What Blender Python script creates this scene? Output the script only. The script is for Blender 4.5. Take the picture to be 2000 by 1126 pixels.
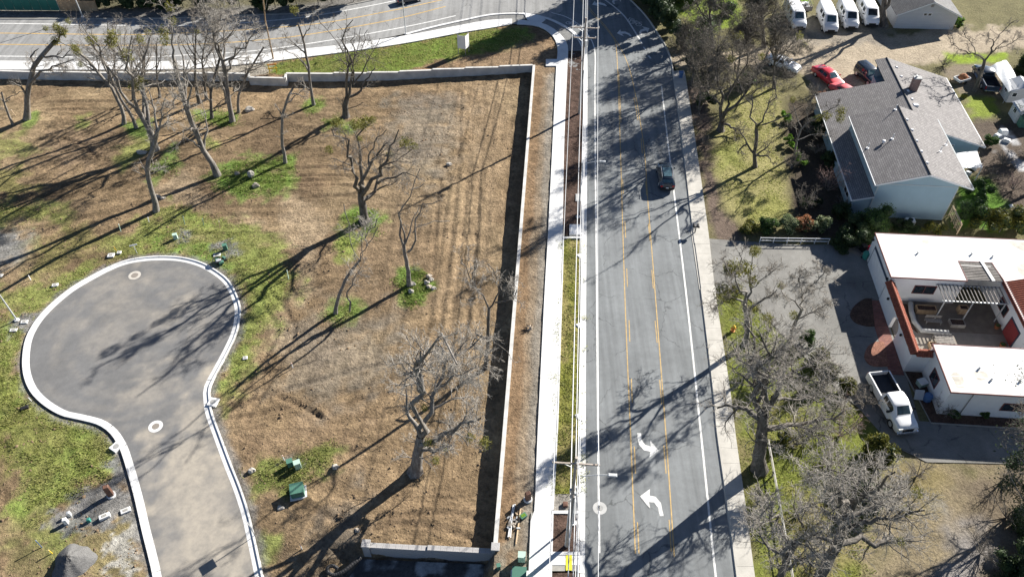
import bpy, bmesh, math, random
import numpy as np
from mathutils import Vector, Matrix

random.seed(7)
RNG = np.random.default_rng(11)
scene = bpy.context.scene
for o in list(bpy.data.objects):
    bpy.data.objects.remove(o)
COL = scene.collection

# ------------------------------------------------------------------ camera
F_PX, CAM_H = 1540.0, 68.0                 # focal length in photo pixels (2000 wide), flying height in metres
PITCH = math.atan(1616.0 / F_PX)           # how far the camera looks below the horizon
SP, CP = math.sin(PITCH), math.cos(PITCH)
cam_data = bpy.data.cameras.new('camera')
cam_data.sensor_width = 36.0
cam_data.lens = F_PX / 2000.0 * 36.0
cam_data.clip_end = 3000.0
cam = bpy.data.objects.new('camera', cam_data)
cam.location = (0, 0, CAM_H)
cam.rotation_euler = (math.pi / 2 - PITCH, 0, 0)
COL.objects.link(cam)
scene.camera = cam

# ------------------------------------------------------------------ light
SUN_EL = math.radians(26.5)
SUN_AZ = math.radians(50.0)                # clockwise from +Y: the sun stands ahead and to the right
world = bpy.data.worlds.new('World')
scene.world = world
world.use_nodes = True
wn = world.node_tree
wn.nodes.clear()
sky = wn.nodes.new('ShaderNodeTexSky')
sky.sky_type = 'NISHITA'
sky.sun_disc = False
sky.sun_elevation = SUN_EL
sky.sun_rotation = SUN_AZ
sky.altitude = 600
sky.air_density = 0.62
sky.dust_density = 0.3
sky.ozone_density = 1.4
bg = wn.nodes.new('ShaderNodeBackground')
bg.inputs['Strength'].default_value = 0.05
wo = wn.nodes.new('ShaderNodeOutputWorld')
wn.links.new(sky.outputs[0], bg.inputs[0])
wn.links.new(bg.outputs[0], wo.inputs[0])
sun_data = bpy.data.lights.new('sun', 'SUN')
sun_data.energy = 5.0
sun_data.angle = math.radians(0.53)
sun_data.color = (1.0, 0.95, 0.87)
sun = bpy.data.objects.new('sun', sun_data)
sdir = Vector((math.sin(SUN_AZ) * math.cos(SUN_EL), math.cos(SUN_AZ) * math.cos(SUN_EL), math.sin(SUN_EL)))
sun.rotation_euler = sdir.to_track_quat('Z', 'Y').to_euler()
sun.location = (60, 60, 90)
COL.objects.link(sun)
scene.view_settings.view_transform = 'Standard'
scene.view_settings.look = 'None'
scene.view_settings.gamma = 1.0
scene.view_settings.exposure = 1.36
scene.render.engine = 'CYCLES'
scene.cycles.use_denoising = True
try:
    scene.cycles.denoiser = 'OPENIMAGEDENOISE'; scene.cycles.denoising_input_passes = 'RGB_ALBEDO_NORMAL'; scene.cycles.denoising_prefilter = 'ACCURATE'
except Exception: pass
scene.cycles.max_bounces = 5
scene.cycles.diffuse_bounces = 2
scene.cycles.glossy_bounces = 2
scene.cycles.transmission_bounces = 2
scene.cycles.sample_clamp_indirect = 4.0

# ------------------------------------------------------------------ survey: photo position -> point of the site
def G(px, py, z=0.0):
    """point of the horizontal plane z that the surveyed photo position falls on"""
    u = (px - 1000.0) / F_PX; v = (563.0 - py) / F_PX
    dx, dy, dz = u, CP + v * SP, -SP + v * CP
    t = (CAM_H - z) / -dz
    return Vector((dx * t, dy * t, z))

def UP(base, px, py, dy=0.0):
    """point standing over the ground at depth base.y + dy"""
    y = base[1] + dy; v = (563.0 - py) / F_PX
    q = (v * y * CP - y * SP) / (CP + v * SP)
    Z = y * CP - q * SP
    return Vector(((px - 1000.0) / F_PX * Z, y, q + CAM_H))

def PX(x, y, z):
    q = z - CAM_H; Z = y * CP - q * SP
    return 1000 + F_PX * x / Z, 563 - F_PX * (y * SP + q * CP) / Z

def GL(pts, z=0.0):
    return [G(p[0], p[1], z) for p in pts]

ROAD_A = math.radians(3.95)                # the street and the houses run at this angle to the view
RU = Vector((math.cos(ROAD_A), -math.sin(ROAD_A), 0)); RV = Vector((math.sin(ROAD_A), math.cos(ROAD_A), 0))
LOT = -1.2                                 # level of the graded lot below the street

# ------------------------------------------------------------------ object helpers
def thing(name, label, cat, loc=(0, 0, 0), rotz=0.0, group=None):
    o = bpy.data.objects.new(name, None)
    o.empty_display_size = 0.3
    COL.objects.link(o)
    o.location = loc; o.rotation_euler = (0, 0, rotz)
    o['label'] = label; o['category'] = cat
    if group: o['group'] = group
    return o

def tag(o, label, cat, group=None):
    o['label'] = label; o['category'] = cat
    if group: o['group'] = group
    return o

def obj(name, mesh, mat=None, parent=None, loc=None, rot=None, scale=None):
    o = bpy.data.objects.new(name, mesh)
    COL.objects.link(o)
    if mat is not None and (len(mesh.materials) == 0): mesh.materials.append(mat)
    if parent is not None: o.parent = parent
    if loc is not None: o.location = loc
    if rot is not None: o.rotation_euler = rot
    if scale is not None: o.scale = scale
    return o

def stuff(o):
    o['kind'] = 'stuff'; return o

def struct(o):
    o['kind'] = 'structure'; return o

def arr_mesh(name, verts, faces, smooth=False):
    """mesh from numpy verts (N,3) and faces (M,k)"""
    me = bpy.data.meshes.new(name)
    verts = np.ascontiguousarray(verts, dtype=np.float32); faces = np.ascontiguousarray(faces, dtype=np.int32)
    M, k = faces.shape
    me.vertices.add(len(verts)); me.vertices.foreach_set('co', verts.ravel())
    me.loops.add(M * k); me.loops.foreach_set('vertex_index', faces.ravel())
    me.polygons.add(M); me.polygons.foreach_set('loop_start', np.arange(0, M * k, k, dtype=np.int32))
    try: me.polygons.foreach_set('loop_total', np.full(M, k, dtype=np.int32))
    except Exception: pass
    if smooth: me.polygons.foreach_set('use_smooth', np.ones(M, dtype=bool))
    me.update(calc_edges=True)
    return me

class MB:
    def __init__(s): s.v = []; s.f = []
    def add(s, vs, fs):
        b = len(s.v); s.v += [tuple(v) for v in vs]; s.f += [tuple(i + b for i in f) for f in fs]; return s
    def box(s, c, size, rz=0.0, rx=0.0, ry=0.0, taper=1.0):
        hx, hy, hz = size[0] / 2, size[1] / 2, size[2] / 2
        R = Matrix.Rotation(rz, 3, 'Z') @ Matrix.Rotation(ry, 3, 'Y') @ Matrix.Rotation(rx, 3, 'X')
        vs = []
        for z in (-1, 1):
            k = taper if z > 0 else 1.0
            for x, y in ((-1, -1), (1, -1), (1, 1), (-1, 1)):
                vs.append(Vector(c) + R @ Vector((x * hx * k, y * hy * k, z * hz)))
        return s.add(vs, [(3, 2, 1, 0), (4, 5, 6, 7), (0, 1, 5, 4), (1, 2, 6, 5), (2, 3, 7, 6), (3, 0, 4, 7)])
    def bbox(s, c, size, b=0.02, rz=0.0):
        """box with chamfered upper edges"""
        hx, hy, hz = size[0] / 2, size[1] / 2, size[2] / 2
        R = Matrix.Rotation(rz, 3, 'Z'); vs = []
        for z, k in ((-hz, 0), (hz - b, 0), (hz, b)):
            for x, y in ((-1, -1), (1, -1), (1, 1), (-1, 1)):
                vs.append(Vector(c) + R @ Vector((x * (hx - k), y * (hy - k), z)))
        fs = [(3, 2, 1, 0), (8, 9, 10, 11)]
        for a in (0, 4):
            for i in range(4): fs.append((a + i, a + (i + 1) % 4, a + 4 + (i + 1) % 4, a + 4 + i))
        return s.add(vs, fs)
    def cyl(s, p0, p1, r0, r1=None, n=10, caps=True):
        r1 = r0 if r1 is None else r1
        p0, p1 = Vector(p0), Vector(p1); d = (p1 - p0)
        d = d.normalized() if d.length > 1e-9 else Vector((0, 0, 1))
        a = d.orthogonal().normalized(); b = d.cross(a)
        vs = []
        for p, r in ((p0, r0), (p1, r1)):
            for i in range(n):
                t = 2 * math.pi * i / n
                vs.append(p + (a * math.cos(t) + b * math.sin(t)) * r)
        fs = [(i, (i + 1) % n, n + (i + 1) % n, n + i) for i in range(n)]
        if caps: fs += [tuple(range(n - 1, -1, -1)), tuple(range(n, 2 * n))]
        return s.add(vs, fs)
    def tube(s, pts, r, n=6):
        pts = [Vector(p) for p in pts]
        rs = r if isinstance(r, (list, tuple)) else [r] * len(pts)
        vs = []; fs = []; up = None
        for i, p in enumerate(pts):
            d = (pts[min(i + 1, len(pts) - 1)] - pts[max(i - 1, 0)]).normalized()
            a = d.orthogonal().normalized() if up is None else (up - d * up.dot(d)).normalized()
            up = a; b = d.cross(a)
            for k in range(n):
                t = 2 * math.pi * k / n
                vs.append(p + (a * math.cos(t) + b * math.sin(t)) * rs[i])
        for i in range(len(pts) - 1):
            for k in range(n):
                fs.append((i * n + k, i * n + (k + 1) % n, (i + 1) * n + (k + 1) % n, (i + 1) * n + k))
        fs += [tuple(range(n - 1, -1, -1)), tuple(range((len(pts) - 1) * n, len(pts) * n))]
        return s.add(vs, fs)
    def prism(s, poly, z0, z1):
        n = len(poly)
        ar = sum(poly[i][0] * poly[(i + 1) % n][1] - poly[(i + 1) % n][0] * poly[i][1] for i in range(n))
        if ar < 0: poly = poly[::-1]
        vs = [(p[0], p[1], z0) for p in poly] + [(p[0], p[1], z1) for p in poly]
        fs = [tuple(range(n - 1, -1, -1)), tuple(range(n, 2 * n))] + [(i, (i + 1) % n, n + (i + 1) % n, n + i) for i in range(n)]
        return s.add(vs, fs)
    def quad(s, a, b, c, d): return s.add([a, b, c, d], [(0, 1, 2, 3)])
    def lathe(s, c, prof, n=16):
        c = Vector(c); vs = []; fs = []
        for r, z in prof:
            for i in range(n):
                t = 2 * math.pi * i / n; vs.append(c + Vector((r * math.cos(t), r * math.sin(t), z)))
        m = len(prof)
        for j in range(m - 1):
            for i in range(n): fs.append((j * n + i, j * n + (i + 1) % n, (j + 1) * n + (i + 1) % n, (j + 1) * n + i))
        fs += [tuple(range(n - 1, -1, -1)), tuple(range((m - 1) * n, m * n))]
        return s.add(vs, fs)
    def mesh(s, name, smooth=None):
        me = bpy.data.meshes.new(name)
        me.from_pydata([tuple(v) for v in s.v], [], s.f)
        if smooth is not None:
            me.polygons.foreach_set('use_smooth', [True] * len(me.polygons))
            me.set_sharp_from_angle(angle=math.radians(smooth))
        me.update(); return me
    def build(s, name, mat, parent=None, smooth=None, **k):
        return obj(name, s.mesh(name, smooth), mat, parent, **k)

# ------------------------------------------------------------------ numeric helpers
def vnoise(x, y, seed=0):
    xi = np.floor(x).astype(np.int64); yi = np.floor(y).astype(np.int64)
    fx = x - xi; fy = y - yi; fx = fx * fx * (3 - 2 * fx); fy = fy * fy * (3 - 2 * fy)
    def h(a, b):
        n = (a * 374761393 + b * 668265263 + seed * 1442695041) & 0xffffffff
        n = ((n ^ (n >> 13)) * 1274126177) & 0xffffffff
        return ((n ^ (n >> 16)) & 0xffff) / 65535.0
    return (h(xi, yi) * (1 - fx) + h(xi + 1, yi) * fx) * (1 - fy) + (h(xi, yi + 1) * (1 - fx) + h(xi + 1, yi + 1) * fx) * fy

def fbm(x, y, seed=0, o=4):
    a = 0.0; w = 0.5
    for i in range(o):
        a = a + w * vnoise(x * 2 ** i, y * 2 ** i, seed + i * 17); w *= 0.5
    return a / (1 - 0.5 ** o)

def sdist(x, y, poly):
    """signed distance to polygon, negative inside, plus nearest boundary point"""
    P = np.array([(p[0], p[1]) for p in poly], float); n = len(P)
    best = np.full(x.shape, 1e18); bx = np.zeros_like(x); by = np.zeros_like(x); ins = np.zeros(x.shape, bool)
    for i in range(n):
        x0, y0 = P[i]; x1, y1 = P[(i + 1) % n]; dx, dy = x1 - x0, y1 - y0; L = dx * dx + dy * dy + 1e-12
        t = np.clip(((x - x0) * dx + (y - y0) * dy) / L, 0, 1); cx = x0 + t * dx; cy = y0 + t * dy
        d = (x - cx) ** 2 + (y - cy) ** 2; m = d < best
        best = np.where(m, d, best); bx = np.where(m, cx, bx); by = np.where(m, cy, by)
        if y0 != y1:
            c = ((y0 > y) != (y1 > y)) & (x < (x1 - x0) * (y - y0) / (y1 - y0) + x0); ins ^= c
    d = np.sqrt(best); return np.where(ins, -d, d), bx, by

def sstep(a, b, x):
    t = np.clip((x - a) / (b - a), 0, 1); return t * t * (3 - 2 * t)

def paint(x, y, col, poly, c, soft=0.8, rag=0.8, amt=1.0, sc=0.6, seed=3):
    """colour the ground inside a surveyed outline, with a ragged edge"""
    P = np.array([(p[0], p[1]) for p in poly]); m = 3.0 + rag + soft
    sel = (x > P[:, 0].min() - m) & (x < P[:, 0].max() + m) & (y > P[:, 1].min() - m) & (y < P[:, 1].max() + m)
    if not sel.any(): return np.zeros_like(x)
    d, _, _ = sdist(x[sel], y[sel], poly)
    d = d + (fbm(x[sel] * sc, y[sel] * sc, seed) - 0.5) * 2 * rag * 2
    w = np.zeros_like(x); w[sel] = amt * (1 - sstep(-soft, soft, d))
    col += (np.array(c)[None, :] - col) * w[:, None]
    return w

def line_dist(x, y, line):
    best = np.full(x.shape, 1e9)
    for a, b in zip(line, line[1:]):
        dx, dy = b[0] - a[0], b[1] - a[1]; t = np.clip(((x - a[0]) * dx + (y - a[1]) * dy) / (dx * dx + dy * dy + 1e-9), 0, 1)
        best = np.minimum(best, np.hypot(x - a[0] - t * dx, y - a[1] - t * dy))
    return best

def circ(px, py, rx, z=0.0, ry=None, n=14):
    c = G(px, py, z); ry = rx if ry is None else ry
    return [(c.x + rx * math.cos(2 * math.pi * i / n), c.y + ry * math.sin(2 * math.pi * i / n)) for i in range(n)]

def grid_sheet(name, poly, step, zfun, colfun, mat, ang=0.0, holes=(), extra=None):
    """ground sheet: regular grid trimmed to an outline, with height, colour and track attributes"""
    P = np.array([(p[0], p[1]) for p in poly])
    xs = np.arange(P[:, 0].min() - step, P[:, 0].max() + 2 * step, step); ys = np.arange(P[:, 1].min() - step, P[:, 1].max() + 2 * step, step)
    X, Y = np.meshgrid(xs, ys); nx, ny = len(xs), len(ys)
    x = X.ravel().copy(); y = Y.ravel().copy()
    d, bx, by = sdist(x, y, poly); out = d > 0
    x[out] = bx[out]; y[out] = by[out]
    idx = np.arange(nx * ny).reshape(ny, nx)
    q = np.stack([idx[:-1, :-1], idx[:-1, 1:], idx[1:, 1:], idx[1:, :-1]], -1).reshape(-1, 4)
    keep = (~out[q]).any(1)
    for hpoly in holes:
        hd, _, _ = sdist(x, y, hpoly); keep &= ~((hd[q] < 0).all(1))
    q = q[keep]; used = np.unique(q); remap = -np.ones(nx * ny, int); remap[used] = np.arange(len(used))
    x = x[used]; y = y[used]; q = remap[q]
    z = zfun(x, y); col = colfun(x, y)
    me = arr_mesh(name, np.stack([x, y, z], 1), q, smooth=True)
    a = me.attributes.new('albedo', 'FLOAT_COLOR', 'POINT')
    a.data.foreach_set('color', np.concatenate([np.clip(col, 0, 1), np.ones((len(x), 1))], 1).astype(np.float32).ravel())
    if extra is not None:
        for nm, fn in extra.items():
            at = me.attributes.new(nm, 'FLOAT_VECTOR', 'POINT')
            at.data.foreach_set('vector', fn(x, y).astype(np.float32).ravel())
    return struct(obj(name, me, mat))

def spline(pts, n=8):
    pts = [Vector((p[0], p[1], p[2] if len(p) > 2 else 0)) for p in pts]; out = []
    for i in range(len(pts) - 1):
        p0 = pts[max(i - 1, 0)]; p1 = pts[i]; p2 = pts[i + 1]; p3 = pts[min(i + 2, len(pts) - 1)]
        for k in range(n):
            t = k / n
            out.append(0.5 * ((2 * p1) + (p2 - p0) * t + (2 * p0 - 5 * p1 + 4 * p2 - p3) * t * t + (3 * p1 - p0 - 3 * p2 + p3) * t ** 3))
    out.append(pts[-1]); return out

def offset_line(pts, d):
    """line shifted sideways, to the left of its direction for d > 0"""
    out = []
    for i, p in enumerate(pts):
        a = pts[max(i - 1, 0)]; b = pts[min(i + 1, len(pts) - 1)]
        t = Vector((b[0] - a[0], b[1] - a[1], 0)).normalized(); nrm = Vector((-t.y, t.x, 0))
        out.append(Vector(p) + nrm * d)
    return out

def ribbon(name, line, prof, mat, parent=None, z=None, smooth=None):
    """profile [(side offset, z)] swept along a ground line"""
    vs = []; fs = []; m = len(prof)
    L = [offset_line(line, o) for o, _ in prof]
    for i in range(len(line)):
        for j in range(m):
            p = L[j][i]; vs.append((p.x, p.y, (p.z if z is None else z) + prof[j][1]))
    for i in range(len(line) - 1):
        for j in range(m - 1):
            fs.append((i * m + j + 1, i * m + j, (i + 1) * m + j, (i + 1) * m + j + 1))
    mb = MB(); mb.v = vs; mb.f = fs
    return mb.build(name, mat, parent, smooth=smooth)

def poly_sheet(name, pts, z, mat, parent=None, step=None):
    bm = bmesh.new(); vs = [bm.verts.new((p[0], p[1], z)) for p in pts]
    f = bm.faces.new(vs); f.normal_update()
    if f.normal.z < 0: f.normal_flip()
    bmesh.ops.triangulate(bm, faces=bm.faces[:])
    me = bpy.data.meshes.new(name); bm.to_mesh(me); bm.free()
    return obj(name, me, mat, parent)
# ------------------------------------------------------------------ materials (all procedural)
def nodes_of(name):
    m = bpy.data.materials.new(name); m.use_nodes = True
    nt = m.node_tree; return m, nt, nt.nodes, nt.links, nt.nodes['Principled BSDF']

def N(nodes, typ, **k):
    n = nodes.new(typ)
    for a, b in k.items():
        if a in n.inputs.keys() if hasattr(n.inputs, 'keys') else False: n.inputs[a].default_value = b
        else: setattr(n, a, b)
    return n

def noise_node(nodes, links, vec, scale, detail=4.0, rough=0.6):
    n = nodes.new('ShaderNodeTexNoise'); n.inputs['Scale'].default_value = scale; n.inputs['Detail'].default_value = detail; n.inputs['Roughness'].default_value = rough
    if vec is not None: links.new(vec, n.inputs['Vector'])
    return n.outputs['Fac']

def ramp(nodes, links, fac, stops):
    r = nodes.new('ShaderNodeValToRGB'); e = r.color_ramp.elements
    while len(e) < len(stops): e.new(0.5)
    for i, (p, c) in enumerate(stops):
        e[i].position = p; e[i].color = (c, c, c, 1) if not isinstance(c, (tuple, list)) else (*c, 1)
    links.new(fac, r.inputs['Fac']); return r.outputs['Color']

def mixc(nodes, links, fac, a, b, typ='MIX'):
    n = nodes.new('ShaderNodeMix'); n.data_type = 'RGBA'; n.blend_type = typ
    for sock, v in ((n.inputs['Factor'], fac), (n.inputs['A'], a), (n.inputs['B'], b)):
        pass
    for key, v in ((0, fac), (6, a), (7, b)):
        s = n.inputs[key]
        if hasattr(v, 'links') or isinstance(v, bpy.types.NodeSocket): links.new(v, s)
        elif key == 0: s.default_value = v
        else: s.default_value = (*v, 1) if len(v) == 3 else v
    return n.outputs[2]

def bump(nodes, links, h, strength, dist=0.05, normal=None):
    b = nodes.new('ShaderNodeBump'); b.inputs['Strength'].default_value = strength; b.inputs['Distance'].default_value = dist
    links.new(h, b.inputs['Height'])
    if normal is not None: links.new(normal, b.inputs['Normal'])
    return b.outputs['Normal']

def mat_plain(name, c, rough=0.7, var=0.15, scale=3.0, spec=0.3, metal=0.0, bmp=0.0, bscale=30.0, coat=0.0, fine=0.0):
    """one colour with worn, uneven tone"""
    m, nt, nodes, links, p = nodes_of(name)
    tc = nodes.new('ShaderNodeTexCoord').outputs['Object']
    n1 = noise_node(nodes, links, tc, scale, 5.0)
    k = ramp(nodes, links, n1, [(0.25, 1 - var), (0.75, 1 + var * 0.4)])
    col = mixc(nodes, links, 1.0, c, k, 'MULTIPLY')
    if fine > 0:
        n3 = noise_node(nodes, links, tc, bscale, 2.0)
        k3 = ramp(nodes, links, n3, [(0.3, 1 - fine), (0.7, 1 + fine)])
        col = mixc(nodes, links, 1.0, col, k3, 'MULTIPLY')
    links.new(col, p.inputs['Base Color'])
    p.inputs['Roughness'].default_value = rough; p.inputs['Metallic'].default_value = metal
    p.inputs['Specular IOR Level'].default_value = spec
    if coat: p.inputs['Coat Weight'].default_value = coat; p.inputs['Coat Roughness'].default_value = 0.05
    if bmp > 0:
        n2 = noise_node(nodes, links, tc, bscale, 3.0)
        links.new(bump(nodes, links, n2, bmp, 0.03), p.inputs['Normal'])
    return m

def mat_ground(name, clod=0.5, flow=False, tone=(0.72, 1.22)):
    """earth and grass: surveyed colour, broken up by grain, clods and tracks"""
    m, nt, nodes, links, p = nodes_of(name)
    at = nodes.new('ShaderNodeAttribute'); at.attribute_name = 'albedo'
    tc = nodes.new('ShaderNodeTexCoord').outputs['Object']
    n1 = noise_node(nodes, links, tc, 0.35, 5.0, 0.65)
    n2 = noise_node(nodes, links, tc, 3.2, 6.0, 0.72)
    n3 = noise_node(nodes, links, tc, 14.0, 3.0, 0.7)
    c = mixc(nodes, links, 1.0, at.outputs['Color'], ramp(nodes, links, n1, [(0.3, tone[0]), (0.7, tone[1])]), 'MULTIPLY')
    c = mixc(nodes, links, 1.0, c, ramp(nodes, links, n2, [(0.28, 0.6), (0.72, 1.26)]), 'MULTIPLY')
    c = mixc(nodes, links, 1.0, c, ramp(nodes, links, n3, [(0.25, 0.78), (0.75, 1.2)]), 'MULTIPLY')
    nrm = None
    n6 = noise_node(nodes, links, tc, 1.15, 7.0, 0.7)
    if clod > .4: c = mixc(nodes, links, 1.0, c, ramp(nodes, links, n6, [(0.32, 0.62), (0.62, 1.18)]), 'MULTIPLY')  # mottling puts the small shadows of clods into the colour
    if flow:
        fa = nodes.new('ShaderNodeAttribute'); fa.attribute_name = 'track'
        n4 = noise_node(nodes, links, fa.outputs['Vector'], 1.0, 5.0, 0.65)
        c = mixc(nodes, links, 1.0, c, ramp(nodes, links, n4, [(0.3, 0.8), (0.7, 1.16)]), 'MULTIPLY')
        nrm = bump(nodes, links, n4, 0.55, 0.25)
    nrm = bump(nodes, links, n6, clod * .9, 0.5, nrm)
    nrm = bump(nodes, links, n2, clod * 1.3, 0.28, nrm)
    nrm = bump(nodes, links, n3, clod * 0.8, 0.06, nrm)
    links.new(c, p.inputs['Base Color']); links.new(nrm, p.inputs['Normal'])
    p.inputs['Roughness'].default_value = 0.95; p.inputs['Specular IOR Level'].default_value = 0.1
    return m

def mat_asphalt(name, c, streak=True, stain=0.25, dust=None, ang=0.0, cracks=True):
    m, nt, nodes, links, p = nodes_of(name)
    tc = nodes.new('ShaderNodeTexCoord').outputs['Object']
    mp = nodes.new('ShaderNodeMapping'); mp.inputs['Rotation'].default_value = (0, 0, ang); mp.inputs['Scale'].default_value = (1.3, 0.05, 1)
    links.new(tc, mp.inputs['Vector'])
    n0 = noise_node(nodes, links, mp.outputs['Vector'], 1.0, 4.0, 0.6)
    n1 = noise_node(nodes, links, tc, 0.18, 6.0, 0.65); n2 = noise_node(nodes, links, tc, 22.0, 3.0, 0.7); n5 = noise_node(nodes, links, tc, 1.4, 5.0, 0.7)
    col = mixc(nodes, links, 1.0, c, ramp(nodes, links, n1, [(0.3, 1 - stain), (0.7, 1 + stain * 0.6)]), 'MULTIPLY')
    if streak: col = mixc(nodes, links, 1.0, col, ramp(nodes, links, n0, [(0.3, 0.78), (0.7, 1.14)]), 'MULTIPLY')
    col = mixc(nodes, links, 1.0, col, ramp(nodes, links, n5, [(0.3, 0.9), (0.7, 1.08)]), 'MULTIPLY')
    col = mixc(nodes, links, 1.0, col, ramp(nodes, links, n2, [(0.3, 0.82), (0.7, 1.18)]), 'MULTIPLY')
    vo = nodes.new('ShaderNodeTexVoronoi'); vo.feature = 'DISTANCE_TO_EDGE'; vo.inputs['Scale'].default_value = 0.16; vo.inputs['Randomness'].default_value = 1.0
    wv = nodes.new('ShaderNodeMapping'); links.new(tc, wv.inputs['Vector'])
    nv = nodes.new('ShaderNodeTexNoise'); nv.inputs['Scale'].default_value = 0.9; nv.inputs['Detail'].default_value = 4; links.new(tc, nv.inputs['Vector'])
    ad = nodes.new('ShaderNodeVectorMath'); ad.operation = 'MULTIPLY_ADD'; ad.inputs[1].default_value = (1.6, 1.6, 0); links.new(nv.outputs['Color'], ad.inputs[0]); links.new(tc, ad.inputs[2])
    links.new(ad.outputs[0], vo.inputs['Vector'])
    crack = ramp(nodes, links, vo.outputs['Distance'], [(0.0, 0.5), (0.009, 1.0)])
    brk = noise_node(nodes, links, tc, 0.25, 2.0); bm_ = ramp(nodes, links, brk, [(0.46, 0.0), (0.54, 1.0)])
    col2 = mixc(nodes, links, 1.0, col, crack, 'MULTIPLY')
    if cracks: col = mixc(nodes, links, bm_, col, col2)
    if dust is not None:
        at = nodes.new('ShaderNodeAttribute'); at.attribute_name = 'albedo'
        nd = ramp(nodes, links, n5, [(0.3, 0.55), (0.65, 1.0)])
        dm = nodes.new('ShaderNodeMath'); dm.operation = 'MULTIPLY'; links.new(at.outputs['Fac'], dm.inputs[0]); links.new(nd, dm.inputs[1])
        col = mixc(nodes, links, dm.outputs[0], col, dust)
    links.new(col, p.inputs['Base Color'])
    p.inputs['Roughness'].default_value = 0.9; p.inputs['Specular IOR Level'].default_value = 0.2
    links.new(bump(nodes, links, n2, 0.35, 0.02), p.inputs['Normal'])
    return m

def mat_brick(name, c1, c2, mortar, scale, rw=0.5, rh=0.25, ms=0.02, bmp=0.4, off=0.5, rough=0.85, rot=(0, 0, 0), var=0.25, coord='UV'):
    m, nt, nodes, links, p = nodes_of(name)
    tc = nodes.new('ShaderNodeTexCoord').outputs[coord]
    mp = nodes.new('ShaderNodeMapping'); mp.inputs['Rotation'].default_value = rot; links.new(tc, mp.inputs['Vector'])
    b = nodes.new('ShaderNodeTexBrick'); b.inputs['Scale'].default_value = scale; b.inputs['Brick Width'].default_value = rw; b.inputs['Row Height'].default_value = rh
    b.inputs['Mortar Size'].default_value = ms; b.inputs['Color1'].default_value = (*c1, 1); b.inputs['Color2'].default_value = (*c2, 1); b.inputs['Mortar'].default_value = (*mortar, 1)
    b.offset = off; links.new(mp.outputs['Vector'], b.inputs['Vector'])
    tco = nodes.new('ShaderNodeTexCoord').outputs['Object']
    n1 = noise_node(nodes, links, tco, 0.8, 6.0, 0.7)
    n2 = noise_node(nodes, links, tco, 12.0, 3.0, 0.7)
    c = mixc(nodes, links, 1.0, b.outputs['Color'], ramp(nodes, links, n1, [(0.3, 1 - var), (0.7, 1 + var * 0.5)]), 'MULTIPLY')
    c = mixc(nodes, links, 1.0, c, ramp(nodes, links, n2, [(0.3, 0.85), (0.7, 1.12)]), 'MULTIPLY')
    links.new(c, p.inputs['Base Color']); p.inputs['Roughness'].default_value = rough; p.inputs['Specular IOR Level'].default_value = 0.15
    links.new(bump(nodes, links, b.outputs['Fac'], -bmp, 0.04), p.inputs['Normal'])
    return m

def mat_leaf(name, c1, c2, rough=0.6, trans=0.25):
    m, nt, nodes, links, p = nodes_of(name)
    tc = nodes.new('ShaderNodeTexCoord').outputs['Object']
    n1 = noise_node(nodes, links, tc, 1.3, 3.0); n2 = noise_node(nodes, links, tc, 9.0, 2.0)
    c = mixc(nodes, links, ramp(nodes, links, n1, [(0.35, 0.0), (0.65, 1.0)]), c1, c2)
    c = mixc(nodes, links, 1.0, c, ramp(nodes, links, n2, [(0.3, 0.65), (0.7, 1.3)]), 'MULTIPLY')
    links.new(c, p.inputs['Base Color']); p.inputs['Roughness'].default_value = rough; p.inputs['Specular IOR Level'].default_value = 0.25
    tr = nodes.new('ShaderNodeBsdfTranslucent'); links.new(c, tr.inputs['Color'])
    mx = nodes.new('ShaderNodeMixShader'); mx.inputs[0].default_value = trans
    links.new(p.outputs[0], mx.inputs[1]); links.new(tr.outputs[0], mx.inputs[2]); links.new(mx.outputs[0], nodes['Material Output'].inputs[0])
    return m

def mat_bark(name, c, c2, scale=6.0):
    m, nt, nodes, links, p = nodes_of(name)
    tc = nodes.new('ShaderNodeTexCoord').outputs['Object']
    mp = nodes.new('ShaderNodeMapping'); mp.inputs['Scale'].default_value = (1, 1, 0.35); links.new(tc, mp.inputs['Vector'])
    n1 = noise_node(nodes, links, mp.outputs['Vector'], scale, 5.0, 0.7); n2 = noise_node(nodes, links, tc, 0.9, 3.0)
    col = mixc(nodes, links, ramp(nodes, links, n1, [(0.35, 0.0), (0.68, 1.0)]), c, c2)
    col = mixc(nodes, links, 1.0, col, ramp(nodes, links, n2, [(0.3, 0.75), (0.7, 1.2)]), 'MULTIPLY')
    links.new(col, p.inputs['Base Color']); p.inputs['Roughness'].default_value = 0.9; p.inputs['Specular IOR Level'].default_value = 0.15
    links.new(bump(nodes, links, n1, 0.6, 0.06), p.inputs['Normal'])
    return m

def mat_glass(name, c=(0.02, 0.03, 0.04)):
    m, nt, nodes, links, p = nodes_of(name)
    tc = nodes.new('ShaderNodeTexCoord').outputs['Object']
    n1 = noise_node(nodes, links, tc, 2.5, 2.0)
    links.new(mixc(nodes, links, 1.0, c, ramp(nodes, links, n1, [(0.3, 0.6), (0.7, 1.5)]), 'MULTIPLY'), p.inputs['Base Color'])
    p.inputs['Roughness'].default_value = 0.06; p.inputs['Specular IOR Level'].default_value = 0.7
    return m

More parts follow.
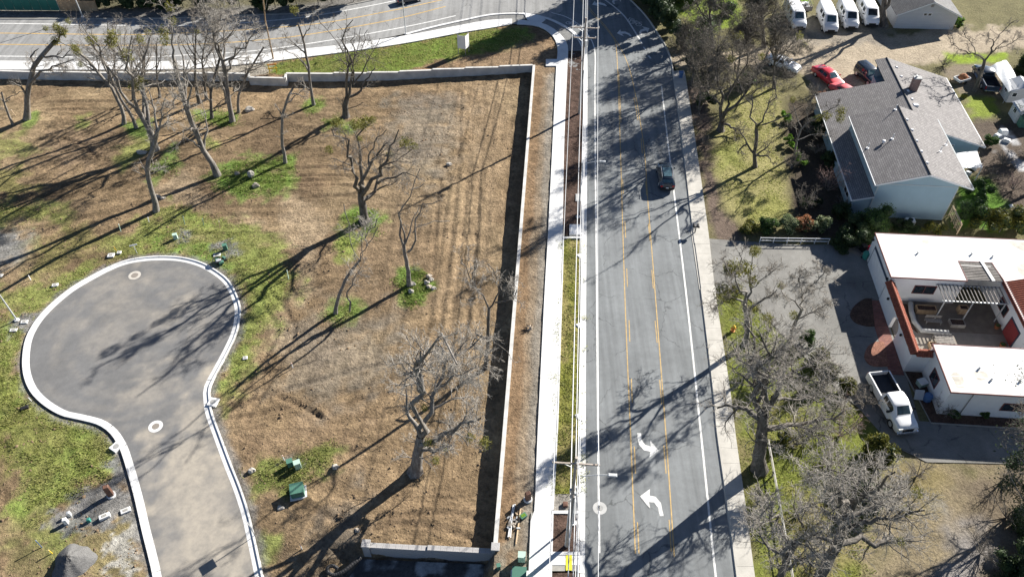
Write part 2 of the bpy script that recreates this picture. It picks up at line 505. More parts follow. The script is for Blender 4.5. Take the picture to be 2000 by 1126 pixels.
M = {}
M['earth'] = mat_ground('earth', 0.55, True)
M['soil'] = mat_ground('soil', 0.5)
M['yard'] = mat_ground('yard', 0.35, tone=(0.8, 1.15))
M['asphalt'] = mat_asphalt('asphalt', (0.205, 0.217, 0.222), True, 0.16, ang=ROAD_A)
M['asphalt_old'] = mat_asphalt('asphalt_old', (0.275, 0.275, 0.27), True, 0.12, ang=math.pi / 2)
M['asphalt_new'] = mat_asphalt('asphalt_new', (0.157, 0.158, 0.160), False, 0.16, dust=(0.385, 0.345, 0.285), cracks=False)
M['drive'] = mat_asphalt('drive', (0.22, 0.215, 0.2), False, 0.3)
M['concrete'] = mat_plain('concrete', (0.68, 0.68, 0.67), 0.85, 0.15, 0.7, 0.2, bmp=0.15, bscale=25, fine=0.06)
M['concrete_old'] = mat_plain('concrete_old', (0.34, 0.33, 0.30), 0.88, 0.25, 0.8, 0.2, bmp=0.2, bscale=25, fine=0.1)
M['concrete_tan'] = mat_plain('concrete_tan', (0.50, 0.48, 0.435), 0.88, 0.22, 0.8, 0.2, bmp=0.2, bscale=25, fine=0.1)
M['concrete_grey'] = mat_plain('concrete_grey', (0.46, 0.46, 0.45), 0.88, 0.18, 1.2, 0.2, bmp=0.2, bscale=20, fine=0.08)
M['wall_conc'] = mat_plain('wall_conc', (0.58, 0.57, 0.545), 0.85, 0.28, 0.9, 0.2, bmp=0.15, fine=0.05)
M['block'] = mat_plain('block', (0.40, 0.39, 0.385), 0.9, 0.2, 2.5, 0.15, bmp=0.5, bscale=14, fine=0.12)
M['white_line'] = mat_plain('white_line', (0.72, 0.72, 0.70), 0.7, 0.35, 2.2, 0.2, fine=0.22, bscale=12)
M['yellow_line'] = mat_plain('yellow_line', (0.56, 0.39, 0.17), 0.7, 0.4, 2.2, 0.2, fine=0.22, bscale=15)
M['gravel'] = mat_plain('gravel', (0.22, 0.22, 0.215), 0.95, 0.3, 1.0, 0.1, bmp=0.8, bscale=9, fine=0.3)
M['mulch'] = mat_plain('mulch', (0.10, 0.065, 0.05), 0.95, 0.4, 1.5, 0.1, bmp=1.0, bscale=7, fine=0.4)
M['black'] = mat_plain('black', (0.02, 0.02, 0.022), 0.6, 0.2, 3)
M['rubber'] = mat_plain('rubber', (0.025, 0.025, 0.027), 0.85, 0.2, 6)
M['glass'] = mat_glass('glass')
M['glass_blue'] = mat_glass('glass_blue', (0.05, 0.09, 0.11))
M['steel'] = mat_plain('steel', (0.62, 0.63, 0.64), 0.45, 0.15, 2, 0.5, 0.6)
M['galv'] = mat_plain('galv', (0.55, 0.57, 0.58), 0.5, 0.2, 3, 0.4, 0.3)
M['wire'] = mat_plain('wire', (0.62, 0.63, 0.64), 0.45, 0.1, 1, 0.5, 0.4)
M['pole_wood'] = mat_bark('pole_wood', (0.36, 0.30, 0.25), (0.50, 0.45, 0.40), 5)
M['wood'] = mat_bark('wood', (0.30, 0.21, 0.13), (0.42, 0.31, 0.2), 5)
M['wood_grey'] = mat_bark('wood_grey', (0.22, 0.205, 0.19), (0.33, 0.31, 0.29), 5)
M['wood_new'] = mat_bark('wood_new', (0.58, 0.42, 0.26), (0.68, 0.53, 0.36), 5)
M['white_paint'] = mat_plain('white_paint', (0.82, 0.83, 0.84), 0.35, 0.05, 1.2, 0.5, coat=0.3)
M['white_matt'] = mat_plain('white_matt', (0.8, 0.8, 0.79), 0.75, 0.1, 1.5)
M['red_paint'] = mat_plain('red_paint', (0.58, 0.035, 0.05), 0.3, 0.12, 2, 0.5, coat=0.6)
M['red_faded'] = mat_plain('red_faded', (0.62, 0.11, 0.13), 0.5, 0.25, 2, 0.4)
M['dark_paint'] = mat_plain('dark_paint', (0.014, 0.024, 0.042), 0.22, 0.1, 2, 0.5, coat=0.9)
M['navy_paint'] = mat_plain('navy_paint', (0.03, 0.05, 0.085), 0.3, 0.15, 2, 0.5, coat=0.7)
M['silver_paint'] = mat_plain('silver_paint', (0.55, 0.57, 0.58), 0.35, 0.1, 2, 0.5, 0.4)
M['chrome'] = mat_plain('chrome', (0.75, 0.76, 0.78), 0.15, 0.05, 3, 0.5, 0.9)
M['tail'] = mat_plain('tail', (0.45, 0.02, 0.02), 0.25, 0.1, 5, 0.5)
M['lamp_glass'] = mat_plain('lamp_glass', (0.75, 0.76, 0.74), 0.15, 0.05, 5, 0.6)
M['bed_liner'] = mat_plain('bed_liner', (0.035, 0.04, 0.05), 0.8, 0.3, 2)
M['stucco'] = mat_plain('stucco', (0.80, 0.80, 0.79), 0.9, 0.06, 1.2, 0.2, bmp=0.3, bscale=12, fine=0.04)
M['white_roof'] = mat_plain('white_roof', (0.80, 0.80, 0.78), 0.8, 0.14, 0.5, 0.2, bmp=0.1, bscale=6)
M['roof_stain_and_shade'] = mat_plain('roof_stain_and_shade', (0.55, 0.52, 0.46), 0.85, 0.35, 1.4)
M['fascia_brown'] = mat_plain('fascia_brown', (0.17, 0.06, 0.055), 0.7, 0.2, 2)
M['tile_red'] = mat_plain('tile_red', (0.32, 0.10, 0.06), 0.75, 0.35, 3.5, 0.25, fine=0.15, bscale=8)
M['siding'] = mat_plain('siding', (0.31, 0.43, 0.50), 0.8, 0.08, 0.8, 0.25, bmp=0.15, bscale=10, fine=0.05)
M['trim_white'] = mat_plain('trim_white', (0.78, 0.79, 0.80), 0.6, 0.06, 2)
M['trim_grey'] = mat_plain('trim_grey', (0.45, 0.50, 0.52), 0.65, 0.1, 2)
M['brick_path'] = mat_brick('brick_path', (0.22, 0.085, 0.07), (0.30, 0.13, 0.10), (0.16, 0.12, 0.11), 1.0, 0.42, 0.21, 0.02, 0.4, coord='Object')
M['chimney_brick'] = mat_brick('chimney_brick', (0.26, 0.13, 0.10), (0.34, 0.18, 0.14), (0.35, 0.33, 0.31), 1.0, 0.28, 0.1, 0.015, 0.4, coord='UV')
M['shingle'] = mat_brick('shingle', (0.205, 0.195, 0.195), (0.275, 0.262, 0.258), (0.12, 0.115, 0.115), 1.0, 0.5, 0.26, 0.028, 0.9, var=0.16)
M['shingle_dark'] = mat_brick('shingle_dark', (0.15, 0.15, 0.155), (0.2, 0.2, 0.2), (0.1, 0.1, 0.1), 1.0, 0.5, 0.24, 0.02, 0.6, var=0.2)
M['lap'] = mat_brick('lap', (0.60, 0.61, 0.62), (0.64, 0.65, 0.66), (0.36, 0.37, 0.39), 1.0, 60.0, 0.22, 0.02, 0.9, var=0.06)
M['block_wall'] = mat_brick('block_wall', (0.33, 0.33, 0.335), (0.41, 0.405, 0.40), (0.2, 0.2, 0.2), 1.0, 0.46, 0.2, 0.014, 0.9, var=0.2)
M['green_box'] = mat_plain('green_box', (0.085, 0.20, 0.15), 0.5, 0.12, 2)
M['green_pale'] = mat_plain('green_pale', (0.42, 0.56, 0.48), 0.6, 0.08, 3)
M['green_screen'] = mat_plain('green_screen', (0.035, 0.16, 0.125), 0.85, 0.25, 0.8)
M['brown_steel'] = mat_plain('brown_steel', (0.16, 0.085, 0.06), 0.6, 0.2, 3)
M['yellow'] = mat_plain('yellow', (0.75, 0.50, 0.05), 0.6, 0.15, 3)
M['yellow_pad'] = mat_plain('yellow_pad', (0.82, 0.74, 0.04), 0.7, 0.1, 3, bmp=0.5, bscale=40)
M['orange'] = mat_plain('orange', (0.72, 0.27, 0.08), 0.6, 0.2, 3)
M['rust'] = mat_plain('rust', (0.32, 0.13, 0.06), 0.9, 0.4, 3, fine=0.2)
M['tarp'] = mat_plain('tarp', (0.5, 0.53, 0.56), 0.55, 0.12, 2, 0.4, bmp=0.5, bscale=3)
M['blue'] = mat_plain('blue', (0.08, 0.17, 0.36), 0.5, 0.15, 3)
M['teal_bin'] = mat_plain('teal_bin', (0.05, 0.27, 0.22), 0.5, 0.1, 3)
M['red_bin'] = mat_plain('red_bin', (0.5, 0.03, 0.06), 0.5, 0.1, 3)
M['door_red'] = mat_plain('door_red', (0.28, 0.05, 0.05), 0.6, 0.3, 4)
M['rock'] = mat_plain('rock', (0.42, 0.37, 0.31), 0.95, 0.35, 2.5, 0.1, bmp=0.8, bscale=6, fine=0.15)
M['pipe_black'] = mat_plain('pipe_black', (0.03, 0.03, 0.032), 0.6, 0.2, 5)
M['plastic_sheet'] = mat_plain('plastic_sheet', (0.085, 0.10, 0.115), 0.45, 0.55, 0.7, 0.4, bmp=0.4, bscale=2.5, fine=0.3)
M['bark'] = mat_bark('bark', (0.135, 0.12, 0.105), (0.30, 0.28, 0.255), 5)
M['bark_dark'] = mat_bark('bark_dark', (0.075, 0.066, 0.058), (0.19, 0.175, 0.155), 5)
M['twig'] = mat_plain('twig', (0.27, 0.24, 0.205), 0.85, 0.3, 0.9, 0.15)
M['twig_pale'] = mat_plain('twig_pale', (0.375, 0.345, 0.305), 0.85, 0.25, 0.9, 0.15)
M['twig_dark'] = mat_plain('twig_dark', (0.165, 0.148, 0.125), 0.85, 0.3, 0.9, 0.15)
M['twig_red'] = mat_plain('twig_red', (0.30, 0.21, 0.19), 0.85, 0.3, 0.9, 0.15)
M['mistletoe'] = mat_leaf('mistletoe', (0.14, 0.15, 0.03), (0.24, 0.22, 0.05))
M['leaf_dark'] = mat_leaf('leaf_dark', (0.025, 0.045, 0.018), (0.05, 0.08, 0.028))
M['leaf_grey'] = mat_leaf('leaf_grey', (0.10, 0.11, 0.075), (0.17, 0.18, 0.13))
M['leaf'] = mat_leaf('leaf', (0.05, 0.10, 0.025), (0.10, 0.17, 0.04))
M['leaf_lime'] = mat_leaf('leaf_lime', (0.10, 0.22, 0.02), (0.18, 0.32, 0.035))
M['leaf_pale'] = mat_leaf('leaf_pale', (0.14, 0.20, 0.08), (0.32, 0.34, 0.2))
M['leaf_olive'] = mat_leaf('leaf_olive', (0.09, 0.10, 0.018), (0.18, 0.17, 0.03))
M['leaf_rust'] = mat_leaf('leaf_rust', (0.32, 0.13, 0.06), (0.42, 0.22, 0.12))
M['grass_blade'] = mat_leaf('grass_blade', (0.25, 0.29, 0.08), (0.40, 0.39, 0.16), 0.7, 0.5)
M['grass_bright'] = mat_leaf('grass_bright', (0.17, 0.255, 0.055), (0.34, 0.39, 0.13), 0.7, 0.5)
# ------------------------------------------------------------------ the lot and its surroundings
WALL_A, WALL_B = G(1043, 127, 0.15), G(967.5, 1064, 0.15)          # the long retaining wall beside the sidewalk
NW_BASE = [(-120, 154), (0, 155), (110, 156.5), (222, 157.5), (330, 158), (405, 158.5), (489, 159), (490, 166.5), (560, 168), (562, 160), (655, 159), (720, 158), (782, 156), (846, 152), (910, 149), (976, 146), (1040, 142)]
NW = GL(NW_BASE, LOT)
KERB_OUT = [(302, 1180), (299, 1126), (277, 1034), (261, 964), (240, 891), (229, 866), (214, 845), (190, 829), (150, 819), (118, 811), (82, 789), (57, 761), (45, 724), (46, 684), (54, 654), (72, 624), (100, 594), (137, 564), (170, 544), (212, 522), (250, 508), (300, 501), (350, 502), (390, 511), (420, 526), (447, 547), (463, 575), (471, 605), (465, 646), (450, 681), (430, 719), (412, 754), (411, 776), (415, 804), (430, 845), (450, 899), (470, 949), (485, 994), (496, 1039), (515, 1126), (527, 1180)]
BULB = spline(GL(KERB_OUT, LOT), 4)
BULB2 = [(p.x, p.y) for p in BULB]
PIT = [(p.x, p.y) for p in GL([(712, 1072), (972, 1088)], LOT - 1.5)] + [(WALL_B.x + 1.0, 20), (-40, 20)] + [(G(640, 1126, LOT).x, G(640, 1126, LOT).y)]
PITC = [G(716, 1066, LOT), G(968, 1080, LOT)]                       # line of the low block wall

def wall_coords(x, y):
    d = (WALL_A - WALL_B); L = math.hypot(d.x, d.y); ux, uy = d.x / L, d.y / L
    s = (x - WALL_B.x) * ux + (y - WALL_B.y) * uy; t = -(x - WALL_B.x) * uy + (y - WALL_B.y) * ux
    return s, t                                                        # along, and to the left of the wall

def flow_coords(x, y):
    s, t = wall_coords(x, y)
    edge = 8.5 + 3.0 * np.sin(y * 0.07) + (fbm(x * 0.15, y * 0.15, 5) - 0.5) * 4
    A = (t < edge) & (y > 38)
    a = np.where(y > 76, 0.02, np.where(y > 46, 0.24, -0.35)) + (fbm(x * 0.03, y * 0.03, 9) - 0.5) * 0.35
    al = x * np.cos(a) + y * np.sin(a); ac = -x * np.sin(a) + y * np.cos(a)
    return np.where(A, s, al), np.where(A, t + 400, ac), A

def lot_track(x, y):
    al, ac, A = flow_coords(x, y)
    return np.stack([al * 0.22, ac * 0.95, x * 0], 1)

RUTS = [spline(GL(q, LOT), 3) for q in ([(545, 775), (600, 800), (630, 818)], [(570, 780), (625, 812)], [(430, 800), (560, 760), (700, 720), (800, 700)], [(440, 820), (580, 790), (720, 750), (810, 730)], [(860, 350), (850, 450), (845, 560)], [(900, 180), (895, 320), (880, 470), (860, 620), (840, 700)], [(925, 180), (915, 330), (900, 480), (880, 640)], [(945, 200), (935, 400), (915, 600), (890, 760)], [(965, 200), (955, 400), (935, 620)], [(20, 290), (100, 270), (160, 282), (190, 310)], [(560, 330), (640, 325), (700, 330)], [(560, 345), (650, 342), (720, 350)], [(570, 365), (660, 360), (690, 365)], [(600, 385), (690, 380)], [(700, 1040), (800, 1020), (920, 1050)], [(760, 1010), (860, 1000), (930, 1010)], [(640, 800), (700, 780), (790, 760)], [(90, 200), (200, 198), (350, 205)], [(80, 215), (210, 214), (240, 216)], [(480, 560), (540, 640), (500, 720), (450, 800)], [(520, 560), (575, 640), (540, 720), (480, 820)], [(560, 960), (640, 1010), (700, 1030)])]
def rut_depth(x, y):
    z = np.zeros_like(x); c = np.zeros_like(x)
    for q in RUTS:
        d = line_dist(x, y, q); k = vnoise(x * .5, y * .5, 7) * .7 + .5
        z += k * (-.15 * np.exp(-(d / .26) ** 2) + .08 * np.exp(-((d - .55) / .22) ** 2)); c += k * np.exp(-(d / .35) ** 2)
    return z, np.clip(c, 0, 1)
def lot_z(x, y):
    al, ac, A = flow_coords(x, y)
    z = LOT + np.where(A, .09, .16) * (fbm(al * 0.10, ac * 0.85, 21, 3) - 0.5) + 0.13 * (fbm(x * 0.9, y * 0.9, 31, 3) - 0.5) + 0.30 * (fbm(x * 0.06, y * 0.06, 41, 2) - 0.5)
    z = z + 0.10 * (fbm(al * 0.5, ac * 2.0, 51, 2) - 0.5)
    z = z + rut_depth(x, y)[0] * np.where(A, .45, 1.0) + np.where(A, .04, np.where(y > 70, .20, .06)) * (fbm(al * .06, ac * 1.15, 63, 2) - .5)
    s, t = wall_coords(x, y)
    d, _, _ = sdist(x, y, BULB2)
    k = sstep(0.0, 2.2, d); z = z * k + (LOT - 0.02) * (1 - k); z = np.where(d < -0.1, LOT - 0.25, z)
    dx, dy = PITC[1].x - PITC[0].x, PITC[1].y - PITC[0].y; L = math.hypot(dx, dy); ux, uy = dx / L, dy / L
    below = -((x - PITC[0].x) * -uy + (y - PITC[0].y) * ux); along = (x - PITC[0].x) * ux + (y - PITC[0].y) * uy
    w = sstep(-0.05, 0.1, below) * sstep(-4.5 - below * 0.25, -0.2 - below * 0.5, along)
    z = z - 1.55 * w
    rise = sstep(1.2, -0.1, t) * sstep(0.3, 0.6, below); z = z * (1 - rise) + (-0.05) * rise
    return z

def lot_col(x, y):
    base = np.array((0.262, 0.188, 0.112))
    al, ac, A = flow_coords(x, y)
    col = np.tile(base, (len(x), 1))
    k = fbm(al * 0.07, ac * 0.55, 61, 4)
    col *= (0.62 + 0.76 * k)[:, None]
    st = vnoise(al * 0.035, ac * np.where(A, 1.25, 0.8), 67); col *= (0.78 + 0.44 * st)[:, None]
    k2 = sstep(0.5, 0.72, fbm(x * 0.11, y * 0.11, 71)); col += (np.array((0.37, 0.28, 0.17)) - col) * (0.6 * k2)[:, None]
    k3 = sstep(0.55, 0.75, fbm(x * 0.14 + 30, y * 0.14, 81)); col += (np.array((0.165, 0.112, 0.072)) - col) * (0.55 * k3)[:, None]
    P = lambda pts, c, **k: paint(x, y, col, [(p.x, p.y) for p in GL(pts, LOT)], c, **k)
    grey = (0.27, 0.265, 0.235); g1 = (0.235, 0.275, 0.075); g2 = (0.175, 0.265, 0.06); dry = (0.22, 0.205, 0.075); pale = (0.37, 0.285, 0.19)
    # bare, driven ground
    P([(90, 250), (200, 235), (330, 300), (480, 285), (560, 195), (700, 168), (760, 185), (640, 300), (610, 420), (560, 420), (540, 390), (380, 390), (280, 340), (180, 335)], (0.17, 0.122, 0.075), amt=0.6, soft=3, rag=3)
    P([(700, 360), (880, 330), (860, 560), (760, 640), (640, 620), (640, 480)], (0.20, 0.145, 0.095), amt=0.45, soft=3, rag=3)
    P([(60, 270), (180, 255), (220, 300), (130, 330), (60, 300)], (0.36, 0.26, 0.17), amt=0.5, soft=2, rag=2.5)
    P([(430, 850), (640, 800), (800, 790), (700, 860), (500, 890)], (0.30, 0.21, 0.13), amt=0.5, soft=2, rag=2.5)
    P([(620, 960), (930, 930), (925, 1050), (720, 1050)], (0.29, 0.205, 0.125), amt=0.45, soft=2, rag=2.5)
    rc = rut_depth(x, y)[1] * .45; col += (np.array((0.12, 0.085, 0.058)) - col) * rc[:, None]
    P([(780, 200), (905, 185), (900, 280), (850, 350), (780, 330), (760, 260)], grey, amt=0.42, soft=3.5, rag=3)
    P([(560, 640), (760, 610), (800, 740), (640, 790), (560, 740)], grey, amt=0.36, soft=3.5, rag=3)
    P([(560, 390), (640, 420), (600, 560), (540, 640), (500, 700), (470, 720), (560, 560)], pale, amt=0.8, soft=2.0, rag=2)
    P([(905, 150), (1000, 150), (990, 300), (940, 620), (880, 760), (850, 640), (900, 300)], (0.36, 0.265, 0.165), amt=0.55, soft=2, rag=2)
    P([(300, 360), (380, 330), (420, 420), (520, 430), (500, 470), (330, 400)], pale, amt=0.7, soft=1.5, rag=1.5)
    P([(0, 445), (55, 460), (60, 500), (0, 530), (-60, 520), (-60, 450)], (0.25, 0.25, 0.24), amt=0.9, soft=1.2, rag=1.5)
    P([(560, 1090), (640, 1000), (705, 960), (700, 1060), (660, 1126), (560, 1126)], (0.2, 0.18, 0.15), amt=0.6, soft=2, rag=2)
    # grass
    P([(-80, 600), (0, 612), (56, 640), (45, 684), (40, 724), (55, 765), (85, 795), (130, 818), (200, 842), (232, 872), (240, 905), (205, 938), (160, 950), (110, 1000), (60, 1035), (35, 1010), (28, 900), (0, 840), (-80, 800)], g1, soft=0.8, rag=1.3)
    P([(-80, 700), (10, 720), (25, 900), (-80, 940)], (0.19, 0.2, 0.055), soft=2, rag=2, amt=0.7)
    P([(40, 780), (120, 820), (160, 870), (60, 930), (20, 860)], dry, soft=2, rag=2, amt=0.6)
    P([(0, 1126), (20, 1030), (60, 1040), (75, 1000), (130, 1010), (280, 1010), (285, 1126)], (0.24, 0.205, 0.10), soft=1, rag=1.4, amt=0.85)
    P([(30, 1060), (120, 1020), (170, 1010), (100, 1080)], g1, soft=1, rag=1, amt=0.7)
    P([(-60, 540), (40, 560), (120, 540), (205, 500), (210, 470), (300, 420), (350, 395), (420, 420), (500, 450), (570, 490), (585, 540), (560, 590), (520, 640), (480, 720), (440, 780), (418, 800), (412, 760), (440, 700), (470, 630), (465, 580), (420, 520), (350, 498), (280, 500), (200, 520), (130, 560), (60, 620), (-60, 600)], g1, soft=1.2, rag=1.6, amt=0.85)
    P([(290, 470), (360, 455), (440, 480), (455, 530), (410, 515), (340, 495), (290, 495)], g2, soft=0.8, rag=1.0, amt=0.8)
    P([(330, 395), (400, 410), (400, 440), (330, 440), (310, 420)], g1, soft=0.8, rag=1, amt=0.7)
    P([(-60, 385), (30, 400), (70, 385), (140, 410), (120, 440), (50, 430), (0, 450), (-60, 450)], g1, soft=1.2, rag=1.5, amt=0.7)
    P([(-60, 320), (30, 330), (60, 370), (-60, 380)], dry, soft=1.5, rag=2, amt=0.8)
    P([(60, 480), (160, 440), (200, 470), (120, 530), (50, 550)], dry, soft=2, rag=2, amt=0.75)
    P([(-60, 270), (40, 262), (90, 290), (30, 310), (-60, 305)], g1, soft=1.2, rag=1.5, amt=0.6)
    P([(398, 345), (440, 320), (500, 306), (565, 308), (580, 345), (545, 378), (470, 384), (412, 368)], g2, soft=1.1, rag=1.5, amt=0.9)
    P([(300, 320), (330, 300), (345, 280), (350, 320), (300, 360)], g2, soft=0.7, rag=0.9, amt=0.8)
    P([(225, 290), (290, 265), (300, 290), (240, 330)], g1, soft=1, rag=1, amt=0.7)
    P([(385, 215), (450, 220), (460, 240), (420, 250), (380, 235)], g2, soft=0.7, rag=1, amt=0.85)
    P([(240, 235), (290, 235), (300, 260), (250, 265)], g2, soft=0.7, rag=1, amt=0.7)
    P([(400, 270), (440, 272), (435, 290), (400, 288)], g1, soft=0.7, rag=1, amt=0.8)
    P([(150, 230), (175, 225), (172, 245), (152, 248)], g1, soft=0.6, rag=0.8, amt=0.8)
    P([(480, 925), (520, 905), (600, 880), (640, 870), (640, 900), (600, 930), (560, 960), (500, 960)], (0.15, 0.19, 0.045), soft=1, rag=1.4, amt=0.85)
    P([(470, 640), (520, 660), (470, 770), (425, 800), (430, 750)], g1, soft=1, rag=1, amt=0.55)
    P([(505, 1060), (545, 1050), (540, 1100), (510, 1110)], g1, soft=0.6, rag=1, amt=0.8)
    for a, b, r in ((708, 425, 2.2), (690, 432, 1.8), (720, 445, 1.8)): paint(x, y, col, circ(a, b, r, LOT), g2, 0.8, 1.0, .9)
    for a, b, r in ((672, 478, 1.6), (680, 460, 1.4), (672, 500, 1.2)): paint(x, y, col, circ(a, b, r, LOT), g1, 0.5, 0.7, 0.9)
    for a, b, r in ((800, 545, 1.7), (815, 560, 1.9), (806, 575, 1.5)): paint(x, y, col, circ(a, b, r, LOT), g2, 0.6, 0.8, .95)
    for a, b, r in ((665, 612, 1.5), (690, 600, 1.2)): paint(x, y, col, circ(a, b, r, LOT), g2, 0.8, 1.0, 0.8)
    for a, b, r in ((612, 208, 1.7), (60, 235, 1.4), (652, 240, 1.6), (680, 252, 1.3)): paint(x, y, col, circ(a, b, r, LOT), g2, 0.8, 1.0, 0.8)
    gw = np.clip((col[:, 1] - col[:, 0]) * 12, 0, 1); k = sstep(.5, .68, fbm(x * .45, y * .45, 301)) * .75 * gw; col += (np.array((0.27, 0.20, 0.115)) - col) * k[:, None]
    k = sstep(.52, .66, fbm(x * .4 + 9, y * .4, 311)) * .6 * gw; col += (np.array((0.15, 0.265, 0.05)) - col) * k[:, None]
    # gravel pads by the utility boxes, bleached patch beside the kerb
    for pts in ([(110, 1000), (160, 960), (215, 940), (258, 960), (265, 1000), (200, 1035), (130, 1040), (95, 1030)], [(412, 480), (450, 470), (465, 495), (435, 510)], [(345, 455), (368, 450), (368, 465), (350, 470)], [(560, 895), (600, 885), (605, 905), (575, 915)], [(225, 870), (245, 885), (250, 930), (215, 925), (205, 900)], [(10, 620), (70, 615), (60, 650), (20, 650)]):
        P(pts, (0.235, 0.235, 0.23), soft=0.5, rag=0.8, amt=0.9, sc=1.2)
    P([(222, 1040), (262, 1030), (280, 1060), (290, 1126), (215, 1126), (228, 1080)], (0.46, 0.45, 0.42), soft=0.4, rag=1.6, amt=0.75, sc=1.6)
    P([(712, 1075), (972, 1090), (940, 1126), (900, 1180), (640, 1180), (655, 1120)], (0.16, 0.15, 0.14), soft=0.8, rag=0.8)
    # gravel collar along the kerb of the turning circle
    d, _, _ = sdist(x, y, BULB2); w = (1 - sstep(0.2, 1.0, d + (fbm(x, y, 91) - 0.5) * 1.2)) * 0.8
    col += (np.array((0.25, 0.245, 0.235)) - col) * w[:, None]
    return col

lot_poly = [(-140, NW[0].y)] + [(p.x, p.y + 0.15) for p in NW] + [(WALL_A.x, WALL_A.y), (WALL_B.x, WALL_B.y), (WALL_B.x - 0.8, 20), (-140, 20)]
bulb_in = [(p.x, p.y) for p in offset_line(BULB, -1.2)]
dirt_lot = grid_sheet('dirt_lot', lot_poly, 0.31, lot_z, lot_col, M['earth'], holes=[bulb_in], extra={'track': lot_track})

# turning circle
def bulb_dust(x, y):
    c = np.zeros((len(x), 3))
    P = lambda pts, a, **k: paint(x, y, c, [(p.x, p.y) for p in GL(pts, LOT)], (1, 1, 1), amt=a, **k)
    c += 0.10 * fbm(x * 0.2, y * 0.2, 4)[:, None]
    P([(330, 880), (420, 850), (500, 1060), (510, 1180), (330, 1180), (300, 1000)], 0.95, soft=4, rag=3)
    P([(360, 780), (410, 720), (420, 840), (300, 980), (290, 930)], 0.75, soft=3, rag=3)
    P([(260, 760), (330, 740), (330, 800), (270, 800)], 0.45, soft=2.5, rag=3)
    P([(150, 600), (230, 560), (330, 600), (200, 680)], 0.35, soft=4, rag=4)
    P([(350, 560), (440, 600), (410, 680), (330, 660)], 0.25, soft=4, rag=4)
    q = G(262, 660, LOT); r = np.hypot(x - q.x, y - q.y); th = np.arctan2(y - q.y, x - q.x); c += (.14 * sstep(.55, .75, vnoise(r * 1.6, th * 2.2 + 9, 5)) * sstep(2, 5, r) * sstep(16, 12, r))[:, None]; c += (.16 * sstep(.66, .8, fbm(x * .9, y * .9, 8)))[:, None]
    return np.clip(c, 0, 1)
cds = grid_sheet('cul_de_sac', [(p.x, p.y) for p in offset_line(BULB, -0.62)], 0.4, lambda x, y: LOT + 0.03 + 0 * x, bulb_dust, M['asphalt_new'])
def kerb_run(line, prof, mat, z, seg=3.0):
    """kerb cast in lengths with open joints between them"""
    s = [0.0]
    for i in range(1, len(line)): s.append(s[-1] + (Vector(line[i]) - Vector(line[i - 1])).length)
    def at(t):
        i = 1
        while i < len(s) - 1 and s[i] < t: i += 1
        return Vector(line[i - 1]).lerp(Vector(line[i]), (t - s[i - 1]) / max(1e-6, s[i] - s[i - 1]))
    root = struct(ribbon('kerb', line, [(o, h - .03) for o, h in prof], M['concrete_old'], z=z)); n = max(1, int(s[-1] / seg))
    for i in range(n):
        a, b = s[-1] * i / n + .018, s[-1] * (i + 1) / n - .018
        ribbon('kerb_length', [at(a + (b - a) * k / 4) for k in range(5)], [(o, h + random.uniform(-.003, .003)) for o, h in prof], mat, root, z=z)
    return root
kerb_run(BULB, [(0.0, -0.15), (0.0, 0.15), (-0.18, 0.15), (-0.26, 0.045), (-0.72, 0.036), (-0.74, -0.02)], M['concrete'], LOT)

# ------------------------------------------------------------------ the street
ROAD_L = [(1140.5, 1500), (1142, 1126), (1144, 846), (1145, 564), (1147, 282), (1147.5, 120), (1144, 95), (1135, 76), (1120, 60), (1095, 45), (1065, 33), (1020, 25), (960, 27), (900, 39), (850, 50), (800, 63), (793, 66)]
ROAD_R = [(1484, 1500), (1435, 1126), (1420, 1006), (1397, 844), (1390, 764), (1366, 564), (1350, 444), (1331, 282), (1311, 132), (1300, 95), (1285, 70), (1262, 35), (1238, 9), (1222, -6), (1180, -45)]
RL, RR = spline(GL(ROAD_L), 4), spline(GL(ROAD_R), 4)
top_r = G(1020, -60)
main_road = struct(poly_sheet('main_road', [p for p in RL[:45]] + [Vector((RL[44].x, top_r.y, 0)), Vector((RR[-1].x, RR[-1].y, 0))] + RR[::-1], 0.0, M['asphalt']))
SS_LOW = [(-260, 118), (0, 119), (250, 120), (375, 118), (450, 112), (500, 105), (675, 87), (793, 66), (850, 50), (900, 39), (960, 27), (1020, 24), (1075, 36)]
SS_UP = [(-260, 38), (0, 38), (170, 38), (350, 36), (500, 30), (590, 26), (690, 9), (760, -6), (860, -34), (960, -60)]
side_street = struct(poly_sheet('side_street', spline(GL(SS_LOW), 4) + [G(1100, 20), G(1090, -60)] + spline(GL(SS_UP), 4)[::-1], 0.004, M['asphalt_old']))

def kerb(name, line, z=0.0, flip=1, lab=None, mat='concrete', w=0.6, h=0.13):
    return kerb_run(line, [(0, -0.02), (0.0, 0.012), ((w - 0.2) * flip, 0.012), ((w - 0.17) * flip, h), (w * flip, h), (w * flip, -0.1)] if flip > 0 else [(w * flip, -0.1), (w * flip, h), ((w - 0.17) * flip, h), ((w - 0.2) * flip, 0.012), (0.0, 0.012), (0, -0.02)], M[mat], z)
kerb('kerb', RL, w=0.7)
kerb('kerb', RR[:21], flip=-1, mat='concrete_tan', w=0.3)
kerb('kerb', RR[23:], flip=-1, mat='concrete_tan', w=0.3)

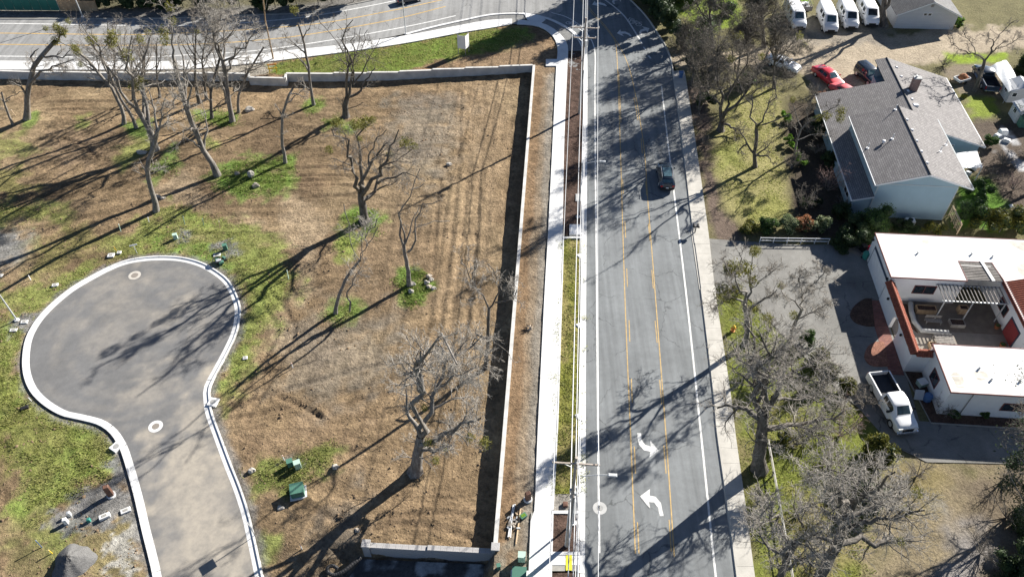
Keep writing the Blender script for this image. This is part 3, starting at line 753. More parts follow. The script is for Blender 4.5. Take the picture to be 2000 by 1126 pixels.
def slab_walk(name, pairs, z0, step, mat, gap=0.02, thick=0.12, zf=None):
    """pavement of separate slabs laid between two surveyed edges"""
    L = spline(GL([p[0] for p in pairs]), 6); R = spline(GL([p[1] for p in pairs]), 6)
    mid = [(a + b) / 2 for a, b in zip(L, R)]
    s = [0.0]
    for i in range(1, len(mid)): s.append(s[-1] + (mid[i] - mid[i - 1]).length)
    def at(line, t):
        for i in range(1, len(s)):
            if s[i] >= t: 
                k = (t - s[i - 1]) / max(1e-6, s[i] - s[i - 1]); return line[i - 1].lerp(line[i], k)
        return line[-1]
    base = MB(); n = int(s[-1] / step)
    for i in range(len(L) - 1):
        base.quad((L[i].x, L[i].y, z0 + thick - 0.03), (R[i].x, R[i].y, z0 + thick - 0.03), (R[i + 1].x, R[i + 1].y, z0 + thick - 0.03), (L[i + 1].x, L[i + 1].y, z0 + thick - 0.03))
    root = struct(base.build(name, M['concrete_old']))
    for i in range(n):
        a, b = i * step + gap / 2, (i + 1) * step - gap / 2
        mb = MB(); dz = random.uniform(-0.004, 0.004)
        mb.prism([at(L, a), at(R, a), at(R, b), at(L, b)], z0 - 0.03, z0 + thick + dz)
        mb.build('slab', mat, root)
    return root
walk = slab_walk('sidewalk', [((1012, 1500), (1066, 1500)), ((1032, 1126), (1078, 1126)), ((1037, 1006), (1078, 1006)), ((1044, 993), (1078.5, 993)), ((1050, 846), (1087, 846)), ((1064, 564), (1096, 564)), ((1070, 462), (1099, 462)), ((1079, 282), (1102, 282)), ((1086, 137), (1108, 137)), ((1089, 98), (1109.5, 96)), ((1083, 77), (1104, 80)), ((1068, 61), (1088, 62)), ((1045, 51), (1058, 46)), ((1000, 48), (1000, 38))], 0.0, 1.55, M['concrete'])
walk2 = slab_walk('sidewalk', [((1000, 48), (1000, 38)), ((950, 57), (951, 41)), ((900, 65), (880, 54)), ((800, 84), (795, 70)), ((700, 99), (680, 87)), ((600, 112), (590, 97)), ((500, 124), (497, 107)), ((375, 135), (375, 119)), ((250, 137), (250, 121)), ((0, 137), (0, 120)), ((-220, 137), (-220, 119))], 0.0, 1.6, M['concrete'])
walk3 = slab_walk('sidewalk', [((1487, 1500), (1529, 1500)), ((1438, 1126), (1474, 1126)), ((1423, 1006), (1458.5, 1006)), ((1400, 844), (1436, 846)), ((1393, 764), (1426, 764)), ((1369, 564), (1396, 564)), ((1353, 444), (1382, 444)), ((1334, 282), (1359, 282)), ((1319, 180), (1342, 170)), ((1314, 140), (1336, 138))], 0.0, 1.75, M['concrete_tan'], thick=0.13)

# painted markings
def mark(pts, w, mat='white_line', z=0.008, parent=main_road, name='lane_line', sm=6):
    line = spline(GL(pts), sm)
    return ribbon(name, line, [(w / 2, 0), (-w / 2, 0)], M[mat], parent, z=z)
def shape(pts, name, k=4.0, ox=1000, oy=844, mat='white_line', z=0.010):
    return poly_sheet(name, [G(ox + a / k, oy + b / k) for a, b in pts], z, M[mat], main_road)
mark([(1170.5, 1079), (1168, 846), (1165.5, 564), (1162.5, 282), (1162, 160), (1162.5, 110), (1158, 85), (1147, 66), (1130, 48), (1105, 33), (1077, 25)], 0.2)
mark([(1440, 1500), (1398, 1126), (1369, 846), (1339, 564), (1305, 282), (1292, 168)], 0.2)
mark([(1241, 1080), (1231.5, 846), (1220, 564), (1211.5, 282), (1206.5, 140), (1203, 89), (1197, 73)], 0.11, 'yellow_line')
mark([(1317, 1086), (1300.5, 846), (1279, 564), (1265, 387), (1257, 282), (1237, 165), (1221, 112), (1200, 74)], 0.11, 'yellow_line')
for a in ([(1248, 1080), (1245, 1019)], [(1241, 924), (1239, 871)], [(1235, 786), (1233, 739)], [(1230, 667), (1228.5, 625)], [(1225.5, 560), (1224, 524)], [(1222, 464), (1220.5, 432)], [(1217.5, 378), (1216, 350)], [(1213, 240), (1208.5, 140)],
          [(1311, 1076), (1307, 1014)], [(1301, 924), (1296.5, 869)], [(1292.5, 789), (1288.5, 741)], [(1283.5, 669), (1279.5, 626)], [(1276, 563), (1273, 527)], [(1269.5, 470), (1266.5, 437)], [(1263, 382), (1261, 354)], [(1254.5, 300), (1252, 270)], [(1246, 235), (1238, 190)]):
    mark(a, 0.1, 'yellow_line', sm=2)
mark([(1197, 73), (1180, 52), (1155, 25), (1134, 0), (1120, -14)], 0.11, 'yellow_line')
mark([(1201, 76), (1184, 53), (1159, 25), (1138, 0), (1124, -14)], 0.11, 'yellow_line')
mark([(1254.5, 86), (1240, 62), (1222, 35), (1205, 18), (1182, 0), (1170, -9)], 0.28)
mark([(1257, 92), (1261, 97.5)], 0.28, sm=1); mark([(1266.5, 109), (1271, 114.5)], 0.28, sm=1)
mark([(1300, 88), (1282, 60), (1262, 32), (1245, 14), (1228, -2)], 0.12)
for nm, pts, kk, ox, oy in (
    ('turn_arrow', [(978, 4), (1008, 4), (1012, 55), (1040, 95), (1084, 108), (1078, 60), (1145, 140), (1072, 195), (1082, 150), (1030, 138), (992, 95), (980, 45)], 4.0, 1000, 844),
    ('turn_arrow', [(1000, 497), (1078, 440), (1075, 492), (1120, 500), (1163, 548), (1184, 650), (1155, 652), (1140, 585), (1110, 545), (1070, 543), (1080, 595)], 4.0, 1000, 844),
    ('turn_arrow', [(1205, 545), (1265, 480), (1268, 515), (1340, 515), (1410, 545), (1450, 590), (1425, 595), (1385, 565), (1330, 550), (1290, 555), (1320, 595)], 8.33, 1060, 0),
    ('turn_arrow', [(1565, 530), (1590, 490), (1650, 465), (1610, 430), (1735, 462), (1705, 535), (1685, 500), (1620, 515), (1600, 535), (1620, 565), (1590, 570)], 8.33, 1060, 0),
    ('turn_arrow', [(800, 80), (850, 20), (860, 50), (930, 40), (1000, 60), (1045, 95), (1025, 105), (980, 85), (920, 75), (885, 80), (930, 105)], 8.33, 1060, 0),
    ('turn_arrow', [(1125, 30), (1150, -10), (1210, -35), (1170, -70), (1295, -38), (1265, 35), (1245, 0), (1180, 15), (1160, 35), (1180, 65), (1150, 70)], 8.33, 1060, 0)):
    shape(pts, nm, kk, ox, oy)
def bicycle(cx, cy, ang, s=1.0):
    c = G(cx, cy); mb = MB(); R = Matrix.Rotation(ang, 3, 'Z')
    def P(a, b): return c + R @ Vector((a * s, b * s, 0))
    def bar(a, b, w=0.1):
        a, b = P(*a), P(*b); d = (b - a).normalized(); n = Vector((-d.y, d.x, 0)) * w / 2
        mb.quad((a - n).to_tuple(), (b - n).to_tuple(), (b + n).to_tuple(), (a + n).to_tuple())
    for wx in (-0.55, 0.55):
        for i in range(16):
            t0, t1 = 2 * math.pi * i / 16, 2 * math.pi * (i + 1) / 16
            q = [P(wx + r * math.cos(t), r * math.sin(t)) for r, t in ((0.34, t0), (0.45, t0), (0.45, t1), (0.34, t1))]
            mb.quad(*q)
    for a, b in (((-0.55, 0), (-0.25, 0.6)), ((-0.25, 0.6), (0.4, 0.62)), ((0.4, 0.62), (0.55, 0)), ((-0.25, 0.6), (0.05, 0)), ((0.05, 0), (0.4, 0.62)), ((-0.55, 0), (0.05, 0)), ((-0.4, 0.75), (-0.15, 0.75)), ((0.3, 0.8), (0.6, 0.85))): bar(a, b)
    o = mb.build('bicycle_symbol', M['white_line'], main_road); o.location.z = 0.011
bicycle(1116, 47, math.radians(-35), 1.1)
bicycle(1241, 46, math.radians(-38), 1.25)
mark([(1226.5, 40.5), (1230, 35), (1239.5, 38.5)], 0.16, sm=1, name='chevron'); mark([(1229.5, 43), (1232.5, 38), (1241, 41.5)], 0.16, sm=1, name='chevron')
def smark(pts, w, mat): mark(pts, w, mat, 0.012, side_street)
smark([(-220, 65), (0, 65), (250, 68), (375, 64), (500, 57), (632, 45), (760, 22), (855, 2), (880, -4)], 0.28, 'yellow_line')
smark([(-220, 87), (0, 87), (250, 89), (400, 86), (500, 79), (600, 68), (760, 40), (870, 13)], 0.28, 'yellow_line')
smark([(-220, 110), (0, 110), (250, 112), (375, 107), (500, 99), (650, 78), (800, 51), (890, 31)], 0.26, 'white_line')
smark([(-220, 46), (0, 46), (250, 50), (375, 50), (500, 43), (600, 33), (700, 16), (770, 2), (820, -10)], 0.26, 'white_line')
# kerb line of the far side of the side street
struct(ribbon('kerb', spline(GL(SS_UP), 3), [(0.25, -0.05), (0.25, 0.12), (0.0, 0.12), (-0.02, 0.0)], M['concrete_old'], z=0.0))

# ------------------------------------------------------------------ strips beside the street
STRIP_R = [(1014, 1500), (1032, 1126), (1037, 1003), (1046, 990), (1052, 846), (1066, 564), (1072, 462), (1081, 282), (1088, 137), (1091, 100), (1084, 78), (1068, 62), (1045, 52), (1000, 49), (900, 66), (800, 85), (700, 100), (600, 113), (500, 125), (375, 136), (250, 138), (0, 138), (-120, 138)]
strip_poly = [(p.x, p.y) for p in GL(STRIP_R)] + [(p.x, p.y + 0.15) for p in NW] + [(WALL_A.x, WALL_A.y), (WALL_B.x, WALL_B.y), (WALL_B.x - 0.8, 20), (G(1014, 1500).x, 12)]
def strip_z(x, y):
    s, t = wall_coords(x, y)
    z = -0.03 + 0.16 * (fbm(x * 0.8, y * 0.8, 13, 3) - 0.5) * sstep(0.0, -0.5, t) + 0 * x
    return np.where(y > WALL_A.y - 0.2, -0.02 + 0.10 * (fbm(x * 0.5, y * 0.5, 15, 3) - 0.6), np.minimum(z, 0.05))
def strip_col(x, y):
    s, t = wall_coords(x, y); col = np.tile(np.array((0.245, 0.165, 0.098)), (len(x), 1))
    col *= (0.7 + 0.6 * fbm(x * 0.7, y * 0.35, 23))[:, None]
    w = sstep(-2.0, -2.9, t + (fbm(x * 0.5, y * 0.3, 25) - 0.5) * 0.9) * (y < WALL_A.y)
    col += (np.array((0.245, 0.24, 0.225)) - col) * w[:, None]
    w = sstep(-1.2, -1.8, t + (fbm(x * 0.5, y * 0.3, 26) - 0.5) * 0.9) * (y < WALL_A.y) * 0.55
    col += (np.array((0.30, 0.25, 0.185)) - col) * w[:, None]
    P = lambda pts, c, **k: paint(x, y, col, [(p.x, p.y) for p in GL(pts)], c, **k)
    P([(-200, 130), (-200, 145), (450, 145), (520, 150), (540, 130), (520, 115)], (0.33, 0.30, 0.25), soft=0.6, rag=0.8)
    P([(520, 146), (545, 122), (640, 106), (720, 96), (800, 85), (900, 66), (960, 56), (1000, 50), (1040, 55), (1040, 75), (975, 100), (900, 108), (850, 122), (740, 143), (600, 146)], (0.145, 0.195, 0.04), soft=1.0, rag=1.2)
    P([(560, 130), (700, 112), (760, 100), (700, 128), (600, 140)], (0.22, 0.21, 0.075), soft=1.5, rag=1.5, amt=0.6)
    P([(850, 100), (930, 85), (1000, 70), (1010, 62), (960, 75), (880, 90)], (0.12, 0.20, 0.03), soft=1.5, rag=1.5, amt=0.7)
    P([(860, 140), (900, 118), (980, 102), (1040, 80), (1085, 80), (1090, 140), (1045, 140), (1040, 128), (900, 140)], (0.26, 0.185, 0.115), soft=1, rag=1.2, amt=0.8)
    P([(970, 1126), (1035, 1010), (1020, 1000), (985, 1060), (950, 1126)], (0.30, 0.28, 0.23), soft=1, rag=1, amt=0.7)
    return col
struct(grid_sheet('roadside_verge', strip_poly, 0.3, strip_z, strip_col, M['soil']))

def strip_sheet(name, L, R, z, mat):
    return struct(poly_sheet(name, GL(L) + GL(R)[::-1], z, M[mat]))
def px_x(line, y):
    for (a, b), (c, d) in zip(line, line[1:]):
        if (b - y) * (d - y) <= 0: return a + (c - a) * (y - b) / ((d - b) or 1)
WR = [(1066, 1500), (1078, 1000), (1078.5, 993), (1087, 846), (1096, 564), (1099, 462), (1102, 282), (1108, 137), (1109.5, 60)]
KL = [(1129, 1500), (1131, 1126), (1131, 846), (1132.5, 564), (1137, 282), (1139.5, 137), (1140, 60)]
def between(y0, y1, n=8):
    ys = [y0 + (y1 - y0) * i / n for i in range(n + 1)]
    return [(px_x(WR, y) - 0.5, y) for y in ys], [(px_x(KL, y) + 1.5, y) for y in ys]
def bed(name, y0, y1, zf, colf, mat):
    a, b = between(y0, y1); poly = [(p.x, p.y) for p in GL(a) + GL(b)[::-1]]
    return grid_sheet(name, poly, 0.22, zf, colf, M[mat])
def mulch_col(x, y): return np.tile(np.array((0.10, 0.066, 0.052)), (len(x), 1)) * (0.6 + 0.8 * fbm(x * 1.1, y * 1.1, 33))[:, None]
def turf_col(x, y):
    c = np.tile(np.array((0.20, 0.205, 0.045)), (len(x), 1)); k = sstep(0.42, 0.62, fbm(x * 0.35, y * 0.25, 35)); c += (np.array((0.30, 0.26, 0.105)) - c) * k[:, None]
    return c * (0.75 + 0.5 * fbm(x * 1.5, y * 1.5, 37))[:, None]
bed('mulch_bed', 460, 100, lambda x, y: 0.05 + 0.12 * (fbm(x * 2, y * 2, 3) - 0.5), mulch_col, 'soil')
turf = bed('turf_strip', 964, 470, lambda x, y: 0.06 + 0.10 * (fbm(x * 1.5, y * 1.5, 4) - 0.5), turf_col, 'soil')
bed('gravel_bed', 998, 964, lambda x, y: 0.05 + 0 * x, lambda x, y: np.tile(np.array((0.30, 0.28, 0.25)), (len(x), 1)) * (0.5 + fbm(x * 3, y * 3, 5))[:, None], 'soil')
bed('mulch_bed', 1078, 1003, lambda x, y: 0.05 + 0.12 * (fbm(x * 2, y * 2, 6) - 0.5), mulch_col, 'soil')
bed('mulch_bed', 1480, 1118, lambda x, y: 0.05 + 0.12 * (fbm(x * 2, y * 2, 7) - 0.5), mulch_col, 'soil')
def edging(pts, w=0.16, h=0.16):
    line = GL(pts); return struct(ribbon('bed_edging', line, [(w / 2, -0.1), (w / 2, h), (-w / 2, h), (-w / 2, -0.1)], M['concrete']))
for y in (465, 1000.5, 1081):
    a, b = between(y, y - 1, 1); edging([(a[0][0], y), (b[0][0], y)], 0.3, 0.165)
a, b = between(1083, 1115, 2)
ln = slab_walk('sidewalk', [(p, q) for p, q in zip(a, b)], 0.0, 1.0, M['concrete'], thick=0.125)
for y0, y1 in ((1078, 1003), (996, 470)):
    a, _ = between(y0, y1, 6); edging([(p[0] + 2.0, p[1]) for p in a], 0.15, 0.155)
# gravel wedge between the curved kerb and the walk
struct(poly_sheet('gravel_wedge', GL([(800, 67), (850, 52), (900, 41), (960, 30), (1015, 28), (1030, 32), (1024, 42), (1000, 38), (951, 41), (880, 54), (820, 66)]), 0.02, M['gravel']))
struct(poly_sheet('walk_ramp', GL([(1022, 26), (1055, 31), (1066, 40), (1057, 47), (1030, 41)]), 0.126, M['concrete']))
struct(poly_sheet('corner_bed', GL([(1056, 33), (1095, 48), (1118, 62), (1133, 79), (1141, 98), (1140, 137), (1110, 137), (1109, 94), (1102, 78), (1087, 60), (1060, 47)]), 0.03, M['gravel']))
mb = MB(); mb.prism(GL([(1066, 117), (1089, 117), (1088, 130), (1066, 130)]), -0.05, 0.14); struct(mb.build('walk_stub', M['concrete']))
# ------------------------------------------------------------------ ground beyond the streets
mb = MB(); mb.quad((-1500, -1200, -4.2), (1500, -1200, -4.2), (1500, 1800, -4.2), (-1500, 1800, -4.2))
base_ground = struct(mb.build('ground', mat_plain('far_ground', (0.13, 0.13, 0.06), 0.95, 0.4, 0.02, 0.1)))

YL = [(1527, 1500), (1472, 1126), (1456, 1006), (1434, 846), (1424, 764), (1394, 564), (1380, 444), (1357, 282), (1340, 170), (1318, 132), (1303, 95), (1288, 70), (1265, 35), (1241, 9), (1225, -6), (1183, -45)]
yl = [(p.x, p.y) for p in GL(YL)]
yard_poly = [(yl[0][0], 12)] + yl + [(yl[-1][0], 175), (135, 175), (135, 12)]
def yard_z(x, y): return -0.02 + 0.10 * (fbm(x * 0.5, y * 0.5, 113, 3) - 0.62)
def yard_col(x, y):
    col = np.tile(np.array((0.165, 0.15, 0.075)), (len(x), 1)) * (0.7 + 0.6 * fbm(x * 0.2, y * 0.2, 101))[:, None]
    P = lambda pts, c, **k: paint(x, y, col, [(p.x, p.y) for p in GL(pts)], c, **k)
    P([(1340, 165), (1362, 282), (1378, 394), (1386, 462), (1445, 472), (1450, 440), (1415, 410), (1395, 320), (1390, 230), (1380, 150)], (0.155, 0.118, 0.094), soft=0.6, rag=0.8)
    P([(1395, 260), (1425, 190), (1470, 165), (1520, 165), (1530, 200), (1522, 300), (1538, 350), (1545, 440), (1450, 445), (1415, 415), (1396, 320)], (0.29, 0.265, 0.115), soft=0.7, rag=0.7)
    P([(1400, 290), (1440, 280), (1450, 320), (1410, 330)], (0.2, 0.23, 0.05), soft=1.2, rag=1.2, amt=0.6)
    P([(1450, 380), (1540, 390), (1540, 430), (1470, 430)], (0.22, 0.24, 0.05), soft=1.5, rag=1.5, amt=0.5)
    P([(1300, 118), (1360, 105), (1500, 90), (1600, 66), (1720, 66), (1850, 58), (2050, 50), (2050, 92), (1900, 108), (1760, 128), (1710, 182), (1600, 182), (1560, 140), (1480, 132), (1340, 140)], (0.40, 0.335, 0.25), soft=0.8, rag=1.2)
    P([(1530, 30), (1740, 30), (1740, 85), (1530, 85)], (0.25, 0.225, 0.19), soft=2, rag=1.5, amt=0.8)
    P([(1300, -20), (1450, -20), (1450, 50), (1370, 60), (1330, 30)], (0.20, 0.27, 0.035), soft=1.5, rag=1.5)
    P([(1540, -30), (1590, -30), (1580, 6), (1545, 6)], (0.16, 0.28, 0.03), soft=0.8, rag=0.8)
    P([(1850, 104), (1960, 104), (1965, 124), (1850, 126)], (0.24, 0.33, 0.03), soft=0.5, rag=0.7)
    P([(1860, 125), (1970, 125), (1970, 190), (1880, 180), (1850, 150)], (0.24, 0.20, 0.145), soft=0.8, rag=0.8)
    P([(1885, 190), (1935, 190), (1945, 225), (1900, 235)], (0.2, 0.25, 0.04), soft=0.6, rag=0.8)
    P([(1880, 235), (2060, 235), (2060, 440), (1960, 430), (1900, 320)], (0.115, 0.09, 0.07), soft=1, rag=1)
    P([(1950, 245), (1965, 250), (1990, 310), (2030, 330), (2030, 350), (1970, 310), (1945, 270)], (0.55, 0.55, 0.56), soft=0.4, rag=1.2, amt=0.9)
    P([(1860, 365), (1930, 350), (1960, 400), (1950, 450), (1865, 445)], (0.10, 0.20, 0.025), soft=0.8, rag=1.0)
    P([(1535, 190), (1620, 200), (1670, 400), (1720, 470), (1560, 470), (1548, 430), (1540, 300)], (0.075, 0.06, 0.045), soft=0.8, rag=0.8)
    P([(1400, 585), (1440, 560), (1520, 640), (1640, 760), (1760, 890), (1700, 960), (1700, 1180), (1480, 1180), (1440, 880)], (0.165, 0.19, 0.04), soft=0.8, rag=1.0)
    P([(1470, 780), (1560, 800), (1600, 860), (1500, 850)], (0.23, 0.185, 0.085), soft=2, rag=2, amt=0.7)
    P([(1510, 1010), (1640, 960), (1690, 1040), (1640, 1180), (1540, 1180)], (0.245, 0.20, 0.10), soft=2.5, rag=2, amt=0.85)
    P([(1440, 850), (1470, 900), (1490, 1000), (1455, 960)], (0.21, 0.16, 0.10), soft=0.8, rag=0.8, amt=0.7)
    P([(1700, 940), (1800, 895), (2100, 900), (2100, 1200), (1700, 1200)], (0.25, 0.205, 0.13), soft=1.5, rag=2)
    P([(1850, 960), (1900, 920), (2100, 915), (2100, 1200), (1790, 1200), (1835, 1060)], (0.15, 0.12, 0.088), soft=2.5, rag=3, amt=.85)  # brown litter, with the corner's tree shade put into its colour
    P([(1770, 930), (1840, 930), (1830, 1000), (1780, 1010)], (0.24, 0.20, 0.08), soft=2, rag=2, amt=0.6)
    P([(1830, 1030), (1890, 1000), (1940, 1060), (1930, 1126), (1850, 1126)], (0.33, 0.32, 0.32), soft=2, rag=2, amt=0.6)
    return col
struct(grid_sheet('yard', yard_poly, 0.6, yard_z, yard_col, M['yard']))
DRIVE = [(1384, 466), (1450, 471), (1560, 478), (1690, 478), (1700, 512), (1722, 590), (1768, 726), (1795, 822), (2100, 838), (2100, 908), (1810, 902), (1740, 868), (1680, 800), (1620, 745), (1570, 695), (1520, 645), (1470, 590), (1440, 565), (1398, 574), (1396, 564)]
driveway = struct(poly_sheet('driveway', GL(DRIVE), 0.025, M['drive']))
mb = MB(); mb.prism(GL([(1349, 448), (1384, 460), (1397, 572), (1366, 566)]), -0.05, 0.05); struct(mb.build('driveway_apron', M['concrete_tan']))

fv = [(p.x, p.y) for p in GL([(-260, 39), (0, 39), (170, 39), (350, 37), (500, 31), (590, 27), (690, 10), (760, -5), (860, -33), (960, -60)])]
far_poly = [(-170, fv[0][1])] + fv + [(fv[-1][0], 178), (-170, 178)]
def far_col(x, y):
    c = np.tile(np.array((0.13, 0.12, 0.075)), (len(x), 1)) * (0.6 + 0.8 * fbm(x * 0.25, y * 0.25, 131))[:, None]
    d, _, _ = sdist(x, y, far_poly); w = 1 - sstep(2.5, 4.5, -d + (fbm(x * 0.4, y * 0.4, 133) - 0.5) * 2)
    c += (np.array((0.20, 0.19, 0.175)) - c) * w[:, None]
    return c
struct(grid_sheet('far_verge', far_poly, 1.2, lambda x, y: -0.03 + 0.1 * (fbm(x * 0.4, y * 0.4, 5) - 0.6), far_col, M['soil']))

# ------------------------------------------------------------------ retaining walls
def wall_run(root, a, b, thick, z0, za, zb, mat, cap=0.06, capmat=None, over=0.03, uvscale=1.0):
    """straight wall between two points with sloping or level top, and a cap"""
    a, b = Vector((a[0], a[1], 0)), Vector((b[0], b[1], 0)); d = (b - a).normalized(); n = Vector((-d.y, d.x, 0)) * thick / 2
    def loft(n, lo_a, lo_b, hi_a, hi_b, aa, bb):
        vs = [aa - n, bb - n, bb + n, aa + n]
        lo = [(v.x, v.y, z) for v, z in zip(vs, (lo_a, lo_b, lo_b, lo_a))]; hi = [(v.x, v.y, z) for v, z in zip(vs, (hi_a, hi_b, hi_b, hi_a))]
        return MB().add(lo + hi, [(3, 2, 1, 0), (4, 5, 6, 7), (0, 1, 5, 4), (1, 2, 6, 5), (2, 3, 7, 6), (3, 0, 4, 7)])
    m = loft(n, z0, z0, za - cap, zb - cap, a, b); me = m.mesh('panel')
    uv = me.uv_layers.new(name='UVMap')
    for lp in me.loops:
        v = me.vertices[lp.vertex_index].co; uv.data[lp.index].uv = ((v - Vector((a.x, a.y, 0))).dot(d) * uvscale, v.z * uvscale)
    obj('panel', me, mat, root)
    k = n.normalized() * (thick / 2 + over)
    loft(k, za - cap, zb - cap, za, zb, a - d * 0.004, b + d * 0.004).build('cap', capmat or mat, root)

rw = thing('retaining_wall', 'long straight pale concrete retaining wall between the dirt lot and the sidewalk', 'wall')
seg = 12
for i in range(seg):
    a = WALL_A.lerp(WALL_B, i / seg); b = WALL_A.lerp(WALL_B, (i + 1) / seg - 0.0004)
    wall_run(rw, a, b, 0.34, LOT - 0.4, 0.17, 0.17, M['wall_conc'])
rw2 = thing('retaining_wall', 'stepped grey concrete retaining wall below the side street, with a jog', 'wall')
for i in range(len(NW) - 1):
    a, b = NW[i], NW[i + 1]
    off = Vector((0, 0.15, 0))
    if (a - b).length < 0.2: continue
    if NW_BASE[i] == (489, 159) or NW_BASE[i] == (560, 168): wall_run(rw2, a + off, b + off, 0.3, LOT - 0.4, 0.27, 0.27, M['wall_conc'], over=0.035)
    elif NW_BASE[i] == (490, 166.5): wall_run(rw2, a + off, b + off, 0.3, LOT - 0.4, 0.20, 0.20, M['wall_conc'])
    else: wall_run(rw2, a + off, b + off, 0.3, LOT - 0.4, 0.32, 0.16, M['wall_conc'])
bw = thing('block_wall', 'low grey concrete block wall with two square end pillars near the sidewalk', 'wall')
pa, pb = PITC; mid = pa.lerp(pb, 0.47)
dv = (pb - pa).normalized()
wall_run(bw, pa + dv * 0.3, mid, 0.36, LOT - 1.9, LOT + 0.2, LOT + 0.2, M['block'], 0.001, M['block'])
wall_run(bw, mid, pb - dv * 0.3, 0.36, LOT - 1.9, LOT + 0.34, LOT + 0.34, M['block'], 0.001, M['block'])
bm_ = MB().bbox((0, 0, 0), (0.45, 0.4, 0.19), 0.012).mesh('block'); bm_.materials.append(M['block'])
Lw = (pb - pa).length - 0.7; nb = int(Lw / 0.46)
for row in range(11):
    for i in range(nb):
        f = (i + (0.25 if row % 2 else 0.75)) / nb
        if f > .99 or (row == 10 and f < 0.47): continue
        c = pa + dv * (0.35 + Lw * f); z = LOT + 0.115 - row * 0.2 + (0.14 if f >= 0.47 else 0.0) if row < 10 else LOT - 1.885 + .14
        if row < 10: obj('block', bm_, None, bw, loc=(c.x + random.uniform(-.004, .004), c.y + random.uniform(-.012, .012), z), rot=(0, 0, math.atan2(dv.y, dv.x)), scale=(Lw / nb / 0.46, 1, 1))
L = (pb - pa).length; n = int(L / 0.6)
rz = math.atan2(dv.y, dv.x)
for i in range(n):
    c = pa + dv * (0.35 + (L - 0.7) * (i + 0.5) / n); z = LOT + (0.22 if (i + 0.5) / n < 0.47 else 0.36)
    MB().bbox((0, 0, 0.05), ((L - 0.7) / n - 0.012, 0.5, 0.1), 0.015).build('cap_block', M['block'], bw, loc=(c.x, c.y, z), rot=(0, 0, rz))
for c, h in ((pa, 0.5), (pb, 1.3)):
    m = MB(); 
    zz = LOT - 1.9
    while zz < LOT + h - 0.02:
        m.bbox((c.x, c.y, zz + 0.095), (0.66, 0.66, 0.19), 0.012, rz); zz += 0.2
    m.build('pillar', M['block'], bw)
    MB().bbox((c.x, c.y, LOT + h + 0.08), (0.78, 0.78, 0.12), 0.02, rz).build('pillar_cap', M['block'], bw)

# plastic-lined basin below the block wall
bp = [pa - dv * 0.6 - Vector((0, 0.6, 0)), pb + dv * 0.3 - Vector((0, 0.45, 0)), G(985, 1135, LOT - 1.5), G(960, 1230, LOT - 1.5), G(660, 1230, LOT - 1.5), G(680, 1130, LOT - 1.5)]
mbx = np.array([(p.x, p.y) for p in bp])
def bz(x, y): return LOT - 1.42 + 0.09 * (fbm(x * 1.1, y * 0.6, 55, 3) - 0.5)
def bc(x, y):
    c = np.tile(np.array((0.085, 0.085, 0.085)), (len(x), 1)); k = sstep(0.46, 0.64, fbm(x * 0.6, y * 0.6, 57)); c += (np.array((0.42, 0.43, 0.43)) - c) * k[:, None]; return c
pl = grid_sheet('plastic_sheeting', [tuple(v) for v in mbx], 0.2, bz, bc, mat_ground('sheeting', 0.25))
# ------------------------------------------------------------------ poles, wires and street furniture
ZV = Vector((0, 0, 1))
def power_pole(px, py, h, arms, label):
    b = G(px, py); t = thing('utility_pole', label, 'utility pole', b, 0, 'wooden utility poles beside the sidewalk')
    MB().cyl((0, 0, -0.3), (0, 0, h), 0.19, 0.12, 12).build('pole', M['pole_wood'], t, smooth=40)
    for z, hw, n in arms:
        a = MB().box((0, -0.14, z), (hw * 2, 0.12, 0.14), -ROAD_A).build('crossarm', M['pole_wood'], t)
        for i in range(n):
            x = -hw + 0.12 + (2 * hw - 0.24) * i / (n - 1)
            MB().lathe((x * math.cos(ROAD_A), -0.14 - x * math.sin(ROAD_A), z + 0.07), [(0.03, 0), (0.03, 0.06), (0.075, 0.08), (0.075, 0.13), (0.05, 0.16), (0.06, 0.2), (0.02, 0.24)], 8).build('insulator', M['galv'], a)
        for s in (-1, 1):
            MB().tube([(s * hw * 0.55 * math.cos(ROAD_A), -0.14 - s * hw * 0.55 * math.sin(ROAD_A), z - 0.05), (0, -0.12, z - 0.75)], 0.025, 4).build('brace', M['galv'], t)
    return t, b
pole1, P1 = power_pole(1107, 1065, 15.0, [(14.3, 1.85, 3)], 'tall wooden utility pole with one wide crossarm in the bottom mulch bed')
pole2, P2 = power_pole(1131, 222, 15.4, [(14.0, 1.95, 4), (12.5, 1.6, 4)], 'utility pole with two crossarms by the upper mulch bed')
MB().cyl((0.28, -0.1, 11.2), (0.28, -0.1, 12.1), 0.24, 0.24, 12).build('transformer_can', M['galv'], pole2)
for i, (x, z) in enumerate(((0.25, 10.6), (-0.22, 10.2), (0.2, 9.7), (0.24, 8.4))):
    MB().box((x, -0.15, z), (0.16, 0.2, 0.4)).build('cutout', M['galv'], pole1)
MB().tube([(0.2, -0.05, 0.2), (0.2, -0.05, 9.0)], 0.06, 6).build('conduit', M['galv'], pole1)
MB().tube([(-0.18, -0.12, 0.2), (-0.18, -0.12, 7.0)], 0.05, 6).build('conduit', M['galv'], pole1)
MB().tube([(0.2, -0.05, 0.2), (0.2, -0.05, 7.4)], 0.05, 6).build('conduit', M['galv'], pole2)
P0 = P1 - (P2 - P1) * 0.75; P3 = P2 + (P2 - P1) * 0.9
def wire(off, z, sag, r, label):
    pts = []; up = [P0, P1, P2, P3]; zs = [z, z, z - 0.3, z - 0.3]
    for i in range(3):
        for k in range(14):
            t = k / 14; p = up[i].lerp(up[i + 1], t) + RU * off; pts.append((p.x, p.y - 0.14, zs[i] + (zs[i + 1] - zs[i]) * t - sag * 4 * t * (1 - t)))
    p = up[3] + RU * off; pts.append((p.x, p.y, zs[3]))
    tag(MB().tube(pts, r, 5).build('power_line', M['wire']), label, 'power line', 'overhead lines along the street')
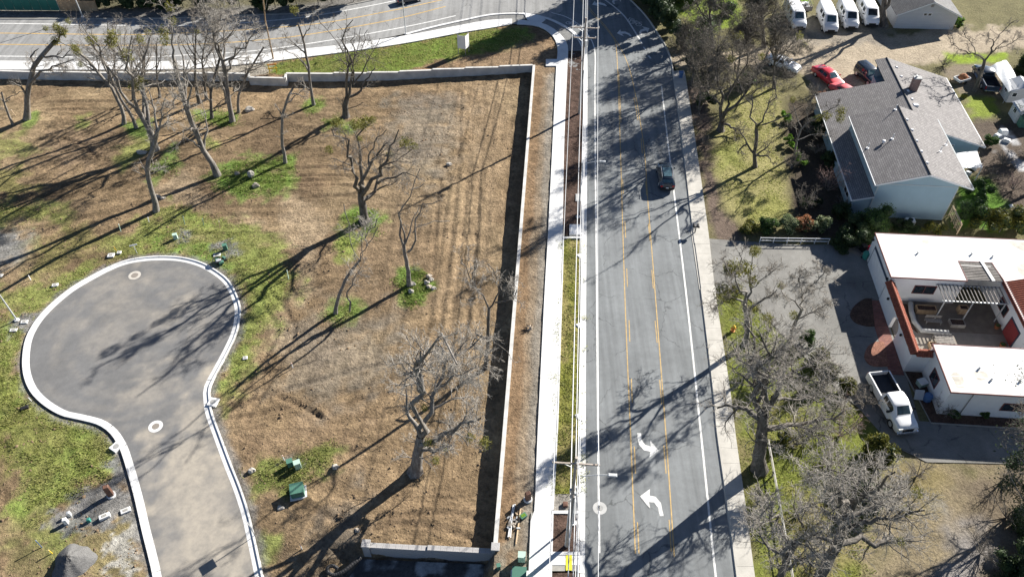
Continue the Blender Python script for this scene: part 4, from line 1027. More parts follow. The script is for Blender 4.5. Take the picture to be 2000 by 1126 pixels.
wire(1.72, 14.62, 0.9, 0.032, 'bright overhead wire nearest the street lane, strung between crossarm tips')
wire(-1.72, 14.62, 0.9, 0.032, 'overhead wire above the sidewalk, strung between the left crossarm tips')
wire(0.12, 14.75, 0.8, 0.03, 'overhead wire running over the middle of both crossarms')
wire(0.42, 11.6, 0.9, 0.03, 'overhead neutral wire just right of the pole tops')
wire(-0.16, 9.2, 1.0, 0.05, 'thick overhead cable left of the poles above the kerb')
wire(0.25, 8.6, 1.1, 0.045, 'lowest overhead cable over the planting strip')

def street_light(px, py, h, arm, label, hb=True, da=0.0):
    """tapered pole, curved arm along local +X, flat lamp head"""
    b = G(px, py, 0.0) if not isinstance(px, Vector) else px
    t = thing('street_light', label, 'street light', b, da, 'street lights')
    MB().cyl((0, 0, 0.0), (0, 0, 0.16), 0.3, 0.28, 14).build('base', M['concrete'], t)
    MB().cyl((0, 0, 0.16), (0, 0, h), 0.10, 0.065, 10).build('pole', M['galv'], t, smooth=40)
    pts = [(0, 0, h - 0.25)] + [(arm * k, 0, h - 0.25 + 0.55 * math.sin(k * math.pi / 2)) for k in (0.12, 0.3, 0.55, 0.8, 1.0)]
    MB().tube(pts, 0.045, 6).build('arm', M['galv'], t)
    hd = MB().bbox((arm + 0.3, 0, h + 0.33), (0.75, 0.32, 0.14), 0.04).build('lamp_head', M['galv'], t)
    MB().box((arm + 0.32, 0, h + 0.25), (0.5, 0.24, 0.03)).build('lens', M['lamp_glass'], hd)
    return t
street_light(1129, 424, 8.8, 2.1, 'galvanised street light on the mulch bed reaching over the lane', da=-ROAD_A)
street_light(1120, 1021, 8.6, 2.5, 'galvanised street light beside the bottom utility pole', da=-ROAD_A)
street_light(793, 67, 9.0, 2.2, 'street light standing where the side street sidewalk meets the gravel wedge', da=math.radians(80))
street_light(G(33, 625, LOT), 0, 7.6, 1.8, 'street light at the left edge beside the turning circle', da=math.radians(165))
street_light(160, 62 + 0, 9.0, 2.0, 'street light on the far side of the side street, among bare trees', da=math.radians(-90)).location = G(162, 34)

# leaning timber guy pole with bracket on the side street verge
b = G(534, 116); t = thing('guy_pole', 'slim brown guy pole leaning above the yellow barrier', 'utility pole', b)
MB().tube([(0, 0, 0), UP(b, 518, 40) - b, UP(b, 512, -20) - b], [0.14, 0.12, 0.1], 8).build('pole', M['wood'], t)
MB().tube([UP(b, 516, 30) - b, UP(b, 524, -12) - b], 0.03, 5).build('bracket', M['galv'], t)

# real estate board: two panels in a V on three posts
b = G(904, 107); t = thing('sign_board', 'blank white V-shaped site sign board on three posts', 'sign', b, 0)
w = 1.45; A = Vector((-0.75, 0.35, 0)); Bp = Vector((0.45, 0, 0)); Cp = Vector((0.95, 0.95, 0))
for p in (A, Bp, Cp): MB().box((p.x, p.y, 1.7), (0.12, 0.12, 3.5)).build('post', M['wood_grey'], t)
for a, c in ((A, Bp), (Bp, Cp)):
    d = (c - a).normalized(); mid = (a + c) / 2 + Vector((d.y, -d.x, 0)) * 0.085
    MB().box((mid.x, mid.y, 2.2), ((c - a).length + 0.1, 0.03, 2.3), math.atan2(d.y, d.x)).build('panel', M['white_matt'], t)

# yellow barrier on the verge
b = G(534, 141); t = thing('barrier', 'yellow folding barricade beside the retaining wall jog', 'barrier', b, 0.2)
for x, y in ((-0.55, -0.3), (-0.55, 0.3), (0.55, -0.3), (0.55, 0.3)):
    MB().tube([(x, y, 0), (x, y * 0.2, 1.5)], 0.05, 5).build('leg', M['yellow'], t)
MB().box((0, 0, 1.35), (1.5, 0.06, 0.22)).build('board', M['orange'], t)
MB().box((0, -0.1, 0.75), (1.5, 0.05, 0.2)).build('board', M['yellow'], t)

# tactile plate, lids, inlets
mb = MB(); mb.prism(GL([(1105, 1082), (1117, 1082), (1117, 1114), (1105, 1114)]), 0.12, 0.145)
tag(mb.build('tactile_plate', M['yellow_pad']), 'bright yellow tactile paving plate on the corner ramp', 'paving plate')
def lid_box(pts, z0, z1, name, label, cat, mat, lidmat, group=None):
    P = GL(pts, z0); c = sum(P, Vector()) / len(P); t = thing(name, label, cat, c, 0, group)
    loc = [p - c for p in P]
    MB().prism(loc, -0.1, z1 - z0).build('body', mat, t)
    MB().prism([p * 0.82 for p in loc], z1 - z0, z1 - z0 + 0.03).build('lid', lidmat, t)
    return t
lid_box([(1112, 440), (1135, 440), (1135, 460), (1112, 460)], 0.0, 0.2, 'utility_vault', 'large white concrete vault lid at the end of the mulch bed', 'vault', M['concrete'], M['white_matt'])
lid_box([(1124, 380), (1135, 380), (1135, 394), (1124, 394)], 0.0, 0.14, 'utility_vault', 'small grey vault lid in the mulch bed by the kerb', 'vault', M['concrete_grey'], M['concrete_grey'])
for (x, y), lb in (((1131, 500), 'white drain inlet at the kerb near the top of the turf strip'), ((1130, 636), 'white drain inlet on the middle of the turf strip kerb'), ((1129, 813), 'white drain inlet on the lower turf strip kerb')):
    b = G(x, y); t = thing('drain_inlet', lb, 'drain', b, -ROAD_A, 'drain inlets along the kerb')
    MB().add([(-0.5, 0, 0), (0.2, -0.65, 0), (0.2, 0.5, 0), (-0.35, 0.1, 0.16), (0.2, -0.5, 0.16), (0.2, 0.4, 0.16)], [(0, 1, 4, 3), (1, 2, 5, 4), (2, 0, 3, 5), (3, 4, 5), (2, 1, 0)]).build('hood', M['concrete'], t)
    MB().box((0.35, -0.1, 0.05), (0.25, 0.8, 0.14)).build('throat', M['concrete'], t)

# manholes
def manhole(c, r0, r1, label, mat, cover, z=0.0):
    t = thing('manhole', label, 'manhole', c, 0)
    n = 28; mb = MB(); vs = []
    for rr in (r1, r0):
        for i in range(n): vs.append((rr * math.cos(2 * math.pi * i / n), rr * math.sin(2 * math.pi * i / n), 0.014))
    mb.add(vs, [(i, (i + 1) % n, n + (i + 1) % n, n + i)[::-1] for i in range(n)]); mb.build('collar', mat, t)
    MB().cyl((0, 0, -0.05), (0, 0, 0.018), r1 * 0.98, r1 * 0.98, 24).build('cover', cover, t)
M['cover'] = mat_plain('cover', (0.26, 0.23, 0.2), 0.7, 0.2, 4, bmp=0.5)
M['cover_lt'] = mat_plain('cover_lt', (0.34, 0.34, 0.33), 0.7, 0.2, 4, bmp=0.5)
M['collar_tan'] = mat_plain('collar_tan', (0.5, 0.47, 0.42), 0.85, 0.2, 2)
manhole(G(263, 537.5, LOT + 0.032), 0.75, 0.42, 'round manhole with pale concrete collar near the top of the turning circle', M['collar_tan'], M['cover'])
manhole(G(304, 832, LOT + 0.032), 0.74, 0.38, 'round manhole with white concrete collar at the neck of the turning circle', M['concrete'], M['cover'])
manhole(G(1171.5, 991.5, -0.010), 0.66, 0.3, 'manhole with grey ring crossed by the white lane line', M['concrete_grey'], M['cover_lt'])
# ------------------------------------------------------------------ buildings
class Frame:
    """local frame of a building: u to the right, v away from the camera, z up"""
    def __init__(s, o, a): s.o = Vector((o[0], o[1], 0)); s.u = Vector((math.cos(a), -math.sin(a), 0)); s.v = Vector((math.sin(a), math.cos(a), 0)); s.rz = -a
    def loc(s, p): q = Vector(p) - s.o; return Vector((q.dot(s.u), q.dot(s.v), p[2]))
    def on_v(s, px, py, v):          # wall that faces the camera
        a, b = s.loc(G(px, py, 0)), s.loc(G(px, py, 5)); t = (v - a.y) / (b.y - a.y); return a.lerp(b, t)
    def on_u(s, px, py, u):          # wall that faces sideways
        a, b = s.loc(G(px, py, 0)), s.loc(G(px, py, 5)); t = (u - a.x) / (b.x - a.x); return a.lerp(b, t)
    def on_f(s, px, py, f):          # sloping roof z = f(u)
        z = 4.0
        for _ in range(25): p = s.loc(G(px, py, z)); z = f(p.x)
        return s.loc(G(px, py, z))

def quad_slab(name, P, th, mat, parent, uv=True):
    """roof plane: P = eave a, eave b, ridge b, ridge a"""
    P = [Vector(p) for p in P]; n = (P[1] - P[0]).cross(P[3] - P[0]).normalized()
    if n.z < 0: P = [P[1], P[0], P[3], P[2]]; n = -n
    lo = [p - n * th for p in P]
    m = MB().add(P + lo, [(0, 1, 2, 3), (7, 6, 5, 4), (0, 4, 5, 1), (1, 5, 6, 2), (2, 6, 7, 3), (3, 7, 4, 0)]); me = m.mesh(name)
    if uv:
        e = (P[1] - P[0]).normalized(); s = n.cross(e); l = me.uv_layers.new(name='UVMap')
        for lp in me.loops:
            c = me.vertices[lp.vertex_index].co - P[0]; l.data[lp.index].uv = (c.dot(e), c.dot(s))
    return obj(name, me, mat, parent)

def wall_uv(me):
    l = me.uv_layers.new(name='UVMap')
    for p in me.polygons:
        n = p.normal
        for li in p.loop_indices:
            c = me.vertices[me.loops[li].vertex_index].co
            l.data[li].uv = (c.y, c.z) if abs(n.x) > abs(n.y) else (c.x, c.z)
    return me

def window(parent, u0, u1, z0, z1, v, axis='v', frame='trim_white', mull=1, out=-1, glass='glass'):
    """window on a wall; axis v: wall faces -v, axis u: wall faces -u (out = -1) or +u"""
    def P(a, b, c): return (a, v + out * c, b) if axis == 'v' else (v + out * c, a, b)
    def bx(a0, a1, b0, b1, c0, c1):
        p, q = Vector(P(a0, b0, c0)), Vector(P(a1, b1, c1)); return (p + q) / 2, tuple(abs(x) for x in (q - p))
    w = MB(); c, s = bx(u0, u1, z0, z1, 0.0, 0.05); pane = w.box(c, s).build('window', M[glass], parent)
    f = MB(); t = 0.08
    for a0, a1, b0, b1 in ((u0 - t, u1 + t, z1, z1 + t), (u0 - t, u1 + t, z0 - t, z0), (u0 - t, u0, z0, z1), (u1, u1 + t, z0, z1)):
        c, s = bx(a0, a1, b0, b1, 0.0, 0.08); f.box(c, s)
    for i in range(mull):
        a = u0 + (u1 - u0) * (i + 1) / (mull + 1); c, s = bx(a - 0.03, a + 0.03, z0, z1, 0.0, 0.07); f.box(c, s)
    f.build('frame', M[frame], pane)
    return pane

# --- the grey-blue house
HF = Frame((43.5, 77.7), math.radians(4.2))
hs = thing('house', 'two storey grey-blue house with grey shingle roofs beside the lawn', 'house', HF.o, HF.rz)
zl = lambda u: 2.8 + 0.275 * u                       # low roof, left side
zr = lambda u: 5.8 - 0.302 * (u - 10.9)              # low roof, right side
mzl = lambda u: 7.35 - 0.317 * (8.1 - u); mzr = lambda u: 7.35 - 0.317 * (u - 8.1)
m = MB(); pr = [(2.6, -0.2), (12.3, -0.2), (12.3, mzr(12.3) - 0.17), (8.1, 7.17), (2.6, mzl(2.6) - 0.17)]
m.add([(u, 0.3, z) for u, z in pr] + [(u, 14.8, z) for u, z in pr], [(0, 1, 2, 3, 4), (9, 8, 7, 6, 5), (1, 6, 7, 2), (4, 9, 5, 0), (0, 5, 6, 1), (2, 7, 8, 3), (3, 8, 9, 4)])
m.build('wall', M['siding'], hs)
r1 = quad_slab('roof', [(2.1, 0, mzl(2.1)), (2.1, 15.1, mzl(2.1)), (8.1, 15.1, 7.35), (8.1, 0, 7.35)], 0.14, M['shingle'], hs)
r2 = quad_slab('roof', [(14.0, 15.1, mzr(14.0)), (14.0, 0, mzr(14.0)), (8.1, 0, 7.35), (8.1, 15.1, 7.35)], 0.14, M['shingle'], hs)
MB().tube([(8.1, -0.02, 7.35), (8.1, 15.12, 7.35)], 0.09, 6).build('ridge_cap', M['shingle_dark'], r1)
for a, b in (((2.1, mzl(2.1)), (8.1, 7.35)), ((8.1, 7.35), (14.0, mzr(14.0)))):
    quad_slab('fascia', [(a[0], -0.03, a[1] - 0.02), (b[0], -0.03, b[1] - 0.02), (b[0], -0.031, b[1] - 0.24), (a[0], -0.031, a[1] - 0.24)], 0.05, M['trim_white'], hs, False)
MB().box((2.05, 7.5, mzl(2.1) - 0.1), (0.12, 15.1, 0.16)).build('gutter', M['trim_white'], hs)
MB().box((14.05, 7.5, mzr(14.0) - 0.1), (0.12, 15.1, 0.16)).build('gutter', M['trim_grey'], hs)
MB().box((7.45, 0.28, 5.42), (9.7, 0.04, 0.1)).build('trim_board', M['trim_grey'], hs)
for u in (2.62, 12.28): MB().box((u, 0.28, 2.6), (0.14, 0.05, 5.4)).build('corner_board', M['trim_grey'], hs)
# low wing
m = MB()
m.prism([(0.5, 0.4), (2.6, 0.4), (2.6, 14.8), (10.9, 14.8), (10.9, 24.2), (0.5, 24.2)], -0.2, 2.75)
m.prism([(12.31, 13.2), (20.2, 13.2), (20.2, 30.2), (9.8, 30.2), (9.8, 24.2), (12.31, 24.2)], -0.2, 2.85)
m.build('wing_wall', M['siding'], hs)
gp = [(12.31, 2.85), (20.2, 2.85), (20.2, zr(20.2) - 0.16), (12.31, zr(12.31) - 0.16)]
m = MB(); m.add([(u, 13.2, z) for u, z in gp] + [(u, 13.35, z) for u, z in gp], [(0, 1, 2, 3), (7, 6, 5, 4), (0, 4, 5, 1), (1, 5, 6, 2), (2, 6, 7, 3), (3, 7, 4, 0)]); m.build('gable', M['siding'], hs)
gp = [(9.8, 2.85), (20.2, 2.85), (20.2, zr(20.2) - 0.16), (10.9, 5.64), (9.8, zl(9.8) - 0.16)]
m = MB(); m.add([(u, 30.05, z) for u, z in gp] + [(u, 30.2, z) for u, z in gp], [(0, 1, 2, 3, 4), (9, 8, 7, 6, 5)]); m.build('gable', M['siding'], hs)
gp = [(0.5, 2.75), (2.6, 2.75), (2.6, zl(2.6) - 0.16), (0.5, zl(0.5) - 0.16)]
m = MB(); m.add([(u, 0.4, z) for u, z in gp] + [(u, 0.5, z) for u, z in gp], [(0, 1, 2, 3), (7, 6, 5, 4)]); m.build('gable', M['siding'], hs)
gp = [(0.5, 2.75), (9.8, 2.75), (9.8, zl(9.8) - 0.16), (0.5, zl(0.5) - 0.16)]
m = MB(); m.add([(u, 24.1, z) for u, z in gp] + [(u, 24.2, z) for u, z in gp], [(0, 1, 2, 3), (7, 6, 5, 4)]); m.build('gable', M['siding'], hs)
ra = quad_slab('low_roof', [(0, 0.05, zl(0)), (0, 15.1, zl(0)), (2.595, 15.1, zl(2.595)), (2.595, 0.05, zl(2.595))], 0.14, M['shingle'], hs)
rb = quad_slab('low_roof', [(0, 15.103, zl(0)), (0, 24.6, zl(0)), (10.9, 24.6, 5.8), (10.9, 15.103, 5.8)], 0.14, M['shingle'], hs)
rc = quad_slab('low_roof', [(9.3, 24.603, zl(9.3)), (9.3, 30.6, zl(9.3)), (10.9, 30.6, 5.8), (10.9, 24.603, 5.8)], 0.14, M['shingle'], hs)
rd = quad_slab('low_roof', [(20.8, 30.6, zr(20.8)), (20.8, 12.9, zr(20.8)), (10.903, 12.9, 5.8), (10.903, 30.6, 5.8)], 0.14, M['shingle'], hs)
MB().tube([(10.9, 15.1, 5.81), (10.9, 30.62, 5.81)], 0.09, 6).build('ridge_cap', M['shingle_dark'], rb)
quad_slab('fascia', [(12.35, 12.87, zr(12.35) - 0.02), (20.8, 12.87, zr(20.8) - 0.02), (20.8, 12.869, zr(20.8) - 0.24), (12.35, 12.869, zr(12.35) - 0.24)], 0.05, M['trim_white'], hs, False)
quad_slab('fascia', [(0, 0.02, zl(0) - 0.02), (2.6, 0.02, zl(2.6) - 0.02), (2.6, 0.019, zl(2.6) - 0.22), (0, 0.019, zl(0) - 0.22)], 0.05, M['trim_white'], hs, False)
MB().box((-0.05, 12.3, 2.7), (0.12, 24.6, 0.16)).build('gutter', M['trim_white'], hs)
MB().box((20.85, 21.7, zr(20.8) - 0.1), (0.12, 17.7, 0.16)).build('gutter', M['trim_white'], hs)
window(hs, 15.1, 16.7, 1.6, 2.75, 13.2)
window(hs, 1.2, 3.2, 4.3, 4.95, 2.6, 'u') ; window(hs, 9.0, 11.5, 4.3, 4.95, 2.6, 'u')
window(hs, 2.5, 4.5, 1.0, 2.1, 0.5, 'u'); window(hs, 17.0, 19.0, 1.0, 2.1, 0.5, 'u')
c = Vector((12.9, 22.9, 0)); ch = MB(); ch.box((c.x, c.y, 5.8), (1.0, 0.75, 2.6))
me = wall_uv(ch.mesh('chimney')); chim = obj('chimney', me, M['chimney_brick'], hs)
MB().bbox((c.x, c.y, 7.16), (1.16, 0.9, 0.12), 0.02).build('chimney_cap', M['concrete_grey'], chim)
MB().cyl((c.x - 0.2, c.y, 7.2), (c.x - 0.2, c.y, 7.5), 0.14, 0.14, 8).build('flue', M['galv'], chim)
for a, b, f, k in ((1751, 132, zr, 0), (1760, 150, zr, 0), (1773, 178, zr, 0), (1781, 194, zr, 0), (1788, 206, zr, 2), (1771, 234, mzr, 0), (1781, 254, mzr, 0), (1790, 275, mzr, 0), (1799, 296, mzr, 0), (1810, 318, mzr, 0), (1749, 214, mzl, 1), (1743, 271, mzl, 1), (1695, 289, mzl, 1), (1725, 279, mzl, 3), (1836, 296, mzr, 1), (1847, 283, mzr, 1)):
    p = HF.on_f(a, b, f); m = MB()
    if k == 0: m.bbox((0, 0, 0.06), (0.34, 0.34, 0.2), 0.05)
    elif k == 2: m.bbox((0, 0, 0.08), (0.75, 0.65, 0.25), 0.08)
    elif k == 3: m.lathe((0, 0, 0), [(0.12, 0), (0.12, 0.25), (0.26, 0.27), (0.2, 0.4), (0.03, 0.46)], 12)
    else: m.lathe((0, 0, 0), [(0.22, -0.08), (0.22, 0.03), (0.05, 0.06), (0.05, 0.75), (0.04, 0.76)], 10)
    m.build('roof_vent', M['trim_white'], hs, loc=(p.x, p.y, p.z))
t = thing('patio_cover', 'pale translucent patio cover leaning on the grey-blue house', 'patio cover', HF.o, HF.rz)
q = [HF.loc(G(a, b, 2.5)) for a, b in ((1867, 299), (1908, 296), (1920, 325), (1879, 327))]
quad_slab('roof', [(q[3].x, q[3].y, 2.35), (q[2].x, q[2].y, 2.35), (q[1].x, q[1].y, 2.6), (q[0].x, q[0].y, 2.6)], 0.05, M['tarp'], t, False)
for p in (q[2], q[3]): MB().box((p.x, p.y + 0.1, 1.15), (0.1, 0.1, 2.3)).build('post', M['white_matt'], t)

# --- the white stucco building round a courtyard
WF = Frame((43.3, 63.0), math.radians(4.1))
wb = thing('stucco_building', 'white stucco courtyard building with flat white roof and red tile coping', 'building', WF.o, WF.rz)
ZR = 3.85
FOOT = [(0, 0), (8.3, 0), (8.3, 3.2), (12.2, 3.2), (12.6, 0.4), (12.6, -9.9), (1.8, -9.9), (1.8, -16.0), (34, -16.0), (34, 7.3), (0, 7.3)]
MB().prism(FOOT, -0.2, ZR - 0.12).build('wall', M['stucco'], wb)
def grow(poly, d):
    n = len(poly); out = []
    for i in range(n):
        a, b, c = Vector(poly[i - 1]), Vector(poly[i]), Vector(poly[(i + 1) % n]); e1, e2 = (b - a).normalized(), (c - b).normalized()
        n1, n2 = Vector((e1.y, -e1.x)), Vector((e2.y, -e2.x)); k = (n1 + n2); k = k / max(0.3, (1 + n1.dot(n2))); out.append(tuple(b + k * d))
    return out
RF = grow(FOOT, 0.12)
roof = poly_sheet('roof', RF, ZR, M['white_roof'], wb)
fa = MB(); n = len(RF)
for i in range(n):
    a, b = Vector(RF[i]), Vector(RF[(i + 1) % n]); fa.quad((a.x, a.y, ZR - 0.13), (b.x, b.y, ZR - 0.13), (b.x, b.y, ZR + 0.03), (a.x, a.y, ZR + 0.03))
    c, d = Vector(grow(RF, -0.09)[i]), Vector(grow(RF, -0.09)[(i + 1) % n]); fa.quad((a.x, a.y, ZR + 0.03), (b.x, b.y, ZR + 0.03), (d.x, d.y, ZR + 0.03), (c.x, c.y, ZR + 0.03)); fa.quad((c.x, c.y, ZR + 0.03), (d.x, d.y, ZR + 0.03), (d.x, d.y, ZR - 0.02), (c.x, c.y, ZR - 0.02))
    fa.quad((a.x, a.y, ZR - 0.13), (b.x, b.y, ZR - 0.13), (FOOT[(i + 1) % n][0], FOOT[(i + 1) % n][1], ZR - 0.13), (FOOT[i][0], FOOT[i][1], ZR - 0.13))
fa.build('fascia', M['fascia_brown'], wb)
# stains, tree shade painted as grey patches at the right edge, and vents
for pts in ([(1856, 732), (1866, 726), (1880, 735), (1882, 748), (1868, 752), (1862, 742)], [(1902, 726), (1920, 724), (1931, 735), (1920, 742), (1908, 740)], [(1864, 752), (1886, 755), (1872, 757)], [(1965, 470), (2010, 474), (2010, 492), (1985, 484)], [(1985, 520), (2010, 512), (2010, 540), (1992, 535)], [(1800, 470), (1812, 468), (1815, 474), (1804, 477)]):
    P = [WF.loc(G(a, b, ZR)) for a, b in pts]; P = spline(P + [P[0]], 4)[:-1]; poly_sheet('roof_stain_and_shade', P, ZR + 0.004, M['roof_stain_and_shade'], wb)
for a, b in ((1936, 742), (1992, 745), (1912, 720), (1792, 495), (1897, 497), (1938, 502)):
    p = WF.loc(G(a, b, ZR)); MB().lathe((0, 0, 0), [(0.12, 0), (0.1, 0.22), (0.14, 0.24), (0.02, 0.3)], 8).build('roof_vent', M['galv'], wb, loc=(p.x, p.y, ZR))
for v in (2.45, 4.9, -12.0, -14.0): MB().box((6.0 if v > 0 else 9.5, v, ZR + .006), (11.6 if v > 0 else 15.2, .07, .012)).build('membrane_seam', M['white_roof'], wb)
# garage door, lamps, windows
a = WF.on_u(1697, 514, 0); b = WF.on_u(1720, 579, 0); c = WF.on_u(1711, 486, 0)
v0, v1, zt = min(a.y, b.y), max(a.y, b.y), 2.75
MB().box((-0.02, (v0 + v1) / 2, zt / 2 + 0.08), (0.1, v1 - v0 + 0.36, zt + 0.2)).build('door_frame', M['navy_paint'], wb)
gd = MB()
for i in range(5): gd.box((-0.085, (v0 + v1) / 2, (i + 0.5) * (zt - 0.1) / 5), (0.05, v1 - v0, (zt - 0.1) / 5 - 0.02))
gd.build('garage_door', M['white_matt'], wb)
def wq(pts, plane, axis):
    P = [(WF.on_v if axis == 'v' else WF.on_u)(a, b, plane) for a, b in pts]; k = [(p.x if axis == 'v' else p.y) for p in P]; z = [p.z for p in P]; return min(k), max(k), max(0.05, min(z)), min(3.4, max(z))
k = wq([(1787, 560), (1823, 570)], 0, 'v'); window(wb, k[0], k[1], 1.45, 2.6, 0, 'v', 'fascia_brown', 1)
window(wb, 9.0, 10.6, 1.2, 2.5, 3.2, 'v', 'fascia_brown', 1)
window(wb, -13.6, -12.1, 1.2, 2.6, 1.8, 'u', 'fascia_brown', 1)
k = wq([(1968, 780), (2010, 793)], -16, 'v'); window(wb, k[0], k[0] + 2.4, 1.35, 2.4, -16, 'v', 'fascia_brown', 1)
window(wb, -2.9, -1.0, 1.2, 2.4, 12.6, 'u', 'fascia_brown', 1)
MB().box((12.55, -5.2, 1.15), (0.1, 2.2, 2.3)).build('door', M['door_red'], wb)
MB().box((12.57, -5.2, 1.2), (0.08, 2.5, 2.5)).build('door_frame', M['navy_paint'], wb)
MB().tube([(1.72, -10.4, 0.2), (1.72, -10.4, 3.6)], 0.045, 6).build('downpipe', M['white_matt'], wb)
MB().tube([(4.0, -16.06, 0.2), (4.0, -16.06, 3.7)], 0.045, 6).build('downpipe', M['wood_grey'], wb)
for v in (-1.9, -7.3): MB().lathe((0, 0, 0), [(0.05, 0), (0.13, 0.05), (0.14, 0.25), (0.04, 0.34)], 8).build('wall_lamp', M['black'], wb, loc=(-0.33, v, 2.0))
for v in (7.0, 0.45): MB().lathe((0, 0, 0), [(0.05, 0), (0.13, 0.05), (0.14, 0.25), (0.04, 0.34)], 8).build('wall_lamp', M['black'], wb, loc=(-0.16, v, 2.9))

# arcade wall with an arch and tiled coping
def arch_wall(name, u0, u1, v0, v1, h, av, aw, ah, mat, parent):
    m = MB(); n = 12; prof = [(v0, 0), (av - aw / 2, 0), (av - aw / 2, ah - aw / 2)]
    prof += [(av - aw / 2 * math.cos(math.pi * i / n), ah - aw / 2 + aw / 2 * math.sin(math.pi * i / n)) for i in range(1, n)]
    prof += [(av + aw / 2, ah - aw / 2), (av + aw / 2, 0), (v1, 0), (v1, h), (v0, h)]
    bm = bmesh.new(); A = [bm.verts.new((u0, v, z)) for v, z in prof]; B = [bm.verts.new((u1, v, z)) for v, z in prof]
    bm.faces.new(A); bm.faces.new(B[::-1])
    for i in range(len(prof)): j = (i + 1) % len(prof); bm.faces.new((A[j], A[i], B[i], B[j]))
    bmesh.ops.recalc_face_normals(bm, faces=bm.faces[:]); bmesh.ops.triangulate(bm, faces=bm.faces[:])
    me = bpy.data.meshes.new(name); bm.to_mesh(me); bm.free(); return obj(name, me, mat, parent)
arch_wall('arcade_wall', -0.18, 0.18, -10.6, -0.003, 2.95, -5.3, 2.0, 2.35, M['stucco'], wb)
MB().box((0.99, -10.42, 1.475), (1.62, 0.36, 2.95)).build('arcade_wall', M['stucco'], wb)
def tile_run(name, a, b, out, half, zr_, ze, parent, sp=0.27, both=True):
    """barrel tiles laid down both slopes of a wall coping"""
    a, b, out = Vector(a), Vector(b), Vector(out); L = (b - a).length; d = (b - a).normalized(); m = MB(); n = max(1, int(L / sp))
    for i in range(n):
        c = a + d * (L * (i + 0.5) / n)
        for s in ((1, -1) if both else (1,)):
            j = random.uniform(-0.015, 0.015); top = c + Vector((0, 0, zr_ + j)); bot = c + out * s * (half + random.uniform(-0.02, 0.02)) + Vector((0, 0, ze + j)); ax = (bot - top).normalized(); up = d.cross(ax); up = up if up.z > 0 else -up; r = sp * 0.5
            vs = []
            for p, rr in ((top, r * 0.85), (bot, r)):
                for k in range(6): t = math.pi * k / 5; vs.append(p + d * (rr * math.cos(t)) + up * (rr * math.sin(t) * 0.8))
            m.add(vs, [(k, k + 1, 7 + k, 6 + k) for k in range(5)] + [tuple(range(6, 12))])
    m.add([a + out * half * 0.98 + ZV * (ze - 0.0), b + out * half * 0.98 + ZV * ze, b + ZV * (zr_ - 0.02), a + ZV * (zr_ - 0.02), b - out * half * 0.98 + ZV * ze, a - out * half * 0.98 + ZV * ze], [(0, 1, 2, 3), (3, 2, 4, 5), (0, 5, 4, 1)])
    o = m.build(name, M['tile_red'], parent)
    rt = MB(); nn = max(1, int(L / 0.45))
    for i in range(nn):
        p, q = a + d * (L * i / nn), a + d * (L * (i + 1) / nn + 0.04); rt.cyl(p + ZV * (zr_ + 0.02), q + ZV * (zr_ + 0.035), 0.12, 0.105, 8)
    rt.build('ridge_tiles', M['tile_red'], o)
tile_run('tile_coping', (0, -10.75, 0), (0, -0.15, 0), (-1, 0, 0), 0.52, 3.42, 3.02, wb)
tile_run('tile_coping', (0.05, -10.5, 0), (1.72, -10.5, 0), (0, -1, 0), 0.52, 3.40, 3.00, wb)
m = MB()
for i in range(32):
    v = -9.7 + 9.9 * (i + 0.5) / 32; m.tube([(12.35, v, 3.62), (15.2, v, 4.55)], 0.15, 8)
m.build('tile_roof', M['tile_red'], wb)
quad_slab('tile_deck', [(12.4, -9.8, 3.55), (12.4, 0.3, 3.55), (15.2, 0.3, 4.48), (15.2, -9.8, 4.48)], 0.1, M['fascia_brown'], wb, False)
quad_slab('tile_deck', [(18.0, 0.3, 3.55), (18.0, -9.8, 3.55), (15.2, -9.8, 4.48), (15.2, 0.3, 4.48)], 0.1, M['tile_red'], wb, False)
# lattice over the recess, steel pergola in front of it
for i in range(12):
    v = 0.25 + 2.8 * i / 11; MB().box((10.3, v, ZR - 0.06), (4.0, 0.13, 0.12)).build('slat', M['wood_grey'], wb)
MB().box((11.15, 1.7, ZR + 0.06), (0.35, 3.3, 0.06), 0.1).build('plank', M['white_matt'], wb)
pg = thing('pergola', 'grey steel pergola with thin slats over the courtyard', 'pergola', WF.o, WF.rz)
for i in range(17):
    u = 5.4 + 6.8 * i / 16; MB().box((u, -1.35, 3.1), (0.07, 2.6, 0.09)).build('slat', M['wood_grey'], pg)
for v in (-0.1, -2.6): MB().box((8.8, v, 3.0), (7.2, 0.1, 0.12)).build('beam', M['galv'], pg)
for u in (5.5, 8.6, 12.1): MB().box((u, -2.6, 1.5), (0.1, 0.1, 3.0)).build('post', M['galv'], pg)
# courtyard floor, planters and furniture
P = [WF.o + WF.u * a + WF.v * b for a, b in ((0.18, -0.02), (12.58, -0.02), (12.58, -9.88), (1.8, -9.88), (1.8, -10.2), (0.18, -10.2))]
struct(poly_sheet('courtyard_floor', P, 0.04, mat_plain('court', (.27, .24, .205), .9, .3, .7, .15, bmp=.2)))
def at_w(u, v, z=0.0): p = WF.o + WF.u * u + WF.v * v; return (p.x, p.y, z)
t = thing('planter', 'curved raised stucco planter edge in the courtyard', 'planter', at_w(0, 0), WF.rz)
MB().tube([(3.2, -0.6, 0.3), (2.9, -2.0, 0.32), (2.8, -3.5, 0.32), (3.3, -4.8, 0.3), (6.2, -4.9, 0.3)], 0.28, 8).build('rim', M['concrete_grey'], t)
MB().prism([(2.3, -0.6), (2.9, -0.6), (2.6, -3.5), (2.9, -5.0), (2.1, -4.0)], 0.0, 0.12).build('soil', M['mulch'], t)
t = thing('garden_bench', 'grey slatted garden bench in the courtyard shade', 'bench', at_w(5.0, -3.3), WF.rz)
for i in range(5): MB().box((0, -0.25 + i * 0.12, 0.45), (1.8, 0.09, 0.04)).build('slat', M['wood_grey'], t)
